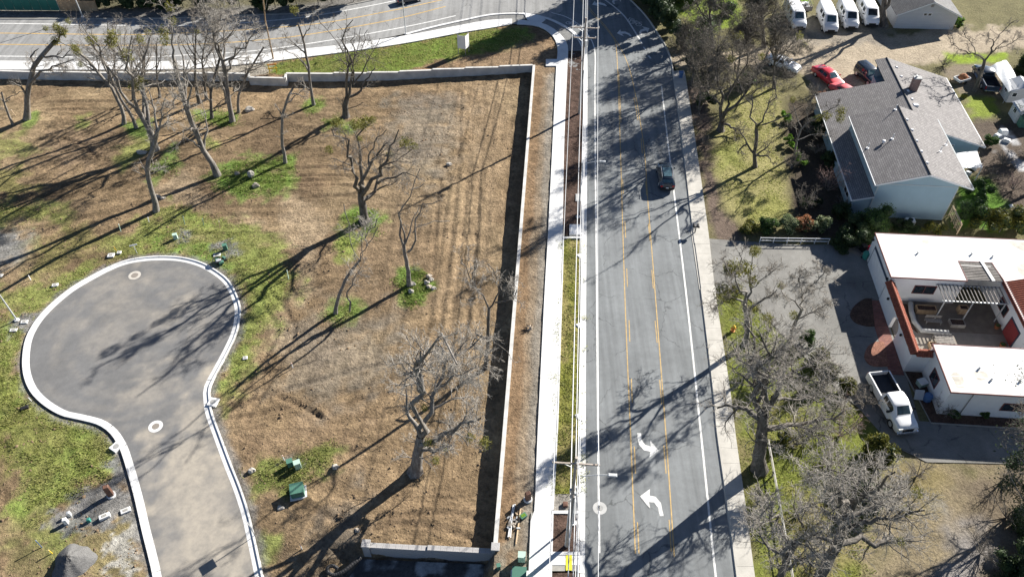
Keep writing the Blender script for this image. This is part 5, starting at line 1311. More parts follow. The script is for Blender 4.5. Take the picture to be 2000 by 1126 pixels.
for i in range(3): MB().box((0, 0.36, 0.6 + i * 0.14), (1.8, 0.04, 0.1)).build('back_slat', M['wood_grey'], t)
for x in (-0.8, 0.8):
    for y in (-0.25, 0.3): MB().box((x, y, 0.22), (0.08, 0.08, 0.44)).build('leg', M['wood_grey'], t)
t = thing('garden_table', 'weathered patio table frame near the courtyard planter', 'table', at_w(5.2, -6.2), WF.rz)
for i in range(6): MB().box((0, -0.6 + i * 0.24, 0.74), (2.0, 0.16, 0.04)).build('slat', M['wood_grey'], t)
for x in (-0.9, 0.9):
    for y in (-0.55, 0.55): MB().box((x, y, 0.36), (0.08, 0.08, 0.72)).build('leg', M['wood_grey'], t)
t = thing('folding_lounger', 'white folding lounger lying on the courtyard floor', 'lounger', at_w(10.0, -8.6), WF.rz + 0.3)
MB().box((0, 0, 0.3), (1.3, 0.55, 0.06)).build('seat', M['white_matt'], t); MB().box((0.85, 0, 0.5), (0.7, 0.55, 0.06), ry=-0.7).build('backrest', M['white_matt'], t)
for x in (-0.5, 0.4):
    for y in (-0.22, 0.22): MB().box((x, y, 0.14), (0.05, 0.05, 0.28)).build('leg', M['white_matt'], t)
for u, v, lb in ((12.0, -3.6, 'dark round pot by the red courtyard door'), (11.6, -6.4, 'dark pot on the courtyard floor right of the door')):
    t = thing('flower_pot', lb, 'pot', at_w(u, v, 0.04), 0)
    MB().lathe((0, 0, 0), [(0.22, 0), (0.34, 0.45), (0.36, 0.5), (0.3, 0.5), (0.28, 0.4)], 12).build('pot', M['rust'], t); MB().lathe((0, 0, 0), [(0.27, 0.38), (0.2, 0.6), (0.05, 0.75)], 8).build('plant', M['leaf_dark'], t)
for u, v, w, d, h, m_, lb in ((4.6, -1.6, 2.2, .8, .7, 'wood', 'brown timber planter box under the pergola'), (7.6, -3.4, 1.6, .9, .5, 'wood_grey', 'grey timber planter box at the pergola front'), (3.9, -7.6, .8, 2.0, .45, 'wood', 'brown timber planter box by the courtyard arch'), (8.8, -1.4, 1.0, .7, .9, 'wood', 'dark timber crate in the pergola shade')):
    t = thing('planter_box', lb, 'planter', at_w(u, v, .04), WF.rz, 'courtyard planters')
    for s_ in (-1, 1): MB().box((0, s_ * d / 2, h / 2), (w, .06, h)).build('side', M[m_], t); MB().box((s_ * (w / 2 - .03), 0, h / 2), (.06, d - .06, h)).build('end', M[m_], t)
    MB().box((0, 0, h * .42), (w - .08, d - .08, h * .8)).build('soil', M['mulch'], t)
P = [Vector(at_w(a, b)) for a, b in ((3.4, -.05), (12.5, -.05), (12.5, -4.6), (3.4, -4.6))]
struct(poly_sheet('courtyard_deck', P, .05, mat_plain('deck', (.20, .165, .13), .85, .3, 1.2, .2, bmp=.3)))
# brick walk and half-round beds in front of the arcade
P = [WF.o + WF.u * a + WF.v * b for a, b in ((-1.75, -0.2), (-0.2, -0.2), (-0.2, -11.2), (-1.75, -11.2))]
struct(poly_sheet('brick_walk', P, 0.045, M['brick_path']))
def half_bed(name, pts, mat, h=0.1):
    P = spline(GL(pts), 5); return struct(MB().prism([(p.x, p.y) for p in P], -0.02, h).build(name, mat))
half_bed('planting_bed', [(1702, 584), (1688, 584), (1668, 598), (1660, 615), (1670, 630), (1692, 637), (1708, 637)], M['mulch'])
half_bed('planting_bed', [(1726, 668), (1710, 668), (1694, 678), (1688, 698), (1698, 712), (1716, 716), (1736, 715)], mat_plain('red_mulch', (0.28, 0.14, 0.10), 0.95, 0.4, 2.0, 0.1, bmp=0.8, bscale=8, fine=0.35))
struct(poly_sheet('side_bed', [Vector(at_w(a, b)) for a, b in ((0.0, -10.65), (1.75, -10.65), (1.75, -16.0), (12, -16.1), (12, -17.2), (0.9, -17.2))], 0.05, M['mulch']))
edge = [Vector(at_w(a, b)) for a, b in ((-0.1, -10.7), (0.85, -17.25), (30, -17.4))]
struct(ribbon('bed_edging', edge, [(0.06, -0.05), (0.06, 0.12), (-0.06, 0.12), (-0.06, -0.05)], M['concrete_old'], z=0.0))

# --- clapboard house at the top right
b0, b1 = G(1745, 55), G(1857, 54); CF = Frame(b0, math.radians(3.0)); W = (b1 - b0).length
cl = thing('clapboard_house', 'light grey clapboard house with a gable wall behind the vans', 'house', CF.o, CF.rz)
D = 16.0; eh = 2.7; ph = eh + 2.25
pr = [(0, -0.2), (W, -0.2), (W, eh), (W / 2, ph), (0, eh)]
m = MB(); m.add([(u, 0, z) for u, z in pr] + [(u, D, z) for u, z in pr], [(0, 1, 2, 3, 4), (9, 8, 7, 6, 5), (1, 6, 7, 2), (4, 9, 5, 0), (2, 7, 8, 3), (3, 8, 9, 4)])
obj('wall', wall_uv(m.mesh('wall')), M['lap'], cl)
sl = (ph - eh) / (W / 2); ov = 0.5
quad_slab('roof', [(-ov, -0.5, eh - ov * sl + 0.16), (-ov, D + 0.5, eh - ov * sl + 0.16), (W / 2, D + 0.5, ph + 0.16), (W / 2, -0.5, ph + 0.16)], 0.14, M['shingle_dark'], cl)
quad_slab('roof', [(W + ov, D + 0.5, eh - ov * sl + 0.16), (W + ov, -0.5, eh - ov * sl + 0.16), (W / 2, -0.5, ph + 0.16), (W / 2, D + 0.5, ph + 0.16)], 0.14, M['shingle_dark'], cl)
for s in (-1, 1):
    a = (W / 2 + s * (W / 2 + ov), eh - ov * sl + 0.14); b = (W / 2, ph + 0.14)
    quad_slab('fascia', [(a[0], -0.52, a[1]), (b[0], -0.52, b[1]), (b[0], -0.521, b[1] - 0.22), (a[0], -0.521, a[1] - 0.22)], 0.05, M['trim_white'], cl, False)
window(cl, W * 0.42, W * 0.42 + 0.5, 2.45, 2.85, 0, mull=0); window(cl, W * 0.42 + 0.75, W * 0.42 + 1.25, 2.45, 2.85, 0, mull=0)
MB().box((W / 2 + 0.1, -0.04, ph - 0.75), (0.45, 0.06, 0.5)).build('gable_vent', M['wood_grey'], cl)

# --- garden sheds at the right edge
def shed(px, py, w, d, h, label, roofmat):
    b = G(px, py); F = Frame(b, math.radians(4)); t = thing('shed', label, 'shed', b, F.rz, 'sheds at the right edge')
    pr = [(0, 0), (w, 0), (w, h), (w / 2, h + 0.7), (0, h)]
    m = MB(); m.add([(u, 0, z) for u, z in pr] + [(u, d, z) for u, z in pr], [(0, 1, 2, 3, 4), (9, 8, 7, 6, 5), (1, 6, 7, 2), (4, 9, 5, 0), (2, 7, 8, 3), (3, 8, 9, 4)])
    obj('wall', wall_uv(m.mesh('wall')), M['lap'], t)
    quad_slab('roof', [(-0.2, -0.2, h - 0.16), (-0.2, d + 0.2, h - 0.16), (w / 2, d + 0.2, h + 0.78), (w / 2, -0.2, h + 0.78)], 0.06, roofmat, t)
    quad_slab('roof', [(w + 0.2, d + 0.2, h - 0.16), (w + 0.2, -0.2, h - 0.16), (w / 2, -0.2, h + 0.78), (w / 2, d + 0.2, h + 0.78)], 0.06, roofmat, t)
    window(t, 0.4, 1.0, 1.1, 1.7, d * 0.0 + 0.0, 'v', mull=0); window(t, d * 0.5 - 0.4, d * 0.5 + 0.4, 1.1, 1.8, 0.0, 'u')
    return t
shed(1981, 241, 4.0, 2.6, 2.1, 'small white shed nearer the green container', M['silver_paint'])
shed(1964, 200, 4.0, 2.8, 2.1, 'small white shed beside the silver canopy', M['silver_paint'])
t = thing('canopy', 'silver tarpaulin canopy beside the dark pickup', 'canopy', G(1965, 160), 0)
c = G(1965, 160)
q = [G(a, b, 2.3) - c for a, b in ((1938, 126), (1968, 114), (2000, 168), (1972, 176))]
m = MB(); nn = 10
for i in range(nn + 1):
    for j in range(nn + 1):
        a, b = i / nn, j / nn; p = q[0].lerp(q[1], a).lerp(q[3].lerp(q[2], a), b); z = 2.0 + 0.22 * math.sin(math.pi * a) + 0.12 * math.sin(9 * b + 5 * a) * math.sin(7 * a); m.v.append((p.x, p.y, z))
for i in range(nn):
    for j in range(nn): k = i * (nn + 1) + j; m.f.append((k, k + nn + 1, k + nn + 2, k + 1))
m.build('cover', M['tarp'], t, smooth=50)
for p in q: MB().tube([(p.x, p.y, 0), (p.x, p.y, 2.0)], 0.04, 5).build('post', M['galv'], t)
b = G(1993, 248); t = thing('storage_container', 'green garden storage container at the right edge', 'container', b, -0.07)
MB().bbox((0.6, 0.4, 0.7), (1.8, 1.2, 1.4), 0.06).build('body', M['green_box'], t); MB().bbox((0.6, 0.4, 1.45), (1.9, 1.3, 0.14), 0.05).build('lid', M['green_box'], t)

# --- screen fence and a roof beyond the side street
fl = GL([(-160, 19), (118, 21)]); fn = thing('screen_fence', 'long green privacy-screen fence beyond the side street', 'fence')
n = 16
for i in range(n + 1):
    p = fl[0].lerp(fl[1], i / n); MB().cyl((p.x, p.y, 0), (p.x, p.y, 2.1), 0.04, 0.04, 6).build('post', M['galv'], fn)
    if i < n:
        q = fl[0].lerp(fl[1], (i + 0.97) / n); mid = (p + q) / 2; MB().box((mid.x, mid.y - 0.05, 1.02), ((q - p).length, 0.02, 1.95), math.atan2(q.y - p.y, q.x - p.x)).build('screen_panel', M['green_screen'], fn)
fl = GL([(118, 21), (192, 22)]); fn = thing('board_fence', 'short brown board fence at the end of the green screen fence', 'fence')
n = 34
for i in range(n):
    p = fl[0].lerp(fl[1], (i + 0.5) / n); MB().box((p.x, p.y, 0.95 + random.uniform(-.03, .03)), ((fl[1] - fl[0]).length / n - 0.015, 0.03, 1.9), random.uniform(-.03, .03)).build('board', M['wood'], fn)
for i in range(4):
    p = fl[0].lerp(fl[1], i / 3); MB().box((p.x, p.y + 0.08, 0.95), (0.1, 0.1, 1.9)).build('post', M['wood'], fn)
b = G(30, 2); F = Frame(b, 0.03); t = thing('house', 'tan house with a low roof behind the green screen fence', 'house', b, F.rz)
m = MB(); m.prism([(0, 2), (18, 2), (18, 12), (0, 12)], 0, 2.8); m.build('wall', mat_plain('tan_wall', (0.42, 0.36, 0.28), 0.85, 0.1), t)
quad_slab('roof', [(-0.6, 1.4, 2.7), (18.6, 1.4, 2.7), (18.6, 7, 4.4), (-0.6, 7, 4.4)], 0.15, M['shingle'], t); quad_slab('roof', [(18.6, 12.6, 2.7), (-0.6, 12.6, 2.7), (-0.6, 7, 4.4), (18.6, 7, 4.4)], 0.15, M['shingle'], t)

# wooden gate fence beside the grey-blue house, white rails by the driveway, pipe rail by the street trees
a, b = G(1860, 404, 1.5), G(1877, 440, 1.5); a.z = b.z = 0; fn = thing('rail_fence', 'sunlit pine rail fence between the two houses', 'fence', a, 0)
d = (b - a); an = math.atan2(d.y, d.x); L = d.length
for i in range(4): MB().box((d.x / 2, d.y / 2, 0.45 + 0.36 * i), (L, 0.05, 0.16), an).build('rail', M['wood_new'], fn)
MB().box((d.x / 2, d.y / 2, 1.72), (L + 0.1, 0.2, 0.05), an).build('top_board', M['wood_new'], fn)
for i in range(4): p = d * (i / 3); MB().box((p.x + 0.05, p.y, 0.85), (0.1, 0.1, 1.7), an).build('post', M['wood_new'], fn)
a, b = G(1483, 474), G(1617, 476); fn = thing('rail_fence', 'low white pipe rail fence between the hedge and the driveway', 'fence', a, 0)
d = b - a; an = math.atan2(d.y, d.x); L = d.length
for z in (0.4, 0.85): MB().tube([(0, 0, z), (d.x, d.y, z)], 0.055, 6).build('rail', M['trim_white'], fn)
for i in range(6): p = d * (i / 5); MB().cyl((p.x, p.y, 0), (p.x, p.y, 0.92), 0.05, 0.05, 6).build('post', M['trim_white'], fn)
a, b = G(1497, 868), G(1552, 1180); fn = thing('rail_fence', 'weathered white timber rail fence behind the street trees', 'fence', a, 0)
d = b - a; an = math.atan2(d.y, d.x); L = d.length
n = 9
for i in range(n):
    p, q = d * (i / n), d * ((i + 0.985) / n); mid = (p + q) / 2
    MB().box((mid.x, mid.y, 0.98 + random.uniform(-.02, .02)), (L / n, 0.10, 0.05), an).build('rail', M['concrete_tan'], fn)
    MB().box((mid.x, mid.y, 0.55 + random.uniform(-.02, .02)), (L / n, 0.04, 0.12), an).build('rail', M['concrete_tan'], fn)
for i in range(n + 1): p = d * (i / n); MB().box((p.x, p.y, 0.47), (0.11, 0.11, 0.94), an).build('post', M['wood_grey'], fn)
# ------------------------------------------------------------------ vehicles (local +X is forward)
def half_prof(w, zs, zt, wt, zb=0.28):
    if zt > zs + 0.12:
        return [(w * 0.90, zb), (w * 0.99, zb + 0.16), (w, zs - 0.22), (w * 0.985, zs - 0.04), (w * 0.955, zs), (wt + 0.03, zt - 0.13), (wt * 0.95, zt - 0.045), (wt * 0.75, zt), (0, zt + 0.015)]
    return [(w * 0.90, zb), (w * 0.99, zb + 0.14), (w, zs - 0.22), (w * 0.975, zs - 0.08), (w * 0.93, zs - 0.02), (w * 0.85, zs + (zt - zs) * 0.45), (w * 0.7, zt - 0.012), (w * 0.45, zt), (0, zt + 0.012)]
def loft_body(st):
    m = MB(); n = 17
    for x, w, zs, zt, wt in st:
        h = half_prof(w, zs, zt, wt); row = [(x, -y, z) for y, z in h] + [(x, y, z) for y, z in h[-2::-1]]; m.v += row
    for i in range(len(st) - 1):
        for k in range(n - 1): m.f.append((i * n + k, (i + 1) * n + k, (i + 1) * n + k + 1, i * n + k + 1))
    m.f.append(tuple(range(n))); m.f.append(tuple(range(len(st) * n - 1, (len(st) - 1) * n - 1, -1)))
    for i in range(len(st) - 1): m.f.append((i * n, i * n + n - 1, (i + 1) * n + n - 1, (i + 1) * n))
    return m
def glass_across(st, i, j, shrink=0.9, lift=0.014):
    m = MB()
    for s in (i, j):
        x, w, zs, zt, wt = st[s]; h = half_prof(w, zs, zt, wt); P = [h[6], h[7], h[8]]
        row = [(x, -y * shrink, z) for y, z in P] + [(x, y * shrink, z) for y, z in P[-2::-1]]; m.v += row
    d = Vector((st[j][0] - st[i][0], 0, st[j][3] - st[i][3])).normalized(); nrm = Vector((-d.z, 0, d.x)); nrm = nrm if nrm.z > 0 else -nrm
    m.v = [tuple(Vector(v) + nrm * lift + d * (0.05 if k < 5 else -0.05)) for k, v in enumerate(m.v)]
    for k in range(4): m.f.append((k, 5 + k, 6 + k, k + 1))
    return m
def glass_side(st, i, j, s, t0=0.16, t1=0.9, x0=0.0, x1=0.0):
    def at(x):
        for a, b in zip(st, st[1:]):
            if a[0] <= x <= b[0] + 1e-6:
                k = (x - a[0]) / (b[0] - a[0]); return [a[q] + (b[q] - a[q]) * k for q in range(5)]
    m = MB(); xs = [st[i][0] + x0] + [q[0] for q in st[i + 1:j] if st[i][0] + x0 + 0.03 < q[0] < st[j][0] + x1 - 0.03] + [st[j][0] + x1]
    for x in xs:
        q = at(x); h = half_prof(*q[1:]); a, b = Vector((0, h[4][0], h[4][1])), Vector((0, h[5][0], h[5][1]))
        for t in (t0, t1): p = a.lerp(b, t); m.v.append((x, s * (p.y + 0.014), p.z))
    for k in range(len(xs) - 1): m.f.append((2 * k, 2 * k + 2, 2 * k + 3, 2 * k + 1))
    return m
def wheels(t, xs, y, r, w=0.22, rim='steel'):
    for x in xs:
        for s in (-1, 1):
            wh = MB().cyl((0, -w / 2, 0), (0, w / 2, 0), r, r, 18).build('wheel', M['rubber'], t, smooth=40, loc=(x, s * y, r))
            MB().cyl((0, s * w / 2, 0), (0, s * (w / 2 + 0.012), 0), r * 0.62, r * 0.5, 12).build('rim', M[rim], wh)
            MB().cyl((0, -s * 0.08, 0), (0, s * (w / 2 - 0.10), 0), r * 1.14, r * 1.14, 18).build('wheel_arch', M['black'], t, loc=(x, s * y, r + 0.02))
CAR = {
 'suv': dict(st=[(-2.36, .78, .78, .82, .6), (-2.30, .88, .95, 1.04, .66), (-2.22, .92, 1.0, 1.2, .68), (-1.92, .945, 1.04, 1.6, .62), (-1.7, .95, 1.04, 1.69, .63), (-.6, .955, 1.02, 1.73, .655), (.15, .955, 1.0, 1.70, .645), (.4, .955, .99, 1.62, .63), (1.15, .95, .98, 1.12, .72), (1.35, .945, .97, 1.07, .7), (1.9, .93, .93, 1.0, .6), (2.2, .88, .82, .87, .6), (2.36, .78, .62, .66, .5)], ws=(7, 8), rw=(2, 3), sd=(3, 8), wx=(-1.42, 1.45), wr=.37, L=4.72),
 'sedan': dict(st=[(-2.4, .74, .72, .76, .5), (-2.32, .84, .88, .93, .55), (-2.1, .88, .93, 1.0, .55), (-1.65, .9, .94, 1.05, .58), (-1.0, .91, .93, 1.38, .55), (-.7, .91, .92, 1.42, .57), (.1, .91, .9, 1.43, .58), (.3, .91, .89, 1.4, .57), (1.05, .9, .88, 1.0, .62), (1.25, .9, .87, .95, .6), (1.9, .88, .82, .88, .6), (2.25, .82, .72, .77, .5), (2.42, .7, .56, .6, .4)], ws=(7, 8), rw=(3, 4), sd=(3, 8), wx=(-1.38, 1.42), wr=.32, L=4.8),
 'van': dict(st=[(-2.85, .9, 1.25, 2.0, .78), (-2.8, .97, 1.27, 2.06, .8), (-1.5, .99, 1.28, 2.1, .82), (.5, .99, 1.27, 2.1, .82), (1.15, .99, 1.25, 2.08, .8), (1.3, .99, 1.24, 2.02, .78), (2.02, .98, 1.2, 1.36, .8), (2.15, .97, 1.15, 1.28, .75), (2.6, .93, 1.02, 1.1, .7), (2.8, .86, .8, .85, .6), (2.86, .8, .6, .64, .5)], ws=(5, 6), rw=None, sd=(3, 6), wx=(-1.75, 1.8), wr=.36, L=5.7),
 'boxy': dict(st=[(-2.05, .84, 1.05, 1.7, .66), (-2.0, .9, 1.08, 1.76, .7), (-.8, .92, 1.08, 1.8, .72), (.25, .92, 1.06, 1.8, .72), (.38, .92, 1.06, 1.76, .7), (.72, .92, 1.04, 1.2, .72), (.85, .9, 1.02, 1.12, .7), (1.75, .84, .98, 1.05, .65), (2.0, .78, .85, .9, .6), (2.06, .74, .6, .64, .5)], ws=(4, 5), rw=None, sd=(1, 4), wx=(-1.3, 1.3), wr=.4, L=4.1),
}
def vehicle(kind, label, cat, c, heading, paint, glass='glass', group=None, name=None, rails=False, pano=False, windows=True):
    K = CAR[kind]; st = K['st']; t = thing(name or ('car' if kind != 'van' else 'van'), label, cat, c, heading, group)
    body = loft_body(st).build('body', M[paint], t, smooth=32)
    glass_across(st, *K['ws']).build('windshield', M[glass], t)
    if K['rw']: glass_across(st, *K['rw']).build('rear_window', M[glass], t)
    else: MB().box((st[0][0] - 0.01, 0, st[0][3] - 0.38), (0.02, 1.1, 0.45)).build('rear_window', M['glass'], t)
    i, j = K['sd']; xs0, xs1 = st[i][0], st[j][0]
    cuts = {'van': [(0.25, 1.05), (-1.0, -0.15)], 'suv': [(-1.75, -1.3), (-1.22, -.35), (-.27, .75)], 'sedan': [(-1.2, -.35), (-.27, .7)], 'boxy': [(-1.85, -.95), (-.87, -.2), (-.12, .5)]}[kind]
    for s in (-1, 1):
        for a, b in cuts: glass_side(st, i, j, s, x0=a - xs0, x1=b - xs1).build('side_window', M['glass'], t)
        MB().bbox((xs1 - (0.35 if kind != 'van' else 0.6), s * (st[i][1] + 0.1), st[i][2] + 0.08), (0.12, 0.2, 0.15), 0.03).build('mirror', M[paint if kind != 'van' else 'black'], t)
        MB().box((st[-2][0] - 0.02, s * 0.62, st[-2][2] - 0.1), (0.12, 0.32, 0.16)).build('headlight', M['lamp_glass'], t)
        MB().box((st[0][0] + 0.03, s * 0.66, st[0][2] + (0.05 if kind != 'van' else -0.1)), (0.12, 0.26, 0.2)).build('taillight', M['tail'], t)
        for xx in {'van': (.2, 1.1), 'suv': (-1.26, -.31, .8), 'sedan': (-1.25, -.31, .75), 'boxy': (-.9, -.16, .55)}[kind]: MB().box((xx, s * (st[i][1] + .003), st[i][2] - .34), (.018, .012, .6)).build('door_seam', M['black'], t)
        MB().box((0.0, s * (st[i][1] + 0.008), st[i][2] - 0.15), (0.16, 0.02, 0.03)).build('door_handle', M['black'], t)
    MB().box((st[-1][0] + 0.0, 0, 0.42), (0.16, 1.55, 0.2)).build('bumper', M['black' if kind in ('van', 'boxy') else paint], t)
    MB().box((st[0][0] + 0.02, 0, 0.46), (0.16, 1.6, 0.22)).build('bumper', M['black' if kind in ('van', 'boxy', 'suv') else paint], t)
    MB().box((st[-1][0] + 0.02, 0, 0.62), (0.08, 0.9, 0.16)).build('grille', M['black'], t)
    MB().box((st[0][0] - 0.07, 0, 0.66 if kind != 'van' else 0.6), (0.02, 0.3, 0.15)).build('number_plate', M['white_matt'], t)
    wheels(t, K['wx'], st[i][1] - 0.11, K['wr'])
    if rails:
        for s in (-1, 1): MB().tube([(-1.6, s * .66, 1.70), (-1.4, s * .66, 1.77), (.1, s * .66, 1.77), (.3, s * .65, 1.7)], 0.025, 5).build('roof_rail', M['steel'], t)
    if pano: MB().box((-.75, 0, 1.752), (1.7, .95, .01)).build('sunroof', M['glass_blue'], t)
    return t
def hd(p, q): d = q - p; return math.atan2(d.y, d.x)
RH = math.atan2(RV.y, RV.x)
c = (G(1299.5, 380) + G(1297.5, 322)) / 2; c.z = 0
vehicle('suv', 'dark blue-black SUV driving away in the right lane', 'car', c, RH + 0.02, 'dark_paint', 'glass_blue', rails=True, pano=True).scale = (1.14,) * 3
vans = [((1621, 74), (1617, 60), 'white cargo van parked leftmost of the three together'), ((1661, 67), (1658, 55), 'white passenger van in the middle of the three'), ((1701, 61), (1698, 50), 'white van nearest the clapboard house and tree')]
for (a, b), _, lb in vans:
    p = G(a, b - 6); vehicle('van', lb, 'van', p + RV * 3.6, RH + math.pi, 'white_paint', 'glass_blue' if 'cargo' in lb else 'glass', 'vans parked in a row').scale = (1.28,) * 3
p = G(1556, 60); vehicle('van', 'white van half hidden under the bare evergreen branches', 'van', p + RV * 3.4, RH + math.pi + 0.08, 'white_paint', 'glass_blue', 'vans parked in a row').scale = (1.28,) * 3
a, b = G(1596, 134, 0.6), G(1640, 172, 0.4); h = hd(a, b)
c = (a + b) / 2; c.z = 0; red = vehicle('sedan', 'glossy red coupe parked on the gravel drive', 'car', c, h, 'red_paint', 'glass_blue', 'cars parked on the gravel'); red.scale = (1.28,) * 3
d2 = Vector((math.cos(h), math.sin(h), 0)); c2 = G(1652, 190); c2.z = 0
vehicle('sedan', 'faded red car mostly hidden behind the house roof', 'car', c2, h + 0.12, 'red_faded', 'glass', 'cars parked on the gravel').scale = (1.2,) * 3
c = G(1695, 160); vehicle('boxy', 'black boxy off-roader parked against the house', 'car', c + Vector((0, 0.6, 0)), RH + math.pi + 0.35, 'dark_paint', 'glass_blue', 'cars parked on the gravel').scale = (1.2,) * 3
a, b = G(1508, 118, 0.5), G(1548, 134, 0.4); c = (a + b) / 2; c.z = 0
vehicle('sedan', 'white sedan parked under the bare oaks', 'car', c, hd(a, b), 'white_paint', 'glass', 'cars parked on the gravel').scale = (1.2,) * 3
c = G(800, 3); vehicle('sedan', 'dark car on the side street at the top edge', 'car', c, hd(G(700, 20), G(860, -14)), 'dark_paint')

def pickup(label, tail, nose, paint, bedmat, glass, L=5.9):
    h = hd(tail, nose); c = (tail + nose) / 2; c = Vector((c.x, c.y, 0)); t = thing('pickup_truck', label, 'pickup truck', c, h)
    st = [(-.35, .96, 1.12, 1.6, .7), (-.28, .99, 1.15, 1.78, .72), (-.1, 1.0, 1.16, 1.86, .73), (.6, 1.0, 1.15, 1.9, .74), (1.0, 1.0, 1.15, 1.86, .72), (1.15, 1.0, 1.14, 1.8, .71), (1.8, 1.0, 1.12, 1.26, .8), (1.95, .99, 1.1, 1.22, .78), (2.6, .97, 1.05, 1.15, .7), (2.85, .93, .92, .98, .65), (2.96, .86, .7, .75, .6)]
    loft_body(st).build('cab', M[paint], t, smooth=32)
    glass_across(st, 5, 6).build('windshield', M[glass], t)
    MB().box((-.36, 0, 1.5), (0.03, 1.2, 0.32)).build('rear_window', M['glass'], t)
    for s in (-1, 1):
        for a, b in ((-.12, .38), (.46, 1.35)): glass_side(st, 1, 6, s, x0=a - st[1][0], x1=b - st[6][0]).build('side_window', M['glass'], t)
        MB().bbox((-1.66, s * .95, .80), (2.58, .12, .72), .03).build('bed_side', M[paint], t)
        MB().box((-1.66, s * .93, 1.175), (2.5, .1, .03)).build('bed_rail', M[paint], t)
        MB().bbox((1.25, s * 1.14, 1.25), (.14, .28, .2), .03).build('mirror', M['black'], t)
        MB().box((2.9, s * .68, .84), (.12, .36, .2)).build('headlight', M['lamp_glass'], t)
        MB().box((-2.95, s * .93, .9), (.08, .14, .36)).build('taillight', M['tail'], t)
        MB().box((.6, s * 1.02, .42), (1.7, .14, .06)).build('running_board', M['chrome'], t)
        for x in (.1, .9): MB().box((x, s * 1.005, 1.0), (.16, .02, .03)).build('door_handle', M['black'], t)
    MB().bbox((-2.94, 0, .82), (.09, 1.78, .66), .02).build('tailgate', M[paint], t)
    MB().box((-1.62, 0, .66), (2.56, 1.76, .06)).build('bed_floor', M[bedmat], t)
    li = MB()
    for s in (-1, 1): li.box((-1.62, s * .875, .92), (2.5, .02, .48))
    li.box((-.37, 0, .92), (.02, 1.74, .48)); li.build('bed_liner', M[bedmat], t)
    MB().bbox((3.0, 0, .5), (.2, 1.9, .26), .04).build('bumper', M['chrome'], t); MB().bbox((-3.02, 0, .48), (.16, 1.85, .22), .03).build('bumper', M['chrome'], t)
    MB().box((2.97, 0, .76), (.06, .95, .2)).build('grille', M['black'], t)
    wheels(t, (-1.75, 1.95), .88, .4, .26)
    return t
pickup('white crew-cab pickup truck parked beside the stucco building', G(1713, 727, 1.0), G(1773, 845, 0.6), 'white_paint', 'bed_liner', 'glass_blue').scale = (1.2,) * 3
pickup('dark blue pickup truck under the tree by the silver canopy', G(1939, 180, 0.6), G(1912, 127, 0.8), 'navy_paint', 'bed_liner', 'glass_blue').scale = (1.15,) * 3

# flat utility trailer with rails and scrap
c = G(1570, 18); t = thing('utility_trailer', 'grey railed utility trailer loaded with scrap beside the vans', 'trailer', c, RH)
MB().box((0, 0, .55), (3.4, 1.9, .12)).build('deck', M['wood_grey'], t)
for s in (-1, 1):
    for z in (.9, 1.3): MB().tube([(-1.7, s * .93, z), (1.7, s * .93, z)], .04, 5).build('rail', M['wood_grey'], t)
    for x in (-1.65, -.55, .55, 1.65): MB().box((x, s * .93, .95), (.07, .07, .8)).build('post', M['wood_grey'], t)
    MB().cyl((-.2, s * 1.02 - .1, .33), (-.2, s * 1.02 + .1, .33), .33, .33, 14).build('wheel', M['rubber'], t)
MB().box((-1.7, 0, .95), (.06, 1.8, .7)).build('tailgate', M['wood_grey'], t)
MB().tube([(1.7, .5, .5), (2.9, 0, .5), (1.7, -.5, .5)], .05, 5).build('drawbar', M['black'], t)
for i in range(7): MB().bbox((random.uniform(-1.3, 1.3), random.uniform(-.6, .6), .61 + random.uniform(.1, .3)), (random.uniform(.3, .8), random.uniform(.2, .5), random.uniform(.2, .5)), .03, random.random() * 3).build('scrap', M[random.choice(['white_matt', 'galv', 'black', 'wood_grey'])], t)
# small trailer with scrap by the dark pickup
c = G(1876, 160); t = thing('garden_cart', 'small white cart heaped with rusty scrap near the dark pickup', 'cart', c, 0.4)
MB().box((0, 0, .5), (2.2, 1.4, .1)).build('deck', M['white_matt'], t)
for x, y, w, d in ((0, -.7, 2.2, .06), (0, .7, 2.2, .06), (-1.1, 0, .06, 1.4), (1.1, 0, .06, 1.4)): MB().box((x, y, .68), (w, d, .3)).build('side', M['white_matt'], t)
for s in (-1, 1): MB().cyl((0, s * .78, .28), (0, s * .9, .28), .28, .28, 12).build('wheel', M['rubber'], t)
MB().lathe((.3, .1, .55), [(.75, 0), (.7, .3), (.45, .6), (.1, .75)], 10).build('scrap_heap', M['rust'], t)
# ------------------------------------------------------------------ bare trees
def tubes(P, R, n):
    """P (M,K,3), R (M,K) -> verts, quads for M tubes of K rings"""
    M_, K, _ = P.shape
    T = np.empty_like(P); T[:, 1:-1] = P[:, 2:] - P[:, :-2]; T[:, 0] = P[:, 1] - P[:, 0]; T[:, -1] = P[:, -1] - P[:, -2]
    T /= np.linalg.norm(T, axis=2, keepdims=True) + 1e-9
    ref = np.where(np.abs(T[:, :1, 2:3]) > 0.9, np.array([1.0, 0, 0]), np.array([0, 0, 1.0])) * np.ones_like(T)
    U = np.cross(T, ref); U /= np.linalg.norm(U, axis=2, keepdims=True) + 1e-9; W = np.cross(T, U)
    a = np.arange(n) * 2 * math.pi / n
    V = P[:, :, None, :] + R[:, :, None, None] * (np.cos(a)[None, None, :, None] * U[:, :, None, :] + np.sin(a)[None, None, :, None] * W[:, :, None, :])
    idx = np.arange(M_ * K * n).reshape(M_, K, n); nx = np.roll(idx, -1, axis=2)
    F = np.stack([idx[:, :-1], nx[:, :-1], nx[:, 1:], idx[:, 1:]], -1).reshape(-1, 4)
    return V.reshape(-1, 3), F
def join(parts):
    vs = []; fs = []; b = 0
    for v, f in parts: vs.append(v); fs.append(f + b); b += len(v)
    return np.concatenate(vs), np.concatenate(fs)
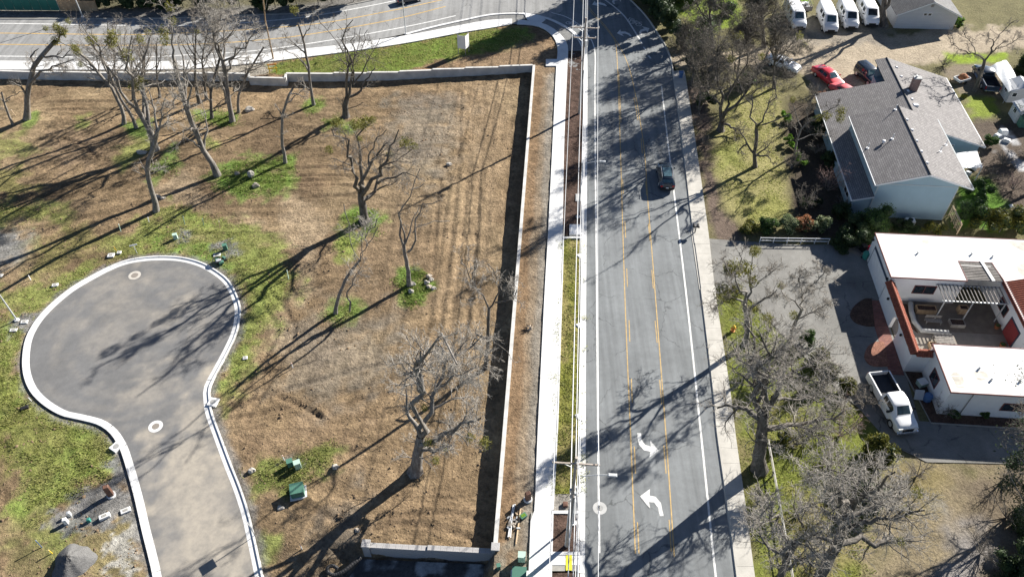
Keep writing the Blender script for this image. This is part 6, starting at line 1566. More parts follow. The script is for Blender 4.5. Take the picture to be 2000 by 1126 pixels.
def resample(p, K):
    p = np.array(p, float); d = np.r_[0, np.cumsum(np.linalg.norm(np.diff(p, axis=0), axis=1))]; t = np.linspace(0, d[-1], K)
    return np.stack([np.interp(t, d, p[:, i]) for i in range(3)], 1), d[-1]
def spawn(rng, P, R, L, per, tr, ang, ratio, segs, wander, up, rr, rmin, fixed=None):
    """side branches along P"""
    M_, K, _ = P.shape; cnt = rng.poisson(per, M_) if np.isscalar(per) else rng.poisson(per)
    idx = np.repeat(np.arange(M_), cnt); m = len(idx)
    t = rng.uniform(tr[0], tr[1], m) ; x = t * (K - 1); i = np.clip(x.astype(int), 0, K - 2); f = (x - i)[:, None]
    pos = P[idx, i] * (1 - f) + P[idx, i + 1] * f; rad = R[idx, i] * (1 - f[:, 0]) + R[idx, i + 1] * f[:, 0]
    tan = P[idx, i + 1] - P[idx, i]; tan /= np.linalg.norm(tan, axis=1, keepdims=True) + 1e-9
    rv = rng.normal(size=(m, 3)); per_ = rv - (rv * tan).sum(1, keepdims=True) * tan; per_ /= np.linalg.norm(per_, axis=1, keepdims=True) + 1e-9
    a = rng.uniform(ang[0], ang[1], m)[:, None]; d = tan * np.cos(a) + per_ * np.sin(a)
    base = L[idx] * ratio if fixed is None else np.full(m, fixed)
    ln = base * rng.uniform(0.55, 1.25, m) * (1.15 - 0.5 * t)
    out = np.empty((m, segs + 1, 3)); out[:, 0] = pos
    for s in range(segs):
        d = d + rng.normal(size=(m, 3)) * wander; d[:, 2] += up; d /= np.linalg.norm(d, axis=1, keepdims=True) + 1e-9
        out[:, s + 1] = out[:, s] + d * (ln / segs)[:, None]
    r0 = np.maximum(np.minimum(rad * rr, ln * 0.026 + 0.004), rmin)
    Rr = r0[:, None] * np.linspace(1, 0.35, segs + 1)[None, :]
    return out, np.maximum(Rr, rmin * 0.6), ln

def leaf_cloud(rng, centres, size, flat=0.0, asp=0.55):
    m = len(centres); a = rng.normal(size=(m, 3)); a /= np.linalg.norm(a, axis=1, keepdims=True); b = rng.normal(size=(m, 3)); b -= (b * a).sum(1, keepdims=True) * a; b /= np.linalg.norm(b, axis=1, keepdims=True)
    s = size * rng.uniform(0.6, 1.3, m)[:, None]
    V = np.stack([centres - a * s * 0.5, centres + b * s * asp * 0.5, centres + a * s * 0.5, centres - b * s * asp * 0.5], 1).reshape(-1, 3)
    return V, np.arange(4 * m).reshape(m, 4)
def ball_mesh(seed, n=420, size=0.22):
    rng = np.random.default_rng(seed); d = rng.normal(size=(n, 3)); d /= np.linalg.norm(d, axis=1, keepdims=True); r = rng.uniform(0.25, 1.0, n) ** 0.5
    lump = 0.75 + 0.35 * np.sin(d[:, 0] * 4 + seed) * np.cos(d[:, 1] * 5 + seed * 2)
    c = d * (r * lump)[:, None]; V, F = leaf_cloud(rng, c, size, asp=0.4); return arr_mesh('mistletoe', V, F)
MISTLE = [ball_mesh(s) for s in range(5)]
for me_ in MISTLE: me_.materials.append(M['mistletoe'])

def tree(label, base, trunk, limbs=(), r=0.25, z=LOT, seed=1, auto=0, mist=(), bark='bark', twig='twig', dens=1.0, spread=0.30, group='bare trees on the graded lot', auto_len=0.42, twig_r=0.0135, leaves=None, leaf_n=0, wander=0.28, name='bare_tree', min_h=None):
    rng = np.random.default_rng(seed); b = G(base[0], base[1], z); r *= 1.22 if z < 0 else 1.0
    o = thing(name, label, 'tree', b, 0, group)
    def line(pts, d0, d1):
        n = len(pts); return [UP(b, p[0], p[1], d0 + (d1 - d0) * (i / max(1, n - 1))) - b for i, p in enumerate(pts)]
    tp = line(trunk, 0, 0); tp[0] = Vector((0, 0, -0.15)); K = 9
    TP, TL = resample(tp, K); TP[1:-1] += rng.normal(size=(K - 2, 3)) * 0.012 * TL * 0.3
    H = max(p.z for p in tp)
    P = [TP]; endr = 0.62 if limbs else 0.25
    Rr = [r * (1 - (1 - endr) * np.linspace(0, 1, K) ** 0.8)]; Rr[0][0] *= 1.35; Rr[0][1] *= 1.05; Ls = [TL]
    sgn = 1; ends = {}
    for q in limbs:
        x = line(q, 0, 0); ll = sum((x[i + 1] - x[i]).length for i in range(len(x) - 1)); sgn = -sgn
        key = tuple(q[0]); d0 = ends.get(key, 0.0); d1 = d0 + sgn * rng.uniform(0.12, 0.45) * ll
        x = line(q, d0, d1)
        for i, pt in enumerate(q): ends.setdefault(tuple(pt), d0 + (d1 - d0) * i / max(1, len(q) - 1))
        LP, LL = resample(x, K); jit = rng.normal(size=(K, 3)) * 0.02 * LL; jit[0] = 0; LP += jit
        # radius where it leaves its parent
        best = r * 0.55
        for PP, RR in zip(P, Rr):
            dd = np.linalg.norm(PP - LP[0], axis=1); j = dd.argmin()
            if dd[j] < 1.6: best = min(best if best < r * 0.54 else 9, RR[j] * 0.72); break
        best = min(best, r * 0.56); P.append(LP); Rr.append(np.maximum(best * (1 - 0.8 * np.linspace(0, 1, K) ** 0.8), 0.045)); Ls.append(LL)
    P = np.array(P); Rr = np.array(Rr); Ls = np.array(Ls)
    if auto:
        A, AR, AL = spawn(rng, P[:1], Rr[:1], Ls[:1], np.array([float(auto)]), (0.38, 1.0), (0.4, 1.0), auto_len, K - 1, 0.13, 0.10, 0.6, 0.035)
        P = np.concatenate([P, A]); Rr = np.concatenate([Rr, AR]); Ls = np.concatenate([Ls, AL])
    tot = max(H, TL * .8, float(P[:, :, 2].max())); bl = tot * spread; ds = math.sqrt(dens)
    per = np.clip(Ls / 0.55, 5, 24) * dens
    if limbs or auto: per[0] *= 0.45
    B, BR, BL = spawn(rng, P, Rr, Ls, per, (0.3, 1.0), (0.5, 1.25), 0.5, 5, wander * 0.7, 0.05, 0.6, 0.02, fixed=bl * 0.62)
    C, CR, CL = spawn(rng, B, BR, BL, 7.6 * ds, (0.2, 1.0), (0.45, 1.2), 0.60, 4, wander, 0.03, 0.6, twig_r * 1.3)
    D, DR, DL = spawn(rng, C, CR, CL, 6.5 * ds, (0.15, 1.0), (0.4, 1.2), 0.55, 1, wander * 1.2, 0.02, 0.7, twig_r)
    D2, DR2, DL2 = spawn(rng, B, BR, BL, 4.0 * ds, (0.2, 1.0), (0.5, 1.3), 0.25, 1, wander * 1.2, 0.02, 0.5, twig_r)
    v, f = tubes(P, Rr, 7); v2, f2 = tubes(B, BR, 4); V, F = join([(v, f), (v2, f2)])
    obj('trunk', arr_mesh('trunk', V, F, True), M[bark], o)
    V, F = join([tubes(C, CR, 3), tubes(D, DR, 3), tubes(D2, DR2, 3)]); stuff(obj('crown', arr_mesh('crown', V, F, True), M[twig], o))
    if leaves:
        tips = np.concatenate([D[:, -1], C[:, -1]]); k = rng.integers(0, len(tips), leaf_n); c = tips[k] + rng.normal(size=(leaf_n, 3)) * 0.22
        V, F = leaf_cloud(rng, c, 0.2); stuff(obj('foliage', arr_mesh('foliage', V, F), M[leaves], o))
    allp = np.concatenate([P.reshape(-1, 3), B.reshape(-1, 3)])
    for i, q in enumerate(mist):
        p = UP(b, q[0], q[1], rng.uniform(-1.0, 1.0)) - b
        dd = np.linalg.norm((allp - np.array(p)) * np.array([1, 0.35, 1]), axis=1); n_ = allp[dd.argmin()]; p = Vector((p.x * 0.75 + n_[0] * 0.25, p.y * 0.3 + n_[1] * 0.7, p.z * 0.75 + n_[2] * 0.25))
        s = (q[2] if len(q) > 2 else 0.7) * 1.05
        stuff(obj('mistletoe', MISTLE[(i + seed) % 5], None, o, loc=p, rot=(i * 1.1, i * 2.3, i), scale=(s, s, s * 0.9)))
    return o

T = tree
T('leaning oak with mistletoe at the left edge below the stepped wall', (52, 233), [(52, 233), (53, 200), (57, 165), (68, 125), (82, 108), (98, 92), (108, 80)], [[(57, 165), (75, 152), (95, 135), (120, 125), (145, 117)], [(68, 125), (60, 112), (75, 95)], [(82, 108), (100, 110), (118, 112), (138, 100)], [(98, 92), (115, 80), (130, 50)], [(55, 190), (40, 168), (20, 158)]], .36, seed=1, dens=.62, mist=[(82, 60, .6), (105, 57, .8), (118, 66, 1.0), (126, 60, .7), (107, 82, .8), (134, 42, .6), (145, 96, .8)])
T('thin leaning sapling at the left edge with two forks', (25, 243), [(25, 243), (17, 225), (8, 200), (3, 180)], [[(8, 200), (25, 186), (45, 178)], [(8, 200), (-10, 185), (-25, 178)]], .16, seed=2, dens=.6)
T('grey oak leaning left behind the big forked trunk', (242, 242), [(242, 242), (240, 215), (228, 190), (212, 165), (190, 140), (172, 118), (150, 100)], [[(212, 165), (200, 120), (180, 85), (162, 60), (150, 40)], [(190, 140), (165, 126), (148, 112)]], .24, seed=3, dens=.5, mist=[(150, 103, .8), (147, 92, .6)])
T('slender oak leaning left beside the big forked trunk', (266, 250), [(266, 250), (258, 225), (240, 200), (222, 165), (208, 130), (195, 105), (178, 85)], [[(222, 165), (226, 120), (212, 80), (214, 50)]], .2, seed=4, dens=.5, mist=[(160, 106, .6)])
T('stout oak with four long stems fanning up over the side street', (303, 292), [(303, 292), (299, 272), (290, 250), (278, 228), (266, 212)], [[(266, 212), (245, 190), (232, 160), (215, 125), (190, 95), (172, 65), (160, 40)], [(290, 250), (283, 215), (272, 180), (258, 145), (240, 110), (222, 72), (215, 40)], [(278, 228), (264, 185), (256, 150), (252, 110), (258, 70)], [(290, 250), (290, 220), (284, 190), (281, 160), (285, 110), (292, 72)]], .46, seed=5, dens=.5, mist=[(190, 62, 1.0), (224, 62, 1.1), (222, 76, 1.1), (244, 102, 1.0), (247, 116, .8), (262, 170, 1.2), (288, 58, .8), (268, 165, 1.0)])
T('bare grey snag with a bent trunk standing above the turning circle', (305, 412), [(305, 412), (300, 388), (293, 362), (286, 342), (288, 320), (296, 298), (303, 275), (308, 252)], [[(303, 275), (312, 238), (318, 208), (330, 185)], [(308, 252), (300, 218), (296, 192), (290, 172)], [(312, 238), (332, 212), (348, 182)], [(308, 252), (325, 240), (345, 235)]], .3, seed=6, dens=.55, twig='twig_pale', spread=.2)
T('tall pale oak leaning left from the bright grass patch', (425, 342), [(425, 342), (413, 316), (397, 292), (376, 244), (361, 202), (349, 154), (341, 120)], [[(341, 120), (337, 85), (333, 50), (326, 10)], [(361, 202), (362, 160), (358, 110), (350, 60)], [(376, 244), (368, 205), (372, 165), (366, 120)], [(397, 292), (405, 250), (400, 215)], [(397, 292), (375, 275), (352, 268)]], .34, seed=7, dens=.6, twig='twig_pale', spread=.22, mist=[(321, 58, .9), (318, 86, .9), (333, 10, .7), (343, 34, .7)])
T('straight dark trunk left of the twin trunks below the stepped wall', (390, 202), [(390, 202), (386, 180), (382, 155), (380, 120), (382, 82), (385, 50)], auto=6, r=.24, seed=8, dens=.45, bark='bark_dark', mist=[(387, 59, .6)])
T('thin dark trunk right of the straight one below the stepped wall', (403, 194), [(403, 194), (399, 160), (395, 125), (398, 95), (405, 65), (410, 42)], auto=5, r=.18, seed=9, dens=.4, bark='bark_dark')
T('many-stemmed dark tree on the grass clump by the stepped wall', (414, 232), [(414, 232), (412, 200), (411, 180), (420, 145), (428, 120), (432, 98)], [[(414, 225), (425, 205), (440, 192)], [(412, 200), (400, 182), (393, 160)], [(411, 180), (402, 150), (396, 130)]], .2, seed=10, dens=.5, bark='bark_dark')
T('tall oak with a broad pale round crown over the side street', (454, 238), [(454, 238), (450, 215), (446, 190), (441, 150), (435, 120), (428, 100)], [[(435, 120), (425, 95), (415, 65), (405, 40), (395, 20)], [(435, 120), (437, 85), (440, 50), (445, 18)], [(435, 120), (450, 112), (470, 95), (490, 75), (508, 52)], [(441, 150), (452, 120), (468, 100), (480, 85)], [(428, 100), (418, 72), (430, 40), (425, 10)], [(437, 85), (455, 60), (470, 35)]], .32, seed=11, dens=.95, twig='twig_pale', spread=.26)
T('leaning thin trunk tucked behind the round-crowned oak', (443, 201), [(443, 201), (437, 175), (428, 150), (420, 120), (415, 95)], auto=5, r=.16, seed=12, dens=.45)
T('small forked tree just left of the wall jog', (466, 220), [(466, 220), (463, 195), (473, 165), (485, 140), (500, 115), (515, 92)], [[(473, 165), (481, 138), (485, 110)], [(485, 140), (500, 135), (520, 120)]], .17, seed=13, dens=.5)
T('dark trunk against the stepped wall, third of the slim ones', (312, 190), [(312, 190), (308, 160), (305, 130), (306, 100), (308, 75)], auto=5, r=.16, seed=14, dens=.4, bark='bark_dark')
T('dark trunk against the stepped wall, second of the slim ones', (283, 192), [(283, 192), (279, 155), (282, 120), (285, 95), (291, 75)], auto=5, r=.16, seed=15, dens=.45, bark='bark_dark', mist=[(288, 60, .7)])
T('dark trunk against the stepped wall, leftmost of the slim ones', (260, 195), [(260, 195), (258, 165), (256, 125), (258, 90), (265, 70)], auto=5, r=.15, seed=16, dens=.45, bark='bark_dark')
T('thin pale-topped sapling on the right end of the bright grass patch', (557, 317), [(557, 317), (553, 290), (551, 260), (552, 230), (558, 205), (565, 182), (572, 172)], [[(565, 182), (580, 183), (596, 190)], [(558, 205), (572, 190), (598, 172)], [(552, 230), (546, 216), (540, 208)]], .2, seed=17, dens=.6, twig='twig_pale', spread=.2)
T('upright oak on a grass clump below the jogged wall', (613, 206), [(613, 206), (608, 175), (603, 140), (597, 105), (592, 75), (582, 45)], [[(597, 105), (577, 88), (560, 72)], [(603, 140), (590, 116), (566, 102), (548, 94)], [(592, 75), (604, 55), (612, 40)], [(608, 178), (590, 165), (575, 165)]], .2, seed=18, dens=.6, mist=[(571, 20, .9)])
T('dark stout oak with upright limbs in the middle of the stepped wall', (676, 228), [(676, 228), (674, 206), (678, 190)], [[(678, 190), (690, 165), (688, 130), (672, 105), (670, 80)], [(672, 105), (655, 78), (640, 60), (625, 40), (612, 30)], [(678, 190), (684, 150), (674, 118), (676, 65), (685, 40)], [(690, 165), (705, 145), (722, 110), (735, 85), (745, 72)], [(690, 165), (689, 120), (691, 80), (693, 58)], [(678, 190), (700, 184), (720, 150), (730, 130)], [(722, 110), (706, 98), (715, 60)], [(688, 130), (700, 90), (705, 55)]], .48, seed=19, dens=.38, bark='bark_dark', twig='twig_dark', spread=.26)
T('spreading oak with mistletoe on its own grass mound in mid-lot', (712, 432), [(712, 432), (710, 408), (706, 388), (705, 374)], [[(705, 374), (703, 350), (692, 335), (682, 315), (680, 300), (680, 280), (665, 262), (648, 248)], [(705, 374), (702, 335), (700, 292), (699, 275), (702, 262), (712, 250), (728, 238)], [(706, 380), (709, 352), (722, 326), (733, 315), (742, 300), (748, 285), (752, 270)], [(722, 326), (720, 308), (738, 272), (755, 255)], [(707, 380), (718, 360), (735, 348), (745, 325), (752, 305), (760, 290), (772, 275), (792, 258)], [(708, 390), (724, 382), (737, 371), (736, 350), (745, 325)], [(738, 358), (755, 348), (775, 342), (795, 338), (818, 343)], [(745, 325), (758, 318), (775, 312), (790, 302), (808, 290)], [(737, 371), (755, 362), (770, 356), (782, 346)], [(680, 300), (676, 270), (670, 250)], [(752, 305), (772, 300), (790, 285)]], .55, seed=20, dens=.6, bark='bark_dark', spread=.24, mist=[(662, 231, 1.0), (668, 242, .8), (700, 232, .9), (712, 236, 1.0), (704, 248, 1.0), (645, 273, .7), (730, 232, .6), (763, 291, .6), (788, 266, .9), (798, 276, .8), (812, 280, .6), (702, 264, .5)])
T('slim twin-stemmed tree joined high up in the middle of the lot', (655, 611), [(655, 611), (656, 592), (668, 562), (680, 537), (695, 519), (703, 508)], [[(683, 607), (680, 578), (690, 547), (699, 530), (703, 508)], [(703, 508), (690, 485), (684, 452), (678, 420), (672, 400)], [(703, 508), (715, 480), (720, 455), (736, 428)], [(703, 508), (706, 480), (711, 450), (702, 425)], [(715, 480), (728, 465), (738, 445)]], .19, seed=21, dens=.55, twig='twig_pale', spread=.2)
T('broken-topped tree among the ring of rocks', (800, 556), [(800, 556), (797, 527), (792, 502), (789, 478)], [[(792, 502), (785, 452), (790, 416), (797, 390), (801, 370), (815, 345)], [(789, 478), (800, 446), (810, 420), (818, 405)], [(797, 492), (806, 455), (812, 430), (830, 405), (848, 395), (858, 392)], [(806, 455), (822, 440), (845, 432), (880, 430)], [(790, 472), (783, 432), (784, 416)], [(801, 370), (818, 366), (828, 358)]], .26, seed=22, dens=.3, spread=.14)
T('twisted pale tree leaning on the long wall, its trunk in the wall shadow', (947, 718), [(947, 718), (952, 690), (953, 660), (954, 626), (955, 602)], [[(955, 602), (945, 585), (938, 570), (925, 560), (915, 545), (905, 515)], [(955, 602), (968, 590), (973, 570), (975, 545), (970, 530), (958, 515)], [(968, 590), (990, 588), (1005, 580), (1008, 565)], [(925, 560), (922, 540), (928, 510)], [(952, 690), (970, 672), (985, 680), (995, 695)], [(953, 660), (935, 650), (925, 665), (928, 690)], [(975, 545), (992, 540), (1000, 552)]], .2, seed=23, dens=.6, twig='twig_pale', spread=.2, bark='bark_dark')
T('sprawling pale oak with arching limbs at the lower right of the lot', (811, 920), [(811, 920), (815, 895), (818, 872), (822, 850)], [[(822, 850), (818, 800), (822, 760), (835, 700), (846, 668), (870, 668), (890, 680), (912, 690)], [(822, 850), (840, 800), (850, 760), (862, 720), (880, 690), (905, 690), (930, 665), (948, 655)], [(818, 872), (850, 855), (880, 835), (912, 815), (945, 815)], [(822, 850), (802, 820), (792, 790), (796, 760)], [(850, 760), (880, 740), (920, 722), (955, 705)], [(840, 800), (880, 782), (922, 772)], [(818, 872), (845, 880), (882, 868)], [(843, 952), (835, 926), (826, 900), (818, 880)], [(822, 760), (810, 720), (820, 690)], [(880, 835), (900, 850), (915, 870)]], .55, seed=24, dens=.9, twig='twig_pale', spread=.17, mist=[(838, 845, .6), (850, 905, .6), (950, 838, .8), (920, 832, .6), (868, 868, .5), (826, 815, .5)])
GR = 'bare trees across the street'
T('massive street oak whose trunk shadow crosses the road', (1483, 915), [(1483, 915), (1483, 880), (1488, 835), (1492, 805)], [[(1492, 805), (1480, 785), (1473, 755), (1475, 725), (1470, 690), (1460, 640)], [(1492, 805), (1508, 775), (1525, 745), (1545, 720), (1580, 710), (1622, 700)], [(1525, 745), (1535, 715), (1541, 680), (1545, 645)], [(1488, 835), (1520, 830), (1560, 826), (1602, 815), (1645, 800)], [(1473, 755), (1450, 735), (1428, 720)], [(1490, 820), (1460, 800), (1435, 790), (1400, 795)], [(1492, 805), (1500, 770), (1490, 720), (1495, 660)], [(1508, 775), (1540, 780), (1580, 775), (1615, 780)], [(1545, 720), (1572, 740), (1612, 750)], [(1480, 785), (1500, 740), (1502, 700)], [(1560, 826), (1590, 850), (1620, 850)]], .72, z=0, seed=25, dens=.9, bark='bark_dark', twig='twig_pale', spread=.22, group=GR)
T('oak laden with mistletoe beside the driveway entrance', (1456, 672), [(1456, 672), (1460, 640), (1458, 612), (1455, 595)], [[(1455, 595), (1448, 575), (1440, 550), (1425, 530), (1412, 512)], [(1455, 595), (1465, 565), (1462, 540), (1468, 515), (1476, 492)], [(1458, 612), (1480, 590), (1500, 580), (1518, 565)], [(1455, 595), (1440, 580), (1420, 585), (1398, 600)], [(1462, 540), (1450, 518), (1445, 492)], [(1465, 565), (1490, 545), (1512, 528)], [(1448, 575), (1425, 562), (1405, 560)]], .36, z=0, seed=26, dens=.75, group=GR, spread=.24, mist=[(1432, 516, 1.3), (1420, 512, .9), (1456, 525, 1.1), (1408, 556, 1.1), (1425, 562, 1.1), (1437, 549, 1.0), (1478, 505, .8), (1487, 494, .7), (1472, 562, .8), (1418, 580, .8), (1476, 595, .9), (1465, 600, .8), (1508, 615, .8)])
T('pale-limbed tree with a white twiggy crown over the driveway', (1545, 668), [(1545, 668), (1548, 642), (1558, 622), (1565, 606)], [[(1565, 606), (1566, 586), (1571, 572), (1582, 558)], [(1565, 606), (1554, 590), (1540, 580), (1525, 570)], [(1571, 572), (1562, 560), (1558, 540)], [(1582, 558), (1600, 545), (1612, 528)], [(1558, 622), (1590, 606), (1612, 595)], [(1571, 572), (1592, 565), (1612, 560)]], .25, z=0, seed=27, dens=1.3, twig='twig_pale', group=GR, spread=.24, mist=[(1528, 572, .5), (1545, 610, .7)])
T('dark wide fan-shaped tree leaning over the lower right drive', (1592, 1150), [(1592, 1150), (1612, 1105), (1635, 1062), (1648, 1030), (1655, 1008)], [[(1655, 1008), (1645, 975), (1635, 945), (1630, 915)], [(1655, 1008), (1665, 970), (1680, 935), (1690, 905)], [(1655, 1008), (1685, 975), (1715, 945), (1745, 920)], [(1655, 1008), (1695, 990), (1745, 975), (1790, 955)], [(1648, 1030), (1700, 1015), (1760, 1005), (1805, 1000)], [(1635, 1062), (1690, 1050), (1740, 1045), (1785, 1055)], [(1648, 1030), (1620, 1005), (1598, 985)], [(1635, 1062), (1610, 1050), (1590, 1048)], [(1635, 945), (1610, 920), (1595, 905)]], .55, z=0, seed=28, dens=.9, bark='bark_dark', twig='twig_pale', group=GR, spread=.2, mist=[(1772, 1000, .6), (1797, 965, .6), (1762, 1060, .6)])
T('forked oak at the bottom edge over the white rail fence', (1518, 1165), [(1518, 1165), (1526, 1120), (1540, 1086), (1552, 1065)], [[(1540, 1086), (1530, 1040), (1510, 1000), (1500, 970)], [(1552, 1065), (1572, 1042), (1580, 1018)], [(1552, 1065), (1580, 1046), (1608, 1040)], [(1540, 1086), (1502, 1070), (1480, 1025), (1465, 1005)], [(1526, 1120), (1570, 1090), (1590, 1105)], [(1572, 1042), (1560, 1010), (1550, 980)]], .36, z=0, seed=29, dens=.9, bark='bark_dark', twig='twig_pale', group=GR, spread=.22, mist=[(1567, 1056, .7), (1580, 1030, .6)])
T('small dark oak standing on the yellow lawn', (1475, 325), [(1475, 325), (1473, 300), (1478, 272), (1478, 246)], [[(1473, 300), (1460, 280), (1450, 262), (1440, 250)], [(1478, 272), (1471, 240), (1468, 205), (1476, 170), (1482, 135)], [(1478, 246), (1495, 215), (1512, 190), (1520, 150)], [(1475, 306), (1495, 290), (1508, 275)], [(1478, 246), (1510, 238), (1545, 222), (1565, 205)], [(1468, 205), (1450, 180), (1440, 150)], [(1475, 302), (1500, 305), (1512, 320)], [(1460, 280), (1445, 290), (1440, 300)]], .3, z=0, seed=30, dens=.55, bark='bark_dark', twig='twig_dark', group=GR, spread=.2, mist=[(1484, 250, .6), (1440, 260, .5)])
T('small bare tree by the house eave carrying yellow mistletoe', (1552, 305), [(1552, 305), (1556, 275), (1566, 250), (1580, 238)], [[(1580, 238), (1600, 228), (1620, 215), (1640, 205)], [(1566, 250), (1555, 225), (1548, 200)], [(1580, 238), (1575, 215), (1585, 190)], [(1556, 275), (1585, 262), (1610, 262)]], .18, z=0, seed=31, dens=.8, twig='twig_dark', group=GR, mist=[(1638, 206, .9), (1634, 222, .8), (1612, 224, .9), (1600, 229, .7), (1550, 195, .6)])
T('huge dark oak with three trunks beside the upper road', (1407, 254), [(1407, 254), (1408, 246), (1409, 238)], [[(1409, 238), (1407, 205), (1406, 175), (1404, 140), (1398, 100), (1392, 70)], [(1409, 238), (1425, 215), (1448, 190), (1466, 165), (1475, 145), (1490, 120), (1502, 95)], [(1409, 238), (1418, 205), (1426, 180), (1440, 155), (1455, 130), (1463, 100)], [(1407, 205), (1385, 182), (1364, 162)], [(1466, 165), (1495, 156), (1530, 150)], [(1404, 140), (1380, 115), (1362, 95)], [(1440, 155), (1432, 120), (1425, 85)], [(1490, 120), (1520, 110), (1550, 92), (1575, 88)], [(1409, 238), (1432, 250), (1450, 252)]], .62, z=0, seed=32, dens=1.3, bark='bark_dark', twig='twig_dark', group=GR, spread=.27, mist=[(1425, 108, .9), (1490, 108, .7), (1583, 92, .7), (1440, 60, .8)])
T('bushy grey evergreen oak beside the top of the road', (1392, 92), [(1392, 92), (1390, 65), (1386, 35), (1384, -5)], auto=17, r=.35, z=0, seed=33, dens=1.05, bark='bark_dark', twig='twig', group=GR, leaves='leaf_grey', leaf_n=6000, auto_len=.62)
T('broad grey evergreen oak left of the half hidden van', (1492, 92), [(1492, 92), (1490, 65), (1488, 35), (1490, -12)], auto=19, r=.4, z=0, seed=34, dens=1.1, bark='bark_dark', twig='twig', group=GR, leaves='leaf_grey', leaf_n=8500, auto_len=.66)
T('tangled dark tree at the bend of the upper sidewalk', (1366, 215), [(1366, 215), (1368, 190), (1371, 155), (1368, 112)], auto=16, r=.2, z=0, seed=35, dens=1.2, bark='bark_dark', twig='twig_dark', group=GR, leaves='leaf_dark', leaf_n=1500, auto_len=.6)
T('thicket tree between the drive and the upper road', (1440, 165), [(1440, 165), (1442, 135), (1447, 95), (1445, 50)], auto=16, r=.22, z=0, seed=36, dens=1.15, bark='bark_dark', twig='twig_dark', group=GR, auto_len=.6)
T('leafless oak behind the blue bin on the upper sidewalk', (1352, 168), [(1352, 168), (1355, 140), (1352, 110), (1356, 70)], auto=15, r=.26, z=0, seed=41, dens=1.0, bark='bark_dark', twig='twig_dark', group=GR, auto_len=.55)
T('bare oak rising between the white sedan and the lawn', (1512, 172), [(1512, 172), (1510, 140), (1516, 105), (1514, 62)], auto=14, r=.26, z=0, seed=42, dens=.9, bark='bark_dark', twig='twig_dark', group=GR, auto_len=.55, mist=[(1583, 92, .7)])
T('bare oak past the lower right corner, shading the drive', (2130, 1010), [(2130, 1010), (2125, 960), (2118, 900), (2110, 830)], auto=18, r=.5, z=0, seed=43, dens=.5, bark='bark_dark', twig='twig_dark', group=GR, auto_len=.6, leaves='leaf_dark', leaf_n=6000)
T('big shade tree with dark forked trunk beside the parked vans', (1727, 51), [(1727, 51), (1725, 20), (1728, -10), (1732, -40)], [[(1725, 20), (1742, 0), (1762, -40), (1790, -80)], [(1728, -10), (1712, -60), (1690, -100)], [(1732, -40), (1735, -90), (1745, -120)], [(1732, -40), (1760, -80), (1790, -130)], [(1728, -10), (1695, -40), (1660, -70)]], .6, z=0, seed=37, dens=.45, bark='bark_dark', twig='twig_dark', group=GR, leaves='leaf_dark', leaf_n=7000)
T('crooked tree leaning over the dark pickup', (1903, 177), [(1903, 177), (1912, 156), (1920, 132), (1923, 118)], [[(1923, 118), (1935, 105), (1946, 95), (1962, 80)], [(1923, 118), (1905, 106), (1890, 100), (1872, 94)], [(1935, 105), (1940, 85), (1930, 62)], [(1946, 95), (1975, 86), (1992, 72)], [(1905, 106), (1896, 82), (1880, 62)], [(1940, 85), (1960, 60), (1980, 40)], [(1872, 94), (1855, 80), (1850, 62)]], .36, z=0, seed=38, dens=.85, bark='bark_dark', twig='twig', group=GR, spread=.22)
T('bare tree reaching in from the right edge below the stucco building', (2045, 960), [(2045, 960), (2040, 925), (2030, 890), (2022, 860)], auto=11, r=.3, z=0, seed=39, dens=.9, group=GR, auto_len=.5)
T('bare tree past the right edge, lowest one', (2060, 1090), [(2060, 1090), (2050, 1050), (2035, 1010), (2025, 980)], auto=11, r=.3, z=0, seed=40, dens=.6, group=GR, auto_len=.5, leaves='leaf_dark', leaf_n=7000)
T('evergreen oak past the right edge above the hedge trees', (2095, 330), [(2095, 330), (2094, 290), (2090, 240), (2088, 190)], auto=14, r=.4, z=0, seed=44, dens=.45, bark='bark_dark', twig='twig_dark', group=GR, leaves='leaf_dark', leaf_n=6000)
T('evergreen oak past the right edge behind the sheds', (2110, 255), [(2110, 255), (2108, 215), (2104, 170), (2100, 120)], auto=14, r=.4, z=0, seed=45, dens=.45, bark='bark_dark', twig='twig_dark', group=GR, leaves='leaf_dark', leaf_n=6000)
def bush(label, px, py, h, w, seed, twig='twig', n=9, dens=1.0, group='bare shrubs', leaves=None, leaf_n=0):
    """many-stemmed leafless shrub"""
    rng = np.random.default_rng(seed); b = G(px, py, 0); o = thing('bare_shrub', label, 'shrub', b, 0, group); K = 5
    P = np.zeros((n, K, 3)); a = rng.uniform(0, 2 * math.pi, n); ln = h * rng.uniform(.7, 1.1, n); d = np.stack([np.cos(a) * w / h * .6, np.sin(a) * w / h * .6, np.ones(n)], 1)
    for k in range(1, K): d = d + rng.normal(size=(n, 3)) * .16; d /= np.linalg.norm(d, axis=1, keepdims=True); P[:, k] = P[:, k - 1] + d * (ln / (K - 1))[:, None]
    R = np.linspace(.05, .015, K)[None, :] * np.ones((n, 1))
    B, BR, BL = spawn(rng, P, R, ln, 7 * dens, (.2, 1), (.4, 1.2), .45, 4, .3, .05, .6, .012)
    C, CR, CL = spawn(rng, B, BR, BL, 7 * dens, (.1, 1), (.4, 1.2), .5, 3, .35, .02, .7, .010)
    stuff(obj('stems', arr_mesh('stems', *tubes(P, R, 5), True), M['bark'], o))
    V, F = join([tubes(B, BR, 3), tubes(C, CR, 3)]); stuff(obj('twigs', arr_mesh('twigs', V, F, True), M[twig], o))
    if leaves:
        tips = C[:, -1]; k = rng.integers(0, len(tips), leaf_n); V, F = leaf_cloud(rng, tips[k] + rng.normal(size=(leaf_n, 3)) * .1, .13); stuff(obj('foliage', arr_mesh('foliage', V, F), M[leaves], o))
    return o
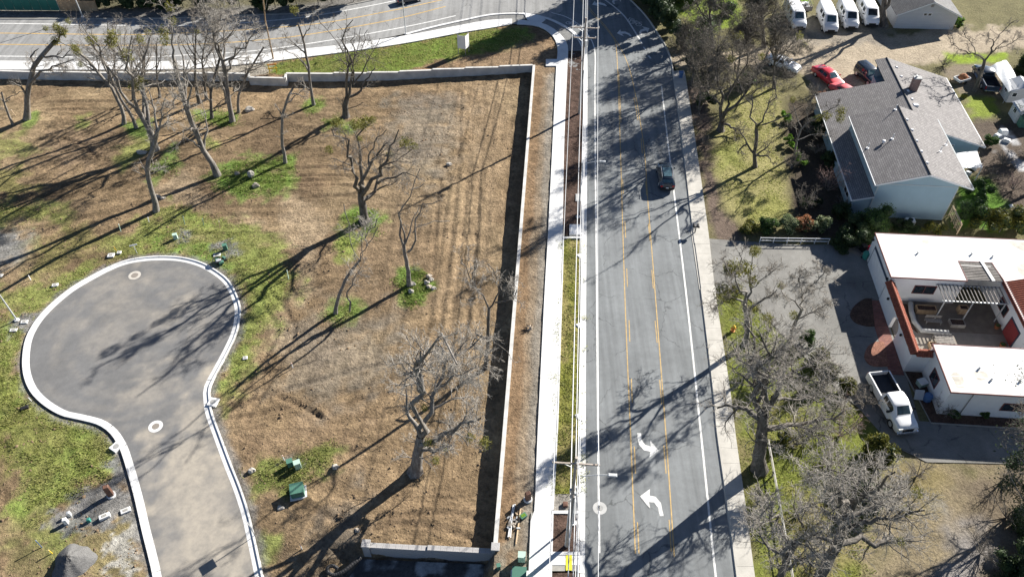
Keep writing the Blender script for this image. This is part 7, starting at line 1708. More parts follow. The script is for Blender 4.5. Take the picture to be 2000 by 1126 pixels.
for i, a in enumerate((('pinkish bare shrub against the left eave of the grey-blue house', 1616, 372, 4.2, 3.4, 'twig_red'), ('grey bare shrub at the edge of the yellow lawn', 1566, 405, 3.2, 3.0, 'twig'), ('tangled bare shrub beside the white pickup bed', 1688, 790, 2.6, 2.6, 'twig'), ('reddish bare shrub below the street oak, rightmost of the thicket', 1640, 850, 3.6, 3.6, 'twig_red'), ('bare shrub in the thicket under the street oak limb', 1590, 838, 3.2, 3.2, 'twig_pale'), ('bare shrub with pale stems between the two conical evergreens', 1560, 770, 2.8, 2.6, 'twig_pale'), ('pale bare shrub left of the conical evergreens', 1525, 690, 2.8, 2.6, 'twig_pale'), ('bare shrub beside the mistletoe oak trunk', 1502, 645, 2.6, 2.4, 'twig'), ('small bare shrub in the bed against the stucco wall', 1838, 806, 2.4, 1.8, 'twig'), ('dark thicket shrub below the red coupe', 1590, 185, 2.0, 2.6, 'twig_dark'), ('bare shrub by the drive in front of the crooked tree', 1842, 128, 2.0, 2.4, 'twig_dark'), ('low bare shrub at the foot of the fan-shaped tree', 1560, 1000, 2.4, 2.6, 'twig'), ('grey bare shrub spilling over the lower sidewalk edge', 1478, 985, 2.2, 2.0, 'twig_pale'), ('bare shrub in the shade below the lawn tree', 1545, 330, 2.6, 2.4, 'twig'), ('bare shrub in the dark corner at the lower right', 1915, 1080, 3.0, 3.2, 'twig_dark'), ('grey shrub on the dark drive beneath the round yellow conifer', 1790, 930, 2.4, 2.6, 'twig'), ('brown bare brush in the litter behind the house, upper clump', 1958, 320, 2.2, 2.8, 'twig_dark'), ('brown bare brush in the litter behind the house, lower clump', 1978, 372, 2.4, 3.0, 'twig_red'), ('bare brush between the patio cover and the hedge trees', 1935, 350, 1.8, 2.4, 'twig_dark'), ('grey brush along the lawn edge near the lime hedge top', 1540, 252, 2.2, 2.2, 'twig'), ('grey brush under the low eave between the dark evergreens', 1592, 300, 2.4, 2.4, 'twig'), ('grey brush between the lime hedge and the house wall', 1582, 262, 2.2, 2.2, 'twig'), ('dark brush beside the house corner gable', 1645, 405, 2.0, 2.2, 'twig_dark'), ('dark brush on the mulch beside the upper sidewalk', 1356, 246, 2.0, 2.2, 'twig_dark'), ('dark brush on the mulch near the three-trunked oak', 1378, 284, 1.8, 2.2, 'twig_dark'), ('dark brush at the dirt drive mouth', 1392, 158, 2.2, 2.6, 'twig_dark'), ('pale brush on the grass left of the street oak limbs', 1470, 765, 2.0, 2.4, 'twig_pale'), ('pale brush right of the street oak trunk base', 1552, 868, 2.2, 2.6, 'twig_pale'), ('tangled brush between the round conifer and the oak limb', 1625, 905, 2.2, 2.4, 'twig'), ('pale brush behind the rail fence at the bottom', 1590, 1085, 2.4, 2.8, 'twig_pale'), ('dark brush in the shade at the lower right edge', 1965, 1010, 2.6, 3.0, 'twig_dark'), ('dark brush below the stucco building at the right', 1960, 935, 2.4, 2.6, 'twig'), ('rust-leaved shrub between the red coupe and the house', 1598, 200, 1.8, 2.0, 'twig_red'))):
    bush(a[0], a[1], a[2], a[3], a[4], 100 + i, a[5], leaves='leaf_rust' if 'rust-leaved' in a[0] else None, leaf_n=900)
# ------------------------------------------------------------------ evergreen shrubs, hedges, conifers
def shrub(label, px, py, h, rx, ry, mat, seed, n=2200, leaf=.2, name='evergreen_shrub', cat='shrub', group='evergreen shrubs', z=0.0, cone=0.0, lobes=14, p=None, fat=1.0):
    rng = np.random.default_rng(seed + 500); b = G(px, py, z) if p is None else Vector(p); o = thing(name, label, cat, b, 0, group)
    C = []; Rr = []
    for i in range(lobes):
        t = rng.uniform(.12, .9); k = (1 - cone * t) * math.sqrt(max(.05, 1 - (2 * (t - .45)) ** 2 * .55)); a = rng.uniform(0, 6.283); q = rng.uniform(.2, .75)
        C.append((rx * k * q * math.cos(a), ry * k * q * math.sin(a), h * t)); Rr.append(fat * rng.uniform(.28, .5) * min(rx, ry, h * .7) * (1 - .5 * cone * t))
    if cone > .5: C.append((0, 0, h * .9)); Rr.append(min(rx, ry) * .22)
    C = np.array(C); Rr = np.array(Rr); w = Rr ** 2; k = rng.choice(len(C), n, p=w / w.sum())
    d = rng.normal(size=(n, 3)); d /= np.linalg.norm(d, axis=1, keepdims=True); d[:, 2] = np.where(d[:, 2] < -.3, -d[:, 2], d[:, 2])
    P = C[k] + d * (Rr[k] * rng.uniform(.6, 1.12, n))[:, None]; P[:, 2] = np.maximum(P[:, 2], .05)
    V, F = leaf_cloud(rng, P, leaf, asp=.6); stuff(obj('foliage', arr_mesh('foliage', V, F), M[mat], o))
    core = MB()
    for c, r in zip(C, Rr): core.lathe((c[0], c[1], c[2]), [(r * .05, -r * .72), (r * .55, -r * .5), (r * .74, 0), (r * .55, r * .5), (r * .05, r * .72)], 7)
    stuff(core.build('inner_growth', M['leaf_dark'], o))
    MB().cyl((0, 0, -.1), (0, 0, h * .5), .08, .05, 6).build('stem', M['bark_dark'], o)
    return o
S = shrub; k = 0
for lb, x, y, h, r, mat in (('pale-leaved hedge shrub at the left end of the lawn hedge', 1466, 452, 1.7, 1.7, 'leaf_olive'), ('light green hedge shrub, second from the left below the lawn', 1500, 450, 1.8, 1.9, 'leaf'), ('light green hedge shrub in the middle of the lawn hedge', 1532, 449, 1.9, 1.9, 'leaf_pale'), ('hedge shrub with reddish new leaves below the lawn', 1563, 448, 1.8, 1.8, 'leaf_rust'), ('pale hedge shrub at the right end of the lawn hedge', 1592, 449, 2.0, 1.9, 'leaf_pale')):
    S(lb, x, y, h, r, 1.3, mat, k, 1900, .2, group='hedge below the lawn'); k += 1
for lb, x, y, h, rx, ry, mat, n in (
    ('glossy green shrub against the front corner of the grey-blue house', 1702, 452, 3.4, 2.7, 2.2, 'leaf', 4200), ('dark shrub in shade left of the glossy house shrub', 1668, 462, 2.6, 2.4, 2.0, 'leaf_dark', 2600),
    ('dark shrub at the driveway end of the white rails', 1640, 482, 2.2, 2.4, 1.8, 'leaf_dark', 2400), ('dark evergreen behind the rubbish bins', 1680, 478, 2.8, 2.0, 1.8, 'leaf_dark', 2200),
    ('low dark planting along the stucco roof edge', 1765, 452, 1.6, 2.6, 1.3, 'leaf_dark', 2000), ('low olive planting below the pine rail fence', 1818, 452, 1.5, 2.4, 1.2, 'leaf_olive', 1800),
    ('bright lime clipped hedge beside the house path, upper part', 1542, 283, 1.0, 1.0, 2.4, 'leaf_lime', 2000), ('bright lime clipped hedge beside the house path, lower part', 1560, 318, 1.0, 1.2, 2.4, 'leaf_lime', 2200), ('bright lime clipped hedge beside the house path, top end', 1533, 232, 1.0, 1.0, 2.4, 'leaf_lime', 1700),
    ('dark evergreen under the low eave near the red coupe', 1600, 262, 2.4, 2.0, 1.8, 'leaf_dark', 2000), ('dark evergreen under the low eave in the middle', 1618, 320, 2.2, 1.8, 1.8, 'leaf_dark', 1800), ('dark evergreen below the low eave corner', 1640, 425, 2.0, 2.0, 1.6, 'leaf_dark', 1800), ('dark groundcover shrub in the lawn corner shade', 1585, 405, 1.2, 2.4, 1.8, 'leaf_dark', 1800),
    ('green hedge tree behind the house, nearest the pine rail fence', 1888, 428, 2.8, 2.2, 2.2, 'leaf', 3000), ('yellow-green hedge tree behind the house, second one', 1918, 448, 3.0, 2.4, 2.0, 'leaf_olive', 3000), ('yellow-green hedge tree behind the house, third one', 1952, 452, 3.0, 2.4, 2.0, 'leaf_olive', 3000), ('yellow-green hedge tree behind the house at the right edge', 1988, 450, 3.4, 2.4, 2.0, 'leaf_olive', 3000), ('loose green shrub beside the patio cover', 1905, 385, 2.0, 2.2, 2.0, 'leaf', 2200),
    ('dark evergreen mass behind the silver canopy', 2010, 140, 4.5, 3.2, 3.0, 'leaf_dark', 3200), ('dark evergreen above the sheds at the right edge', 2030, 190, 4.0, 3.0, 3.0, 'leaf_dark', 2600), ('small green shrub at the house corner by the litter', 1932, 285, 1.5, 1.2, 1.2, 'leaf', 1200), ('green shrub by the corner of the clapboard house', 1868, 52, 1.6, 1.0, 1.0, 'leaf_lime', 900),
    ('dark green bush beside the upper sidewalk', 1376, 205, 2.2, 2.0, 1.8, 'leaf_dark', 2000), ('dark green bush beside the three-trunked oak', 1458, 168, 2.2, 1.8, 1.6, 'leaf', 1800), ('bright green shrub left of the broad grey oak', 1375, 62, 2.6, 2.2, 2.0, 'leaf', 2200), ('dark bush by the upper road edge', 1345, 128, 1.8, 1.6, 1.6, 'leaf_dark', 1600), ('lime shrub between the grey oaks at the top', 1415, 30, 2.4, 3.0, 2.4, 'leaf_lime', 2200),
    ('dark overhanging laurel at the top of the road bend, lowest one', 1322, 92, 4.0, 2.2, 2.4, 'leaf_dark', 2600), ('dark overhanging laurel at the road bend, second from below', 1304, 62, 5.0, 2.6, 2.8, 'leaf_dark', 3000), ('dark overhanging laurel at the road bend, third from below', 1284, 34, 5.5, 2.8, 2.8, 'leaf_dark', 3000), ('dark overhanging laurel at the top edge of the road bend', 1264, 8, 6.0, 2.8, 2.8, 'leaf_dark', 3000),
    ('ivy-dark shrub in the bottom right corner', 1975, 1120, 3.0, 3.0, 2.6, 'leaf_dark', 3000), ('dark laurel at the right edge above the bottom corner', 2010, 1040, 3.4, 3.0, 3.0, 'leaf_dark', 3000), ('low olive bush beside the street oak trunk', 1530, 860, 1.2, 1.4, 1.2, 'leaf_olive', 900), ('small clump by the stucco wall, left one', 1860, 812, .9, .7, .6, 'leaf', 500), ('small clump by the stucco wall, right one', 1918, 812, .9, .7, .6, 'leaf', 500)):
    S(lb, x, y, h, rx, ry, mat, k, n, .2); k += 1
CG = 'conical evergreens'
for lb, x, y, h, r, mat, n in (('round yellow-green conifer below the white pickup', 1704, 898, 3.6, 2.3, 'leaf_olive', 4200), ('conical yellow-green conifer in the driveway corner, upper of two', 1597, 712, 2.6, 1.3, 'leaf_olive', 2200), ('conical yellow-green conifer in the driveway corner, lower of two', 1608, 742, 3.0, 1.6, 'leaf_olive', 2600), ('small green conifer beside the sawn oak limb', 1572, 672, 2.2, 1.3, 'leaf', 1900), ('small conifer behind the pickup bed', 1650, 762, 1.8, 1.2, 'leaf_olive', 1500), ('shaded dark conifer under the fan-shaped tree', 1700, 985, 2.6, 2.2, 'leaf_dark', 2200)):
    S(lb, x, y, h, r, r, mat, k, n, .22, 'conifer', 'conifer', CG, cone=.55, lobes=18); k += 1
# tall dark conifers beyond the top edge that shade the junction
for i, (x, y, h, r, lb) in enumerate(((1300, 12, 15.0, 3.6, 'tall dark conifer at the top of the road bend, nearest the junction'), (1345, -5, 17.0, 4.2, 'tall dark conifer at the top of the road bend, second one'), (1290, -45, 19.0, 4.5, 'tall dark conifer above the top edge by the bend'), (1390, -35, 17.0, 4.2, 'tall dark conifer above the top edge behind the grey oaks'), (1340, -70, 20.0, 4.5, 'tall dark conifer farthest beyond the bend'), (1236, -26, 20.0, 4.2, 'tall dark conifer just past the top of the road'), (1262, -34, 22.0, 4.4, 'tallest dark conifer past the top of the road'))):
    S(lb, x, y, h, r, r, 'leaf_dark', k, 7000, .5, 'conifer', 'conifer', 'tall conifers at the road bend', cone=.42, lobes=46, fat=1.45); k += 1
# dark hedge and trees on the far side of the side street
for i in range(14):
    x = 205 + i * 37 + (i % 3) * 5; y = 15 - max(0, (x - 560) / 10.0) * .9; big = 3.2 + 2.6 * ((i * 7) % 5) / 4 + (2.5 if x > 360 else 0)
    nm = ['first', 'second', 'third', 'fourth', 'fifth', 'sixth', 'seventh', 'eighth', 'ninth', 'tenth', 'eleventh', 'twelfth', 'thirteenth', 'fourteenth'][i]
    S(f'dark evergreen beyond the side street, {nm} from the green fence', x, y, big, 2.9, 2.4, 'leaf_dark', k, 2000, .34, 'evergreen_shrub', 'shrub', 'evergreens beyond the side street'); k += 1

# ------------------------------------------------------------------ grass
def blades(name, label, xy, z, mat, h, seed, w=.03):
    rng = np.random.default_rng(seed); n = len(xy); a = rng.uniform(0, 6.283, n); hh = h * rng.uniform(.5, 1.3, n); lean = rng.normal(size=(n, 2)) * hh[:, None] * .5
    zz = z if not np.isscalar(z) else np.full(n, z)
    b = np.stack([xy[:, 0], xy[:, 1], zz], 1); s = np.stack([np.cos(a), np.sin(a), 0 * a], 1) * w * rng.uniform(.6, 1.6, n)[:, None]
    V = np.stack([b - s, b + s, b + np.stack([lean[:, 0], lean[:, 1], hh], 1)], 1).reshape(-1, 3)
    o = obj(name, arr_mesh(name, V, np.arange(3 * n).reshape(n, 3)), M[mat]); o['kind'] = 'stuff'; o['label'] = label; o['category'] = 'grass'; return o
def scatter(poly, n, seed):
    P = np.array([(p[0], p[1]) for p in poly]); rng = np.random.default_rng(seed); x = rng.uniform(P[:, 0].min() - 1.8, P[:, 0].max() + 1.8, n * 5); y = rng.uniform(P[:, 1].min() - 1.8, P[:, 1].max() + 1.8, n * 5)
    d, _, _ = sdist(x, y, poly); e = d + (fbm(x * .7, y * .7, seed) - .5) * 3.0; keep = (e < rng.uniform(-1.2, .6, len(x))) & (fbm(x * .8, y * .8, seed + 3) > rng.uniform(.3, .55, len(x))); return np.stack([x[keep], y[keep]], 1)[:n]
def px_poly(pts, z): return [(p.x, p.y) for p in GL(pts, z)]
xs = []
for i, (pts, n) in enumerate((([(-80, 600), (0, 612), (56, 640), (40, 724), (85, 795), (200, 842), (232, 872), (205, 938), (110, 1000), (60, 1035), (28, 900), (-80, 800)], 16000), ([(205, 500), (300, 420), (350, 395), (500, 450), (585, 540), (520, 640), (480, 720), (418, 800), (470, 630), (420, 520), (280, 500), (130, 560), (60, 620), (0, 590)], 12000), ([(480, 925), (600, 880), (640, 870), (640, 900), (560, 960)], 2500), ([(-60, 385), (140, 410), (0, 450), (-60, 450)], 2500))):
    xs.append(scatter(px_poly(pts, LOT), n, i))
xy = np.concatenate(xs); dd, _, _ = sdist(xy[:, 0], xy[:, 1], BULB2); xy = xy[dd > .3]
blades('grass', 'thin green grass around the turning circle', xy, lot_z(xy[:, 0], xy[:, 1]), 'grass_blade', .16, 5, .045)
xs = [scatter(px_poly([(398, 345), (440, 320), (500, 306), (565, 308), (580, 345), (545, 378), (470, 384), (412, 368)], LOT), 7000, 21)]
for a, b, r, n in ((708, 425, 2.2, 1500), (690, 432, 1.6, 900), (720, 447, 1.7, 900), (800, 545, 1.6, 1800), (815, 560, 1.8, 2200), (806, 575, 1.4, 1500), (665, 612, 1.3, 900), (690, 600, 1.0, 700), (612, 208, 1.5, 900), (652, 240, 1.4, 700), (672, 478, 1.5, 700), (415, 232, 2.0, 1200), (440, 235, 1.8, 1200), (320, 330, 2.0, 900)):
    xs.append(scatter(circ(a, b, r, LOT), n, int(a)))
xy = np.concatenate(xs); blades('grass', 'lush bright green weeds round the tree mounds', xy, lot_z(xy[:, 0], xy[:, 1]), 'grass_bright', .17, 6, .05)
a, b = between(960, 474); xy = scatter(px_poly(a + b[::-1], 0), 9000, 31); blades('grass', 'yellow-green turf in the strip along the kerb', xy, .08, 'grass_blade', .14, 7, .04)
xy = scatter(px_poly([(545, 122), (720, 96), (900, 66), (1000, 50), (1040, 75), (900, 108), (740, 140), (560, 145)], 0), 12000, 33); blades('grass', 'grass on the verge above the stepped wall', xy, -.02, 'grass_blade', .16, 8, .05)
xs = [scatter(px_poly([(1400, 590), (1440, 565), (1520, 645), (1640, 770), (1700, 960), (1690, 1170), (1490, 1170), (1440, 880)], 0), 16000, 35), scatter(px_poly([(1396, 320), (1425, 190), (1520, 165), (1522, 300), (1545, 440), (1450, 445)], 0), 8000, 36)]
xy = np.concatenate(xs); blades('grass', 'rough lawn grass across the street', xy, yard_z(xy[:, 0], xy[:, 1]), 'grass_blade', .13, 9, .045)

# clods and stones left by the grading
rng = np.random.default_rng(77); n = 26000
x = rng.uniform(-75, 9, n); y = rng.uniform(30, 112, n); d1, _, _ = sdist(x, y, lot_poly); d2, _, _ = sdist(x, y, BULB2)
keep = (d1 < -.5) & (d2 > .8) & (fbm(x * .22, y * .22, 203) > .47); x, y = x[keep], y[keep]; n = len(x); s = rng.gamma(2.0, .022, n) + .025
c = np.stack([x, y, lot_z(x, y)], 1); oc = np.array([(1, 0, 0), (0, 1, 0), (-1, 0, 0), (0, -1, 0), (0, 0, .8)], float); a = rng.uniform(0, 6.283, n)
V = np.tile(oc, (n, 1, 1)) * s[:, None, None] * rng.uniform(.6, 1.4, (n, 5, 1)); R = np.stack([np.cos(a), -np.sin(a), np.sin(a), np.cos(a)], 1).reshape(n, 2, 2); V[:, :, :2] = np.einsum('nij,nkj->nki', R, V[:, :, :2]); V += c[:, None, :]
Fq = np.array([(0, 1, 4), (1, 2, 4), (2, 3, 4), (3, 0, 4)]); F = (np.arange(n)[:, None, None] * 5 + Fq[None]).reshape(-1, 3)
o = stuff(obj('soil_clods', arr_mesh('soil_clods', V.reshape(-1, 3), F), mat_plain('clod', (.23, .165, .105), .95, .4, .6, .1))); o['label'] = 'loose brown clods of soil strewn over the graded lot'; o['category'] = 'soil'
nt = sum(len(m.loops) - 2 * len(m.polygons) for m in bpy.data.meshes); print('TRIANGLES', nt)
# ------------------------------------------------------------------ utility boxes, rocks, posts and clutter
def cabinet(px, py, w, d, h, mat, label, z=LOT, rz=0.0, pad=True, name='utility_cabinet', lidmat=None, slope=.0, padmat='concrete', cat='utility box', group=None):
    b = G(px, py, z); t = thing(name, label, cat, b, rz, group)
    if pad: MB().bbox((0, 0, .06), (w + .35, d + .35, .16), .02).build('pad', M[padmat], t)
    zb = .14 if pad else 0
    m = MB(); m.add([(-w / 2, -d / 2, zb), (w / 2, -d / 2, zb), (w / 2, d / 2, zb), (-w / 2, d / 2, zb), (-w / 2, -d / 2, zb + h - slope), (w / 2, -d / 2, zb + h - slope), (w / 2, d / 2, zb + h), (-w / 2, d / 2, zb + h)], [(3, 2, 1, 0), (4, 5, 6, 7), (0, 1, 5, 4), (1, 2, 6, 5), (2, 3, 7, 6), (3, 0, 4, 7)]); m.build('cabinet', M[mat], t)
    MB().box((0, 0, zb + h - slope / 2 + .03), (w + .06, d + .06, .05), rx=math.atan2(slope, d)).build('lid', M[lidmat or mat], t)
    MB().box((w * .1, -d / 2 - .012, zb + h * .45), (w * .5, .02, h * .3)).build('door_plate', M['white_matt' if name == 'transformer' and z == 0 else mat], t)
    return t
cabinet(583, 963, 1.25, 1.05, .95, 'green_box', 'green pad-mounted transformer on a white pad in the lower lot', rz=.25, name='transformer', slope=.12, cat='transformer')
cabinet(568, 908, .55, .5, .8, 'green_box', 'dark green pedestal left of the pale one in the lower lot', rz=.4, pad=False)
cabinet(583, 912, .6, .5, .95, 'green_pale', 'pale green pedestal behind the transformer in the lower lot', rz=.4, pad=False)
for x, y, lb in ((555, 898, 'small white marker post by the green pedestals'), (590, 1072, 'white pipe stub on the dirt below the transformer'), (572, 718, 'white survey stake in the middle of the bare dirt')):
    b = G(x, y, LOT); t = thing('marker_post', lb, 'marker', b, .2); MB().box((0, 0, .45), (.07, .07, .9)).build('post', M['white_matt'], t); MB().box((0, 0, .82), (.09, .09, .12)).build('flag_band', M['orange'], t)
def pedestal(px, py, z, h, label, mat, basemat='concrete'):
    b = G(px, py, z); t = thing('pedestal', label, 'utility box', b, .35)
    MB().lathe((0, 0, -.05), [(.42, 0), (.42, .2), (.38, .24)], 16).build('base', M[basemat], t); MB().bbox((0, 0, h / 2 + .15), (.5, .42, h), .04).build('cabinet', M[mat], t); MB().box((0, -.215, h * .7), (.3, .02, .2)).build('door', M[mat], t)
pedestal(218, 967, LOT, 1.55, 'brown steel pedestal on a round base beside the turning circle', 'brown_steel')
pedestal(1031, 975, 0, 1.1, 'brown steel pedestal with round white base beside the sidewalk', 'brown_steel')
for i, (x, y, w, d, h, mat, lb, rz) in enumerate(((206, 1010, .95, .5, .4, 'concrete', 'white concrete box on the gravel, left of two by the turning circle', .5), (246, 997, .9, .5, .18, 'concrete', 'low white meter box nearest the turning circle kerb', .5), (131, 1021, .35, .35, .8, 'white_matt', 'white capped standpipe on the gravel pad', .3), (137, 1006, .3, .3, .6, 'galv', 'small grey standpipe behind the white one', .3), (175, 1017, .3, .3, .45, 'teal_bin', 'little teal cap on the gravel pad', .3), (217, 499, .8, .7, .14, 'concrete', 'white meter box lid on the grass above the turning circle, left of two', .1), (233, 493.5, .5, .45, .14, 'concrete', 'smaller white meter box lid on the grass above the turning circle', .1), (108, 557, .7, .5, .14, 'concrete', 'white meter box in the grass at the upper left of the turning circle', .2), (48, 629, .75, .5, .14, 'concrete', 'white meter lid beside the left street light base', .1), (27, 645, .8, .45, .14, 'concrete', 'pale lid in the gravel below the left street light', .1), (479, 699, .5, .45, .12, 'concrete', 'small white meter lid right of the turning circle', .2), (424, 498, .9, .6, .1, 'concrete', 'pale grated lid at the top right of the turning circle', .2), (2, 539, .5, .5, .15, 'concrete', 'white box at the very left edge', 0), (1104, 986, .45, .45, .35, 'brown_steel', 'brown valve cap in the gravel bed', 0))):
    z = 0 if x > 1000 else LOT
    b = G(x, y, z); t = thing('meter_box', lb, 'utility box', b, rz); MB().bbox((0, 0, h / 2), (w, d, h), .025).build('box', M[mat], t); MB().box((0, 0, h + .008), (w * .5, d * .5, .02)).build('lid', M['concrete_old' if mat == 'concrete' else mat], t)
for x, y, rz, lb in ((228, 873, .55, 'square concrete inlet with round lid on the left kerb of the neck'), (417, 786, .2, 'square concrete inlet with round lid on the right kerb of the neck')):
    b = G(x, y, LOT); t = thing('storm_inlet', lb, 'drain', b, -rz); MB().bbox((0, 0, .1), (1.0, 1.05, .22), .02).build('slab', M['concrete'], t); MB().cyl((0, 0, .2), (0, 0, .222), .3, .3, 18).build('cover', M['cover_lt'], t)
# pile of gravel
rng = np.random.default_rng(4); c = G(143, 1098, LOT); n = 26; rr = np.linspace(0, 1, n); V = []; 
for i in range(n):
    for k in range(40):
        a = 2 * math.pi * k / 40; r = 1.9 * rr[i] * (1 + .12 * math.sin(3 * a + 1) + .05 * math.sin(7 * a)); hgt = 1.35 * max(0, 1 - rr[i] ** 1.15) + .05 * rng.normal() * (1 - rr[i]); V.append((r * math.cos(a), r * math.sin(a), hgt - .03))
F = [(i * 40 + k, (i + 1) * 40 + k, (i + 1) * 40 + (k + 1) % 40, i * 40 + (k + 1) % 40) for i in range(n - 1) for k in range(40)]
o = tag(obj('gravel_pile', arr_mesh('gravel_pile', np.array(V), np.array(F), True), mat_plain('pile', (.15, .148, .145), .95, .2, 2, .1, bmp=1.0, bscale=12, fine=.3), loc=c), 'conical heap of grey gravel at the lower left', 'gravel pile')
# black plate, signs
b = G(49, 797, LOT); t = thing('access_box', 'black rectangular lid lying in the grass left of the turning circle', 'lid', b, .5); MB().bbox((0, 0, .12), (.75, .45, .24), .03).build('box', M['black'], t)
def sign(px, py, z, h, w, hh, rz, label, pm='galv', sm='white_matt'):
    b = G(px, py, z); t = thing('sign_post', label, 'sign', b, rz); MB().box((0, 0, h / 2), (.07, .07, h)).build('post', M[pm], t); MB().box((0, -.05, h - hh / 2), (w, .03, hh)).build('panel', M[sm], t); return t
sign(498, 1046, LOT, 2.7, .95, .7, -.9, 'white sign on a post beside the right kerb of the neck')
sign(268, 495, LOT, 1.6, .9, .2, .35, 'white post with a short arm above the turning circle')
for i, (x, y, h, mat, lb) in enumerate(((236, 452, 1.3, 'green_pale', 'pale green stake left of the grey snag'), (361, 438, 1.4, 'green_pale', 'pale green stake right of the grey snag'), (398, 440, 1.1, 'green_pale', 'pale green stake above the teal cabinets'), (430, 446, 1.2, 'wood', 'brown timber stake at the edge of the bare dirt'), (291, 434, .8, 'galv', 'short grey stake at the foot of the grey snag'), (564, 545, 1.4, 'green_pale', 'pale green stake in the striped shade'), (60, 547, .7, 'white_matt', 'white stake in the grass at the left'), (318, 457, .6, 'yellow', 'short yellow stake in the bright grass'), (82, 1068, 1.2, 'blue', 'blue stake by the gravel heap'), (62, 783, .6, 'white_matt', 'white stake on the grass left of the kerb'), (103, 1080, .7, 'yellow', 'short yellow stake beside the gravel heap'), (30, 226, 1.1, 'wood_new', 'leaning pale timber stake at the left edge'), (228, 490, .9, 'yellow', 'yellow marker behind the meter lids'))):
    b = G(x, y, LOT); t = thing('survey_stake', lb, 'stake', b, .3 * i, 'survey stakes on the lot'); MB().box((.08, 0, h / 2), (.09, .06, h), ry=.12).build('stake', M[mat], t); MB().box((.08 + .06 * h, 0, h - .06), (.1, .07, .1)).build('tip', M['white_matt'], t)
# clutter at the upper right of the turning circle
cabinet(441, 487, .5, .45, .8, 'green_box', 'dark green pedestal on the gravel right of the turning circle', rz=.3, pad=False)
cabinet(344, 466, .5, .4, .75, 'green_pale', 'pale pedestal above the turning circle', rz=.3, pad=False)
b = G(434, 512, LOT); t = thing('equipment_bundle', 'dark bundle of coiled equipment on the turning circle edge', 'equipment', b, .3)
for i in range(9): MB().bbox((random.uniform(-.6, .6), random.uniform(-.45, .45), .2 + .1 * (i % 3)), (random.uniform(.25, .6), random.uniform(.2, .45), random.uniform(.25, .5)), .03, random.random() * 3).build('bundle', M[('black', 'green_box', 'galv')[i % 3]], t)
for i in range(2): MB().tube([(-.5 + .5 * math.cos(a), .5 * math.sin(a), .5 + .08 * i) for a in np.linspace(0, 6.0, 16)], .05, 5).build('coil', M['pipe_black'], t)
# boulders
def rock(px, py, s, label, seed, z=LOT, mat='rock'):
    rng = np.random.default_rng(seed); bm = bmesh.new(); bmesh.ops.create_icosphere(bm, subdivisions=2, radius=1)
    for v in bm.verts:
        n = v.co.normalized(); k = 1 + .25 * math.sin(n.x * 3 + seed) * math.cos(n.y * 4 + seed) + rng.normal() * .06; v.co = Vector((n.x * k * s[0], n.y * k * s[1], n.z * k * s[2]))
    me = bpy.data.meshes.new('boulder'); bm.to_mesh(me); bm.free(); o = obj('boulder', me, M[mat]); b = G(px, py, z); o.location = (b.x, b.y, z + s[2] * .45); tag(o, label, 'rock', 'boulders on the lot')
M['rock_pale'] = mat_plain('rock_pale', (.46, .43, .385), .95, .25, 2, .1, bmp=.8, bscale=6)
for i, (x, y, s, lb, m) in enumerate(((488, 216, (.75, .6, .45), 'large pale boulder right of the small forked tree', 'rock_pale'), (277, 299, (.8, .4, .35), 'pale flat boulder at the foot of the four-stemmed oak', 'rock_pale'), (490, 343, (.45, .45, .6), 'stump-like pale boulder in the bright grass patch', 'rock_pale'), (500, 364, (.5, .4, .4), 'grey boulder at the lower edge of the bright grass patch', 'rock'), (463, 340, (.4, .3, .3), 'small grey boulder left of the stump-like one', 'rock'), (655, 913, (.35, .3, .3), 'small white rock on the dirt right of the transformer', 'rock_pale'), (806, 556, (.38, .34, .3), 'pale rock touching the broken-topped tree trunk', 'rock_pale'), (803, 570, (.36, .32, .3), 'pale rock just below the broken-topped tree trunk', 'rock_pale'), (838, 541, (.36, .3, .26), 'brown rock at the top of the right-hand rock row', 'rock'), (842, 547, (.3, .3, .26), 'pale rock second in the right-hand rock row', 'rock_pale'), (834, 553, (.36, .3, .28), 'pale rock third in the right-hand rock row', 'rock_pale'), (838, 561, (.34, .3, .26), 'brown rock fourth in the right-hand rock row', 'rock'), (847, 564, (.3, .26, .24), 'small pale rock out to the right of the rock row', 'rock_pale'), (308, 385, (.45, .35, .3), 'rubble stone beside the bent trunk of the snag', 'rock'), (318, 388, (.4, .2, .2), 'pale rubble slab beside the bent trunk of the snag', 'rock_pale'), (492, 920, (.35, .3, .3), 'white stone by the right kerb of the neck', 'rock_pale'), (549, 992, (.4, .25, .2), 'pale flat stone left of the transformer', 'rock_pale'), (698, 1036, (.3, .25, .22), 'small stone above the block wall pillar', 'rock'), (877, 322, (.4, .3, .25), 'lone stone on the grey patch in the upper lot', 'rock_pale'))):
    rock(x, y, s, lb, i, mat=m)
# black corrugated pipe curling out of the basin
pc = [G(*q, LOT - .2) for q in ((705, 1088), (690, 1100), (672, 1114), (655, 1122), (642, 1118), (640, 1108), (650, 1104), (660, 1110))]
pts = spline(pc, 8); rs = [.17 + (.02 if i % 2 else 0) for i in range(len(pts))]
tag(MB().tube(pts, rs, 8).build('drain_pipe', M['pipe_black']), 'black corrugated drain pipe curling beside the block wall', 'pipe')
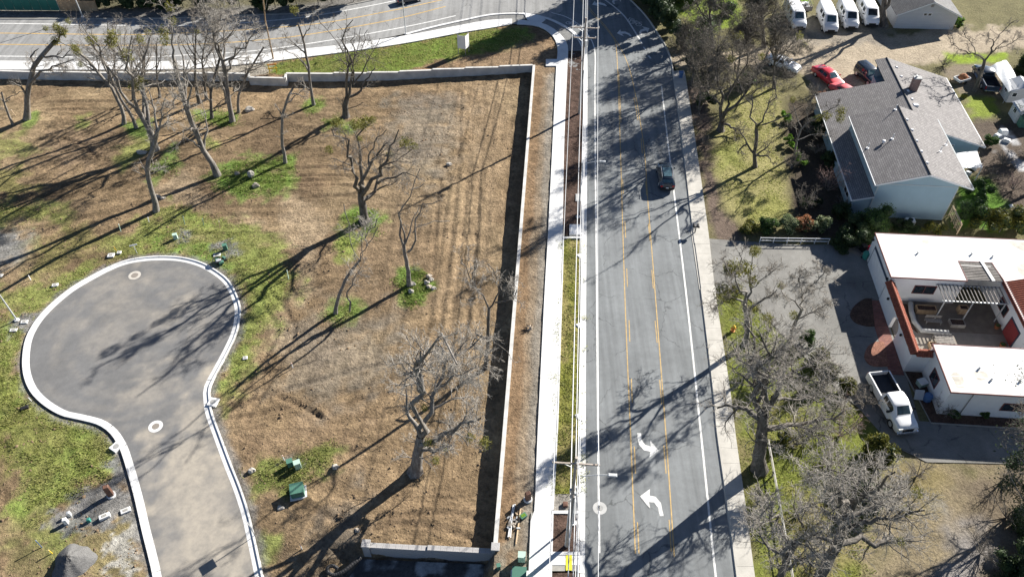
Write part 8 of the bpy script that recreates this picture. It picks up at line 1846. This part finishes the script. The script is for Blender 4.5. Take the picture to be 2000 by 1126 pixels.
# things lying on the strip beside the bottom sidewalk
b = G(998, 1022); t = thing('pipe_bundle', 'bundle of white plastic pipes lying beside the sidewalk', 'pipes', b, 0)
for i, (x0, y0, x1, y1) in enumerate(((1004, 985, 992, 1030), (1006, 985, 996, 1032), (1002, 986, 994, 1048), (1001, 1000, 997, 1050), (998, 1010, 992, 1049))):
    p, q = G(x0, y0) - b, G(x1, y1) - b; p.z = .08 + .06 * (i % 2); q.z = .1; MB().tube([p, q], .045, 6).build('pipe', M['white_matt'], t)
b = G(1012, 1030); t = thing('timber_stack', 'two long pale boards lying beside the sidewalk', 'timber', b, 0)
for x0, y0, x1, y1 in ((1017, 992, 1008, 1062), (1006, 1000, 1011, 1005)):
    p, q = G(x0, y0) - b, G(x1, y1) - b; m_ = (p + q) / 2; d = q - p; MB().box((m_.x, m_.y, .06), (d.length, .12, .05), math.atan2(d.y, d.x)).build('board', M['wood_new'], t)
b = G(1022, 1009); t = thing('bucket', 'lime green tub on the gravel beside the sidewalk', 'bucket', b, .6)
m = MB(); m.box((0, 0, .17), (.55, .4, .34), taper=1.15); m.build('tub', M['green_box'], t); MB().box((0, 0, .345), (.45, .3, .02)).build('contents', M['leaf_lime'], t)
b = G(1002, 1020); t = thing('debris_heap', 'small heap of rubble between the pipes and boards', 'debris', b, 0)
for i in range(14): MB().bbox((random.uniform(-.5, .5), random.uniform(-.6, .6), .08), (random.uniform(.12, .4), random.uniform(.1, .3), random.uniform(.1, .25)), .02, random.random() * 3).build('piece', M[('rock', 'galv', 'wood_grey')[i % 3]], t)
cabinet(1019, 1092, .62, .55, 1.0, 'green_pale', 'mint green pedestal beside the bottom sidewalk', 0, -.07, False)
cabinet(1014, 1128, 1.2, 1.0, 1.0, 'green_box', 'green transformer at the bottom edge beside the sidewalk', 0, -.07, True, 'transformer', slope=.1, cat='transformer')
cabinet(974, 1110, .3, .3, .75, 'green_box', 'slim green post cabinet below the block wall pillar', -.1, .2, False)
b = G(1034, 640); t = thing('root_clump', 'uprooted brown root clump on the strip beside the sidewalk', 'root clump', b, 0); rng = np.random.default_rng(9)
P = np.zeros((26, 4, 3)); d = rng.normal(size=(26, 3)); d[:, 2] = abs(d[:, 2]) * .6; d /= np.linalg.norm(d, axis=1, keepdims=True)
for i in range(1, 4): d = d + rng.normal(size=(26, 3)) * .3; d /= np.linalg.norm(d, axis=1, keepdims=True); P[:, i] = P[:, i - 1] + d * .22
obj('roots', arr_mesh('roots', *tubes(P, np.ones((26, 1)) * np.linspace(.06, .02, 4)[None], 4)), M['wood'], t)
MB().lathe((0, 0, 0), [(.4, 0), (.3, .2), (.05, .3)], 9).build('soil_ball', M['rock'], t)
# across the street
b = G(1357, 455); t = thing('mailbox', 'pair of black mailboxes on one post beside the road', 'mailbox', b, -ROAD_A)
MB().box((0, 0, .55), (.12, .12, 1.1)).build('post', M['wood_grey'], t); MB().box((0, 0, 1.1), (.9, .3, .05)).build('shelf', M['wood_grey'], t)
for x in (-.25, .25):
    m = MB(); pr = [(-.13, 0), (.13, 0), (.13, .16)] + [(.13 * math.cos(a), .16 + .1 * math.sin(a)) for a in np.linspace(.3, 2.84, 6)] + [(-.13, .16)]
    nn = len(pr); m.add([(x + u, -.28, 1.13 + w) for u, w in pr] + [(x + u, .28, 1.13 + w) for u, w in pr], [tuple(range(nn)), tuple(range(2 * nn - 1, nn - 1, -1))] + [(i, nn + i, nn + (i + 1) % nn, (i + 1) % nn) for i in range(nn)]); m.build('box', M['black'], t)
b = G(1431, 646); t = thing('fire_hydrant', 'orange and yellow fire hydrant by the mistletoe oak', 'hydrant', b, 0)
MB().lathe((0, 0, 0), [(.24, 0), (.24, .08), (.17, .1), (.17, .6), (.22, .62), (.22, .68)], 12).build('barrel', M['orange'], t); MB().lathe((0, 0, .68), [(.2, 0), (.19, .1), (.12, .2), (.05, .24), (.05, .3)], 12).build('bonnet', M['yellow'], t)
for a in (0, math.pi, math.pi / 2): MB().cyl((.1 * math.cos(a), .1 * math.sin(a), .45), (.3 * math.cos(a), .3 * math.sin(a), .45), .09, .09, 8).build('outlet', M['orange'], t)
def bin_(px, py, mat, label, rz):
    b = G(px, py); t = thing('wheelie_bin', label, 'bin', b, rz, 'rubbish bins'); m = MB(); m.box((0, 0, .52), (.5, .55, .9), taper=1.18); m.build('body', M[mat], t); MB().bbox((0, 0, 1.02), (.64, .7, .1), .03).build('lid', M[mat], t)
    for s in (-1, 1): MB().cyl((s * .25, .28, .12), (s * .31, .28, .12), .12, .12, 10).build('wheel', M['black'], t)
bin_(1689, 505, 'teal_bin', 'teal wheelie bin beside the garage door', .5); bin_(1697, 494, 'red_bin', 'red-lidded bin behind the teal one', .3); bin_(1684, 490, 'black', 'black bin in the dark corner by the stucco building', .2)
bin_(1329, 152, 'blue', 'blue bin standing on the upper sidewalk', 0)
b = G(1798, 752); t = thing('planter_box', 'pale green tub against the stucco side wall', 'planter', b, .3); m = MB(); m.box((0, 0, .35), (.8, .7, .7), taper=1.15); m.build('tub', M['green_pale'], t); MB().box((0, 0, .72), (.95, .85, .06)).build('lid', M['white_matt'], t)
b = G(1792, 778); t = thing('bed_frame', 'silver foil-wrapped slab leaning beside the blue barrel', 'panel', b, -.1); MB().box((0, .1, .55), (.9, .12, 1.1), rx=-.5).build('panel', M['tarp'], t); MB().box((0, .45, .3), (.1, .7, .06), rx=.5).build('prop', M['wood_grey'], t)
b = G(1809, 781); t = thing('barrel', 'blue plastic barrel against the stucco building', 'barrel', b, 0); MB().lathe((0, 0, 0), [(.36, 0), (.42, .12), (.43, .5), (.42, .85), (.36, .95), (.1, .96)], 16).build('barrel', M['blue'], t, smooth=40); MB().cyl((.15, 0, .95), (.15, 0, .99), .05, .05, 8).build('bung', M['black'], t)
b = G(1774, 439); t = thing('air_conditioner', 'white air conditioner beside the grey-blue house wall', 'air conditioner', b, HF.rz); MB().bbox((0, 0, .5), (1.1, .8, .9), .04).build('casing', M['white_matt'], t); MB().cyl((0, 0, .95), (0, 0, .98), .3, .3, 16).build('fan_grille', M['black'], t); MB().box((0, 0, .03), (1.2, .9, .08)).build('base', M['concrete_grey'], t)
for i, (x, y, w, d, h, mat, lb) in enumerate(((1957, 262, 1.1, .8, .8, 'white_matt', 'white appliance dumped behind the house'), (1947, 268, .8, .8, .5, 'tarp', 'grey sack left of the dumped appliance'), (1965, 276, .7, .9, .4, 'white_matt', 'white crate below the dumped appliance'), (1975, 403, .5, .5, .2, 'white_matt', 'white basin in the litter at the right'), (1900, 330, .9, .3, .5, 'white_matt', 'white trellis piece below the patio cover'), (1890, 340, .8, .6, .4, 'galv', 'grey box under the patio cover edge'), (1862, 160, 1.0, .7, .3, 'wood', 'timber bed frame beside the drive'), (1882, 190, .7, .6, .6, 'leaf_olive', 'olive sack by the house corner and cart'))):
    b = G(x, y); t = thing('yard_item', lb, 'yard item', b, .5 * i, 'clutter behind the house'); MB().bbox((0, 0, h / 2), (w, d, h), min(.08, h * .3)).build('body', M[mat], t); MB().box((0, 0, h + .01), (w * .6, d * .6, .03)).build('top', M[mat], t)
b = G(1898, 322); t = thing('ladder', 'white ladder lying below the patio cover', 'ladder', b, -.05)
for s in (-1, 1): MB().box((0, s * .2, .1), (3.0, .06, .06)).build('rail', M['white_matt'], t)
for i in range(9): MB().box((-1.3 + i * .32, 0, .1), (.04, .4, .04)).build('rung', M['white_matt'], t)
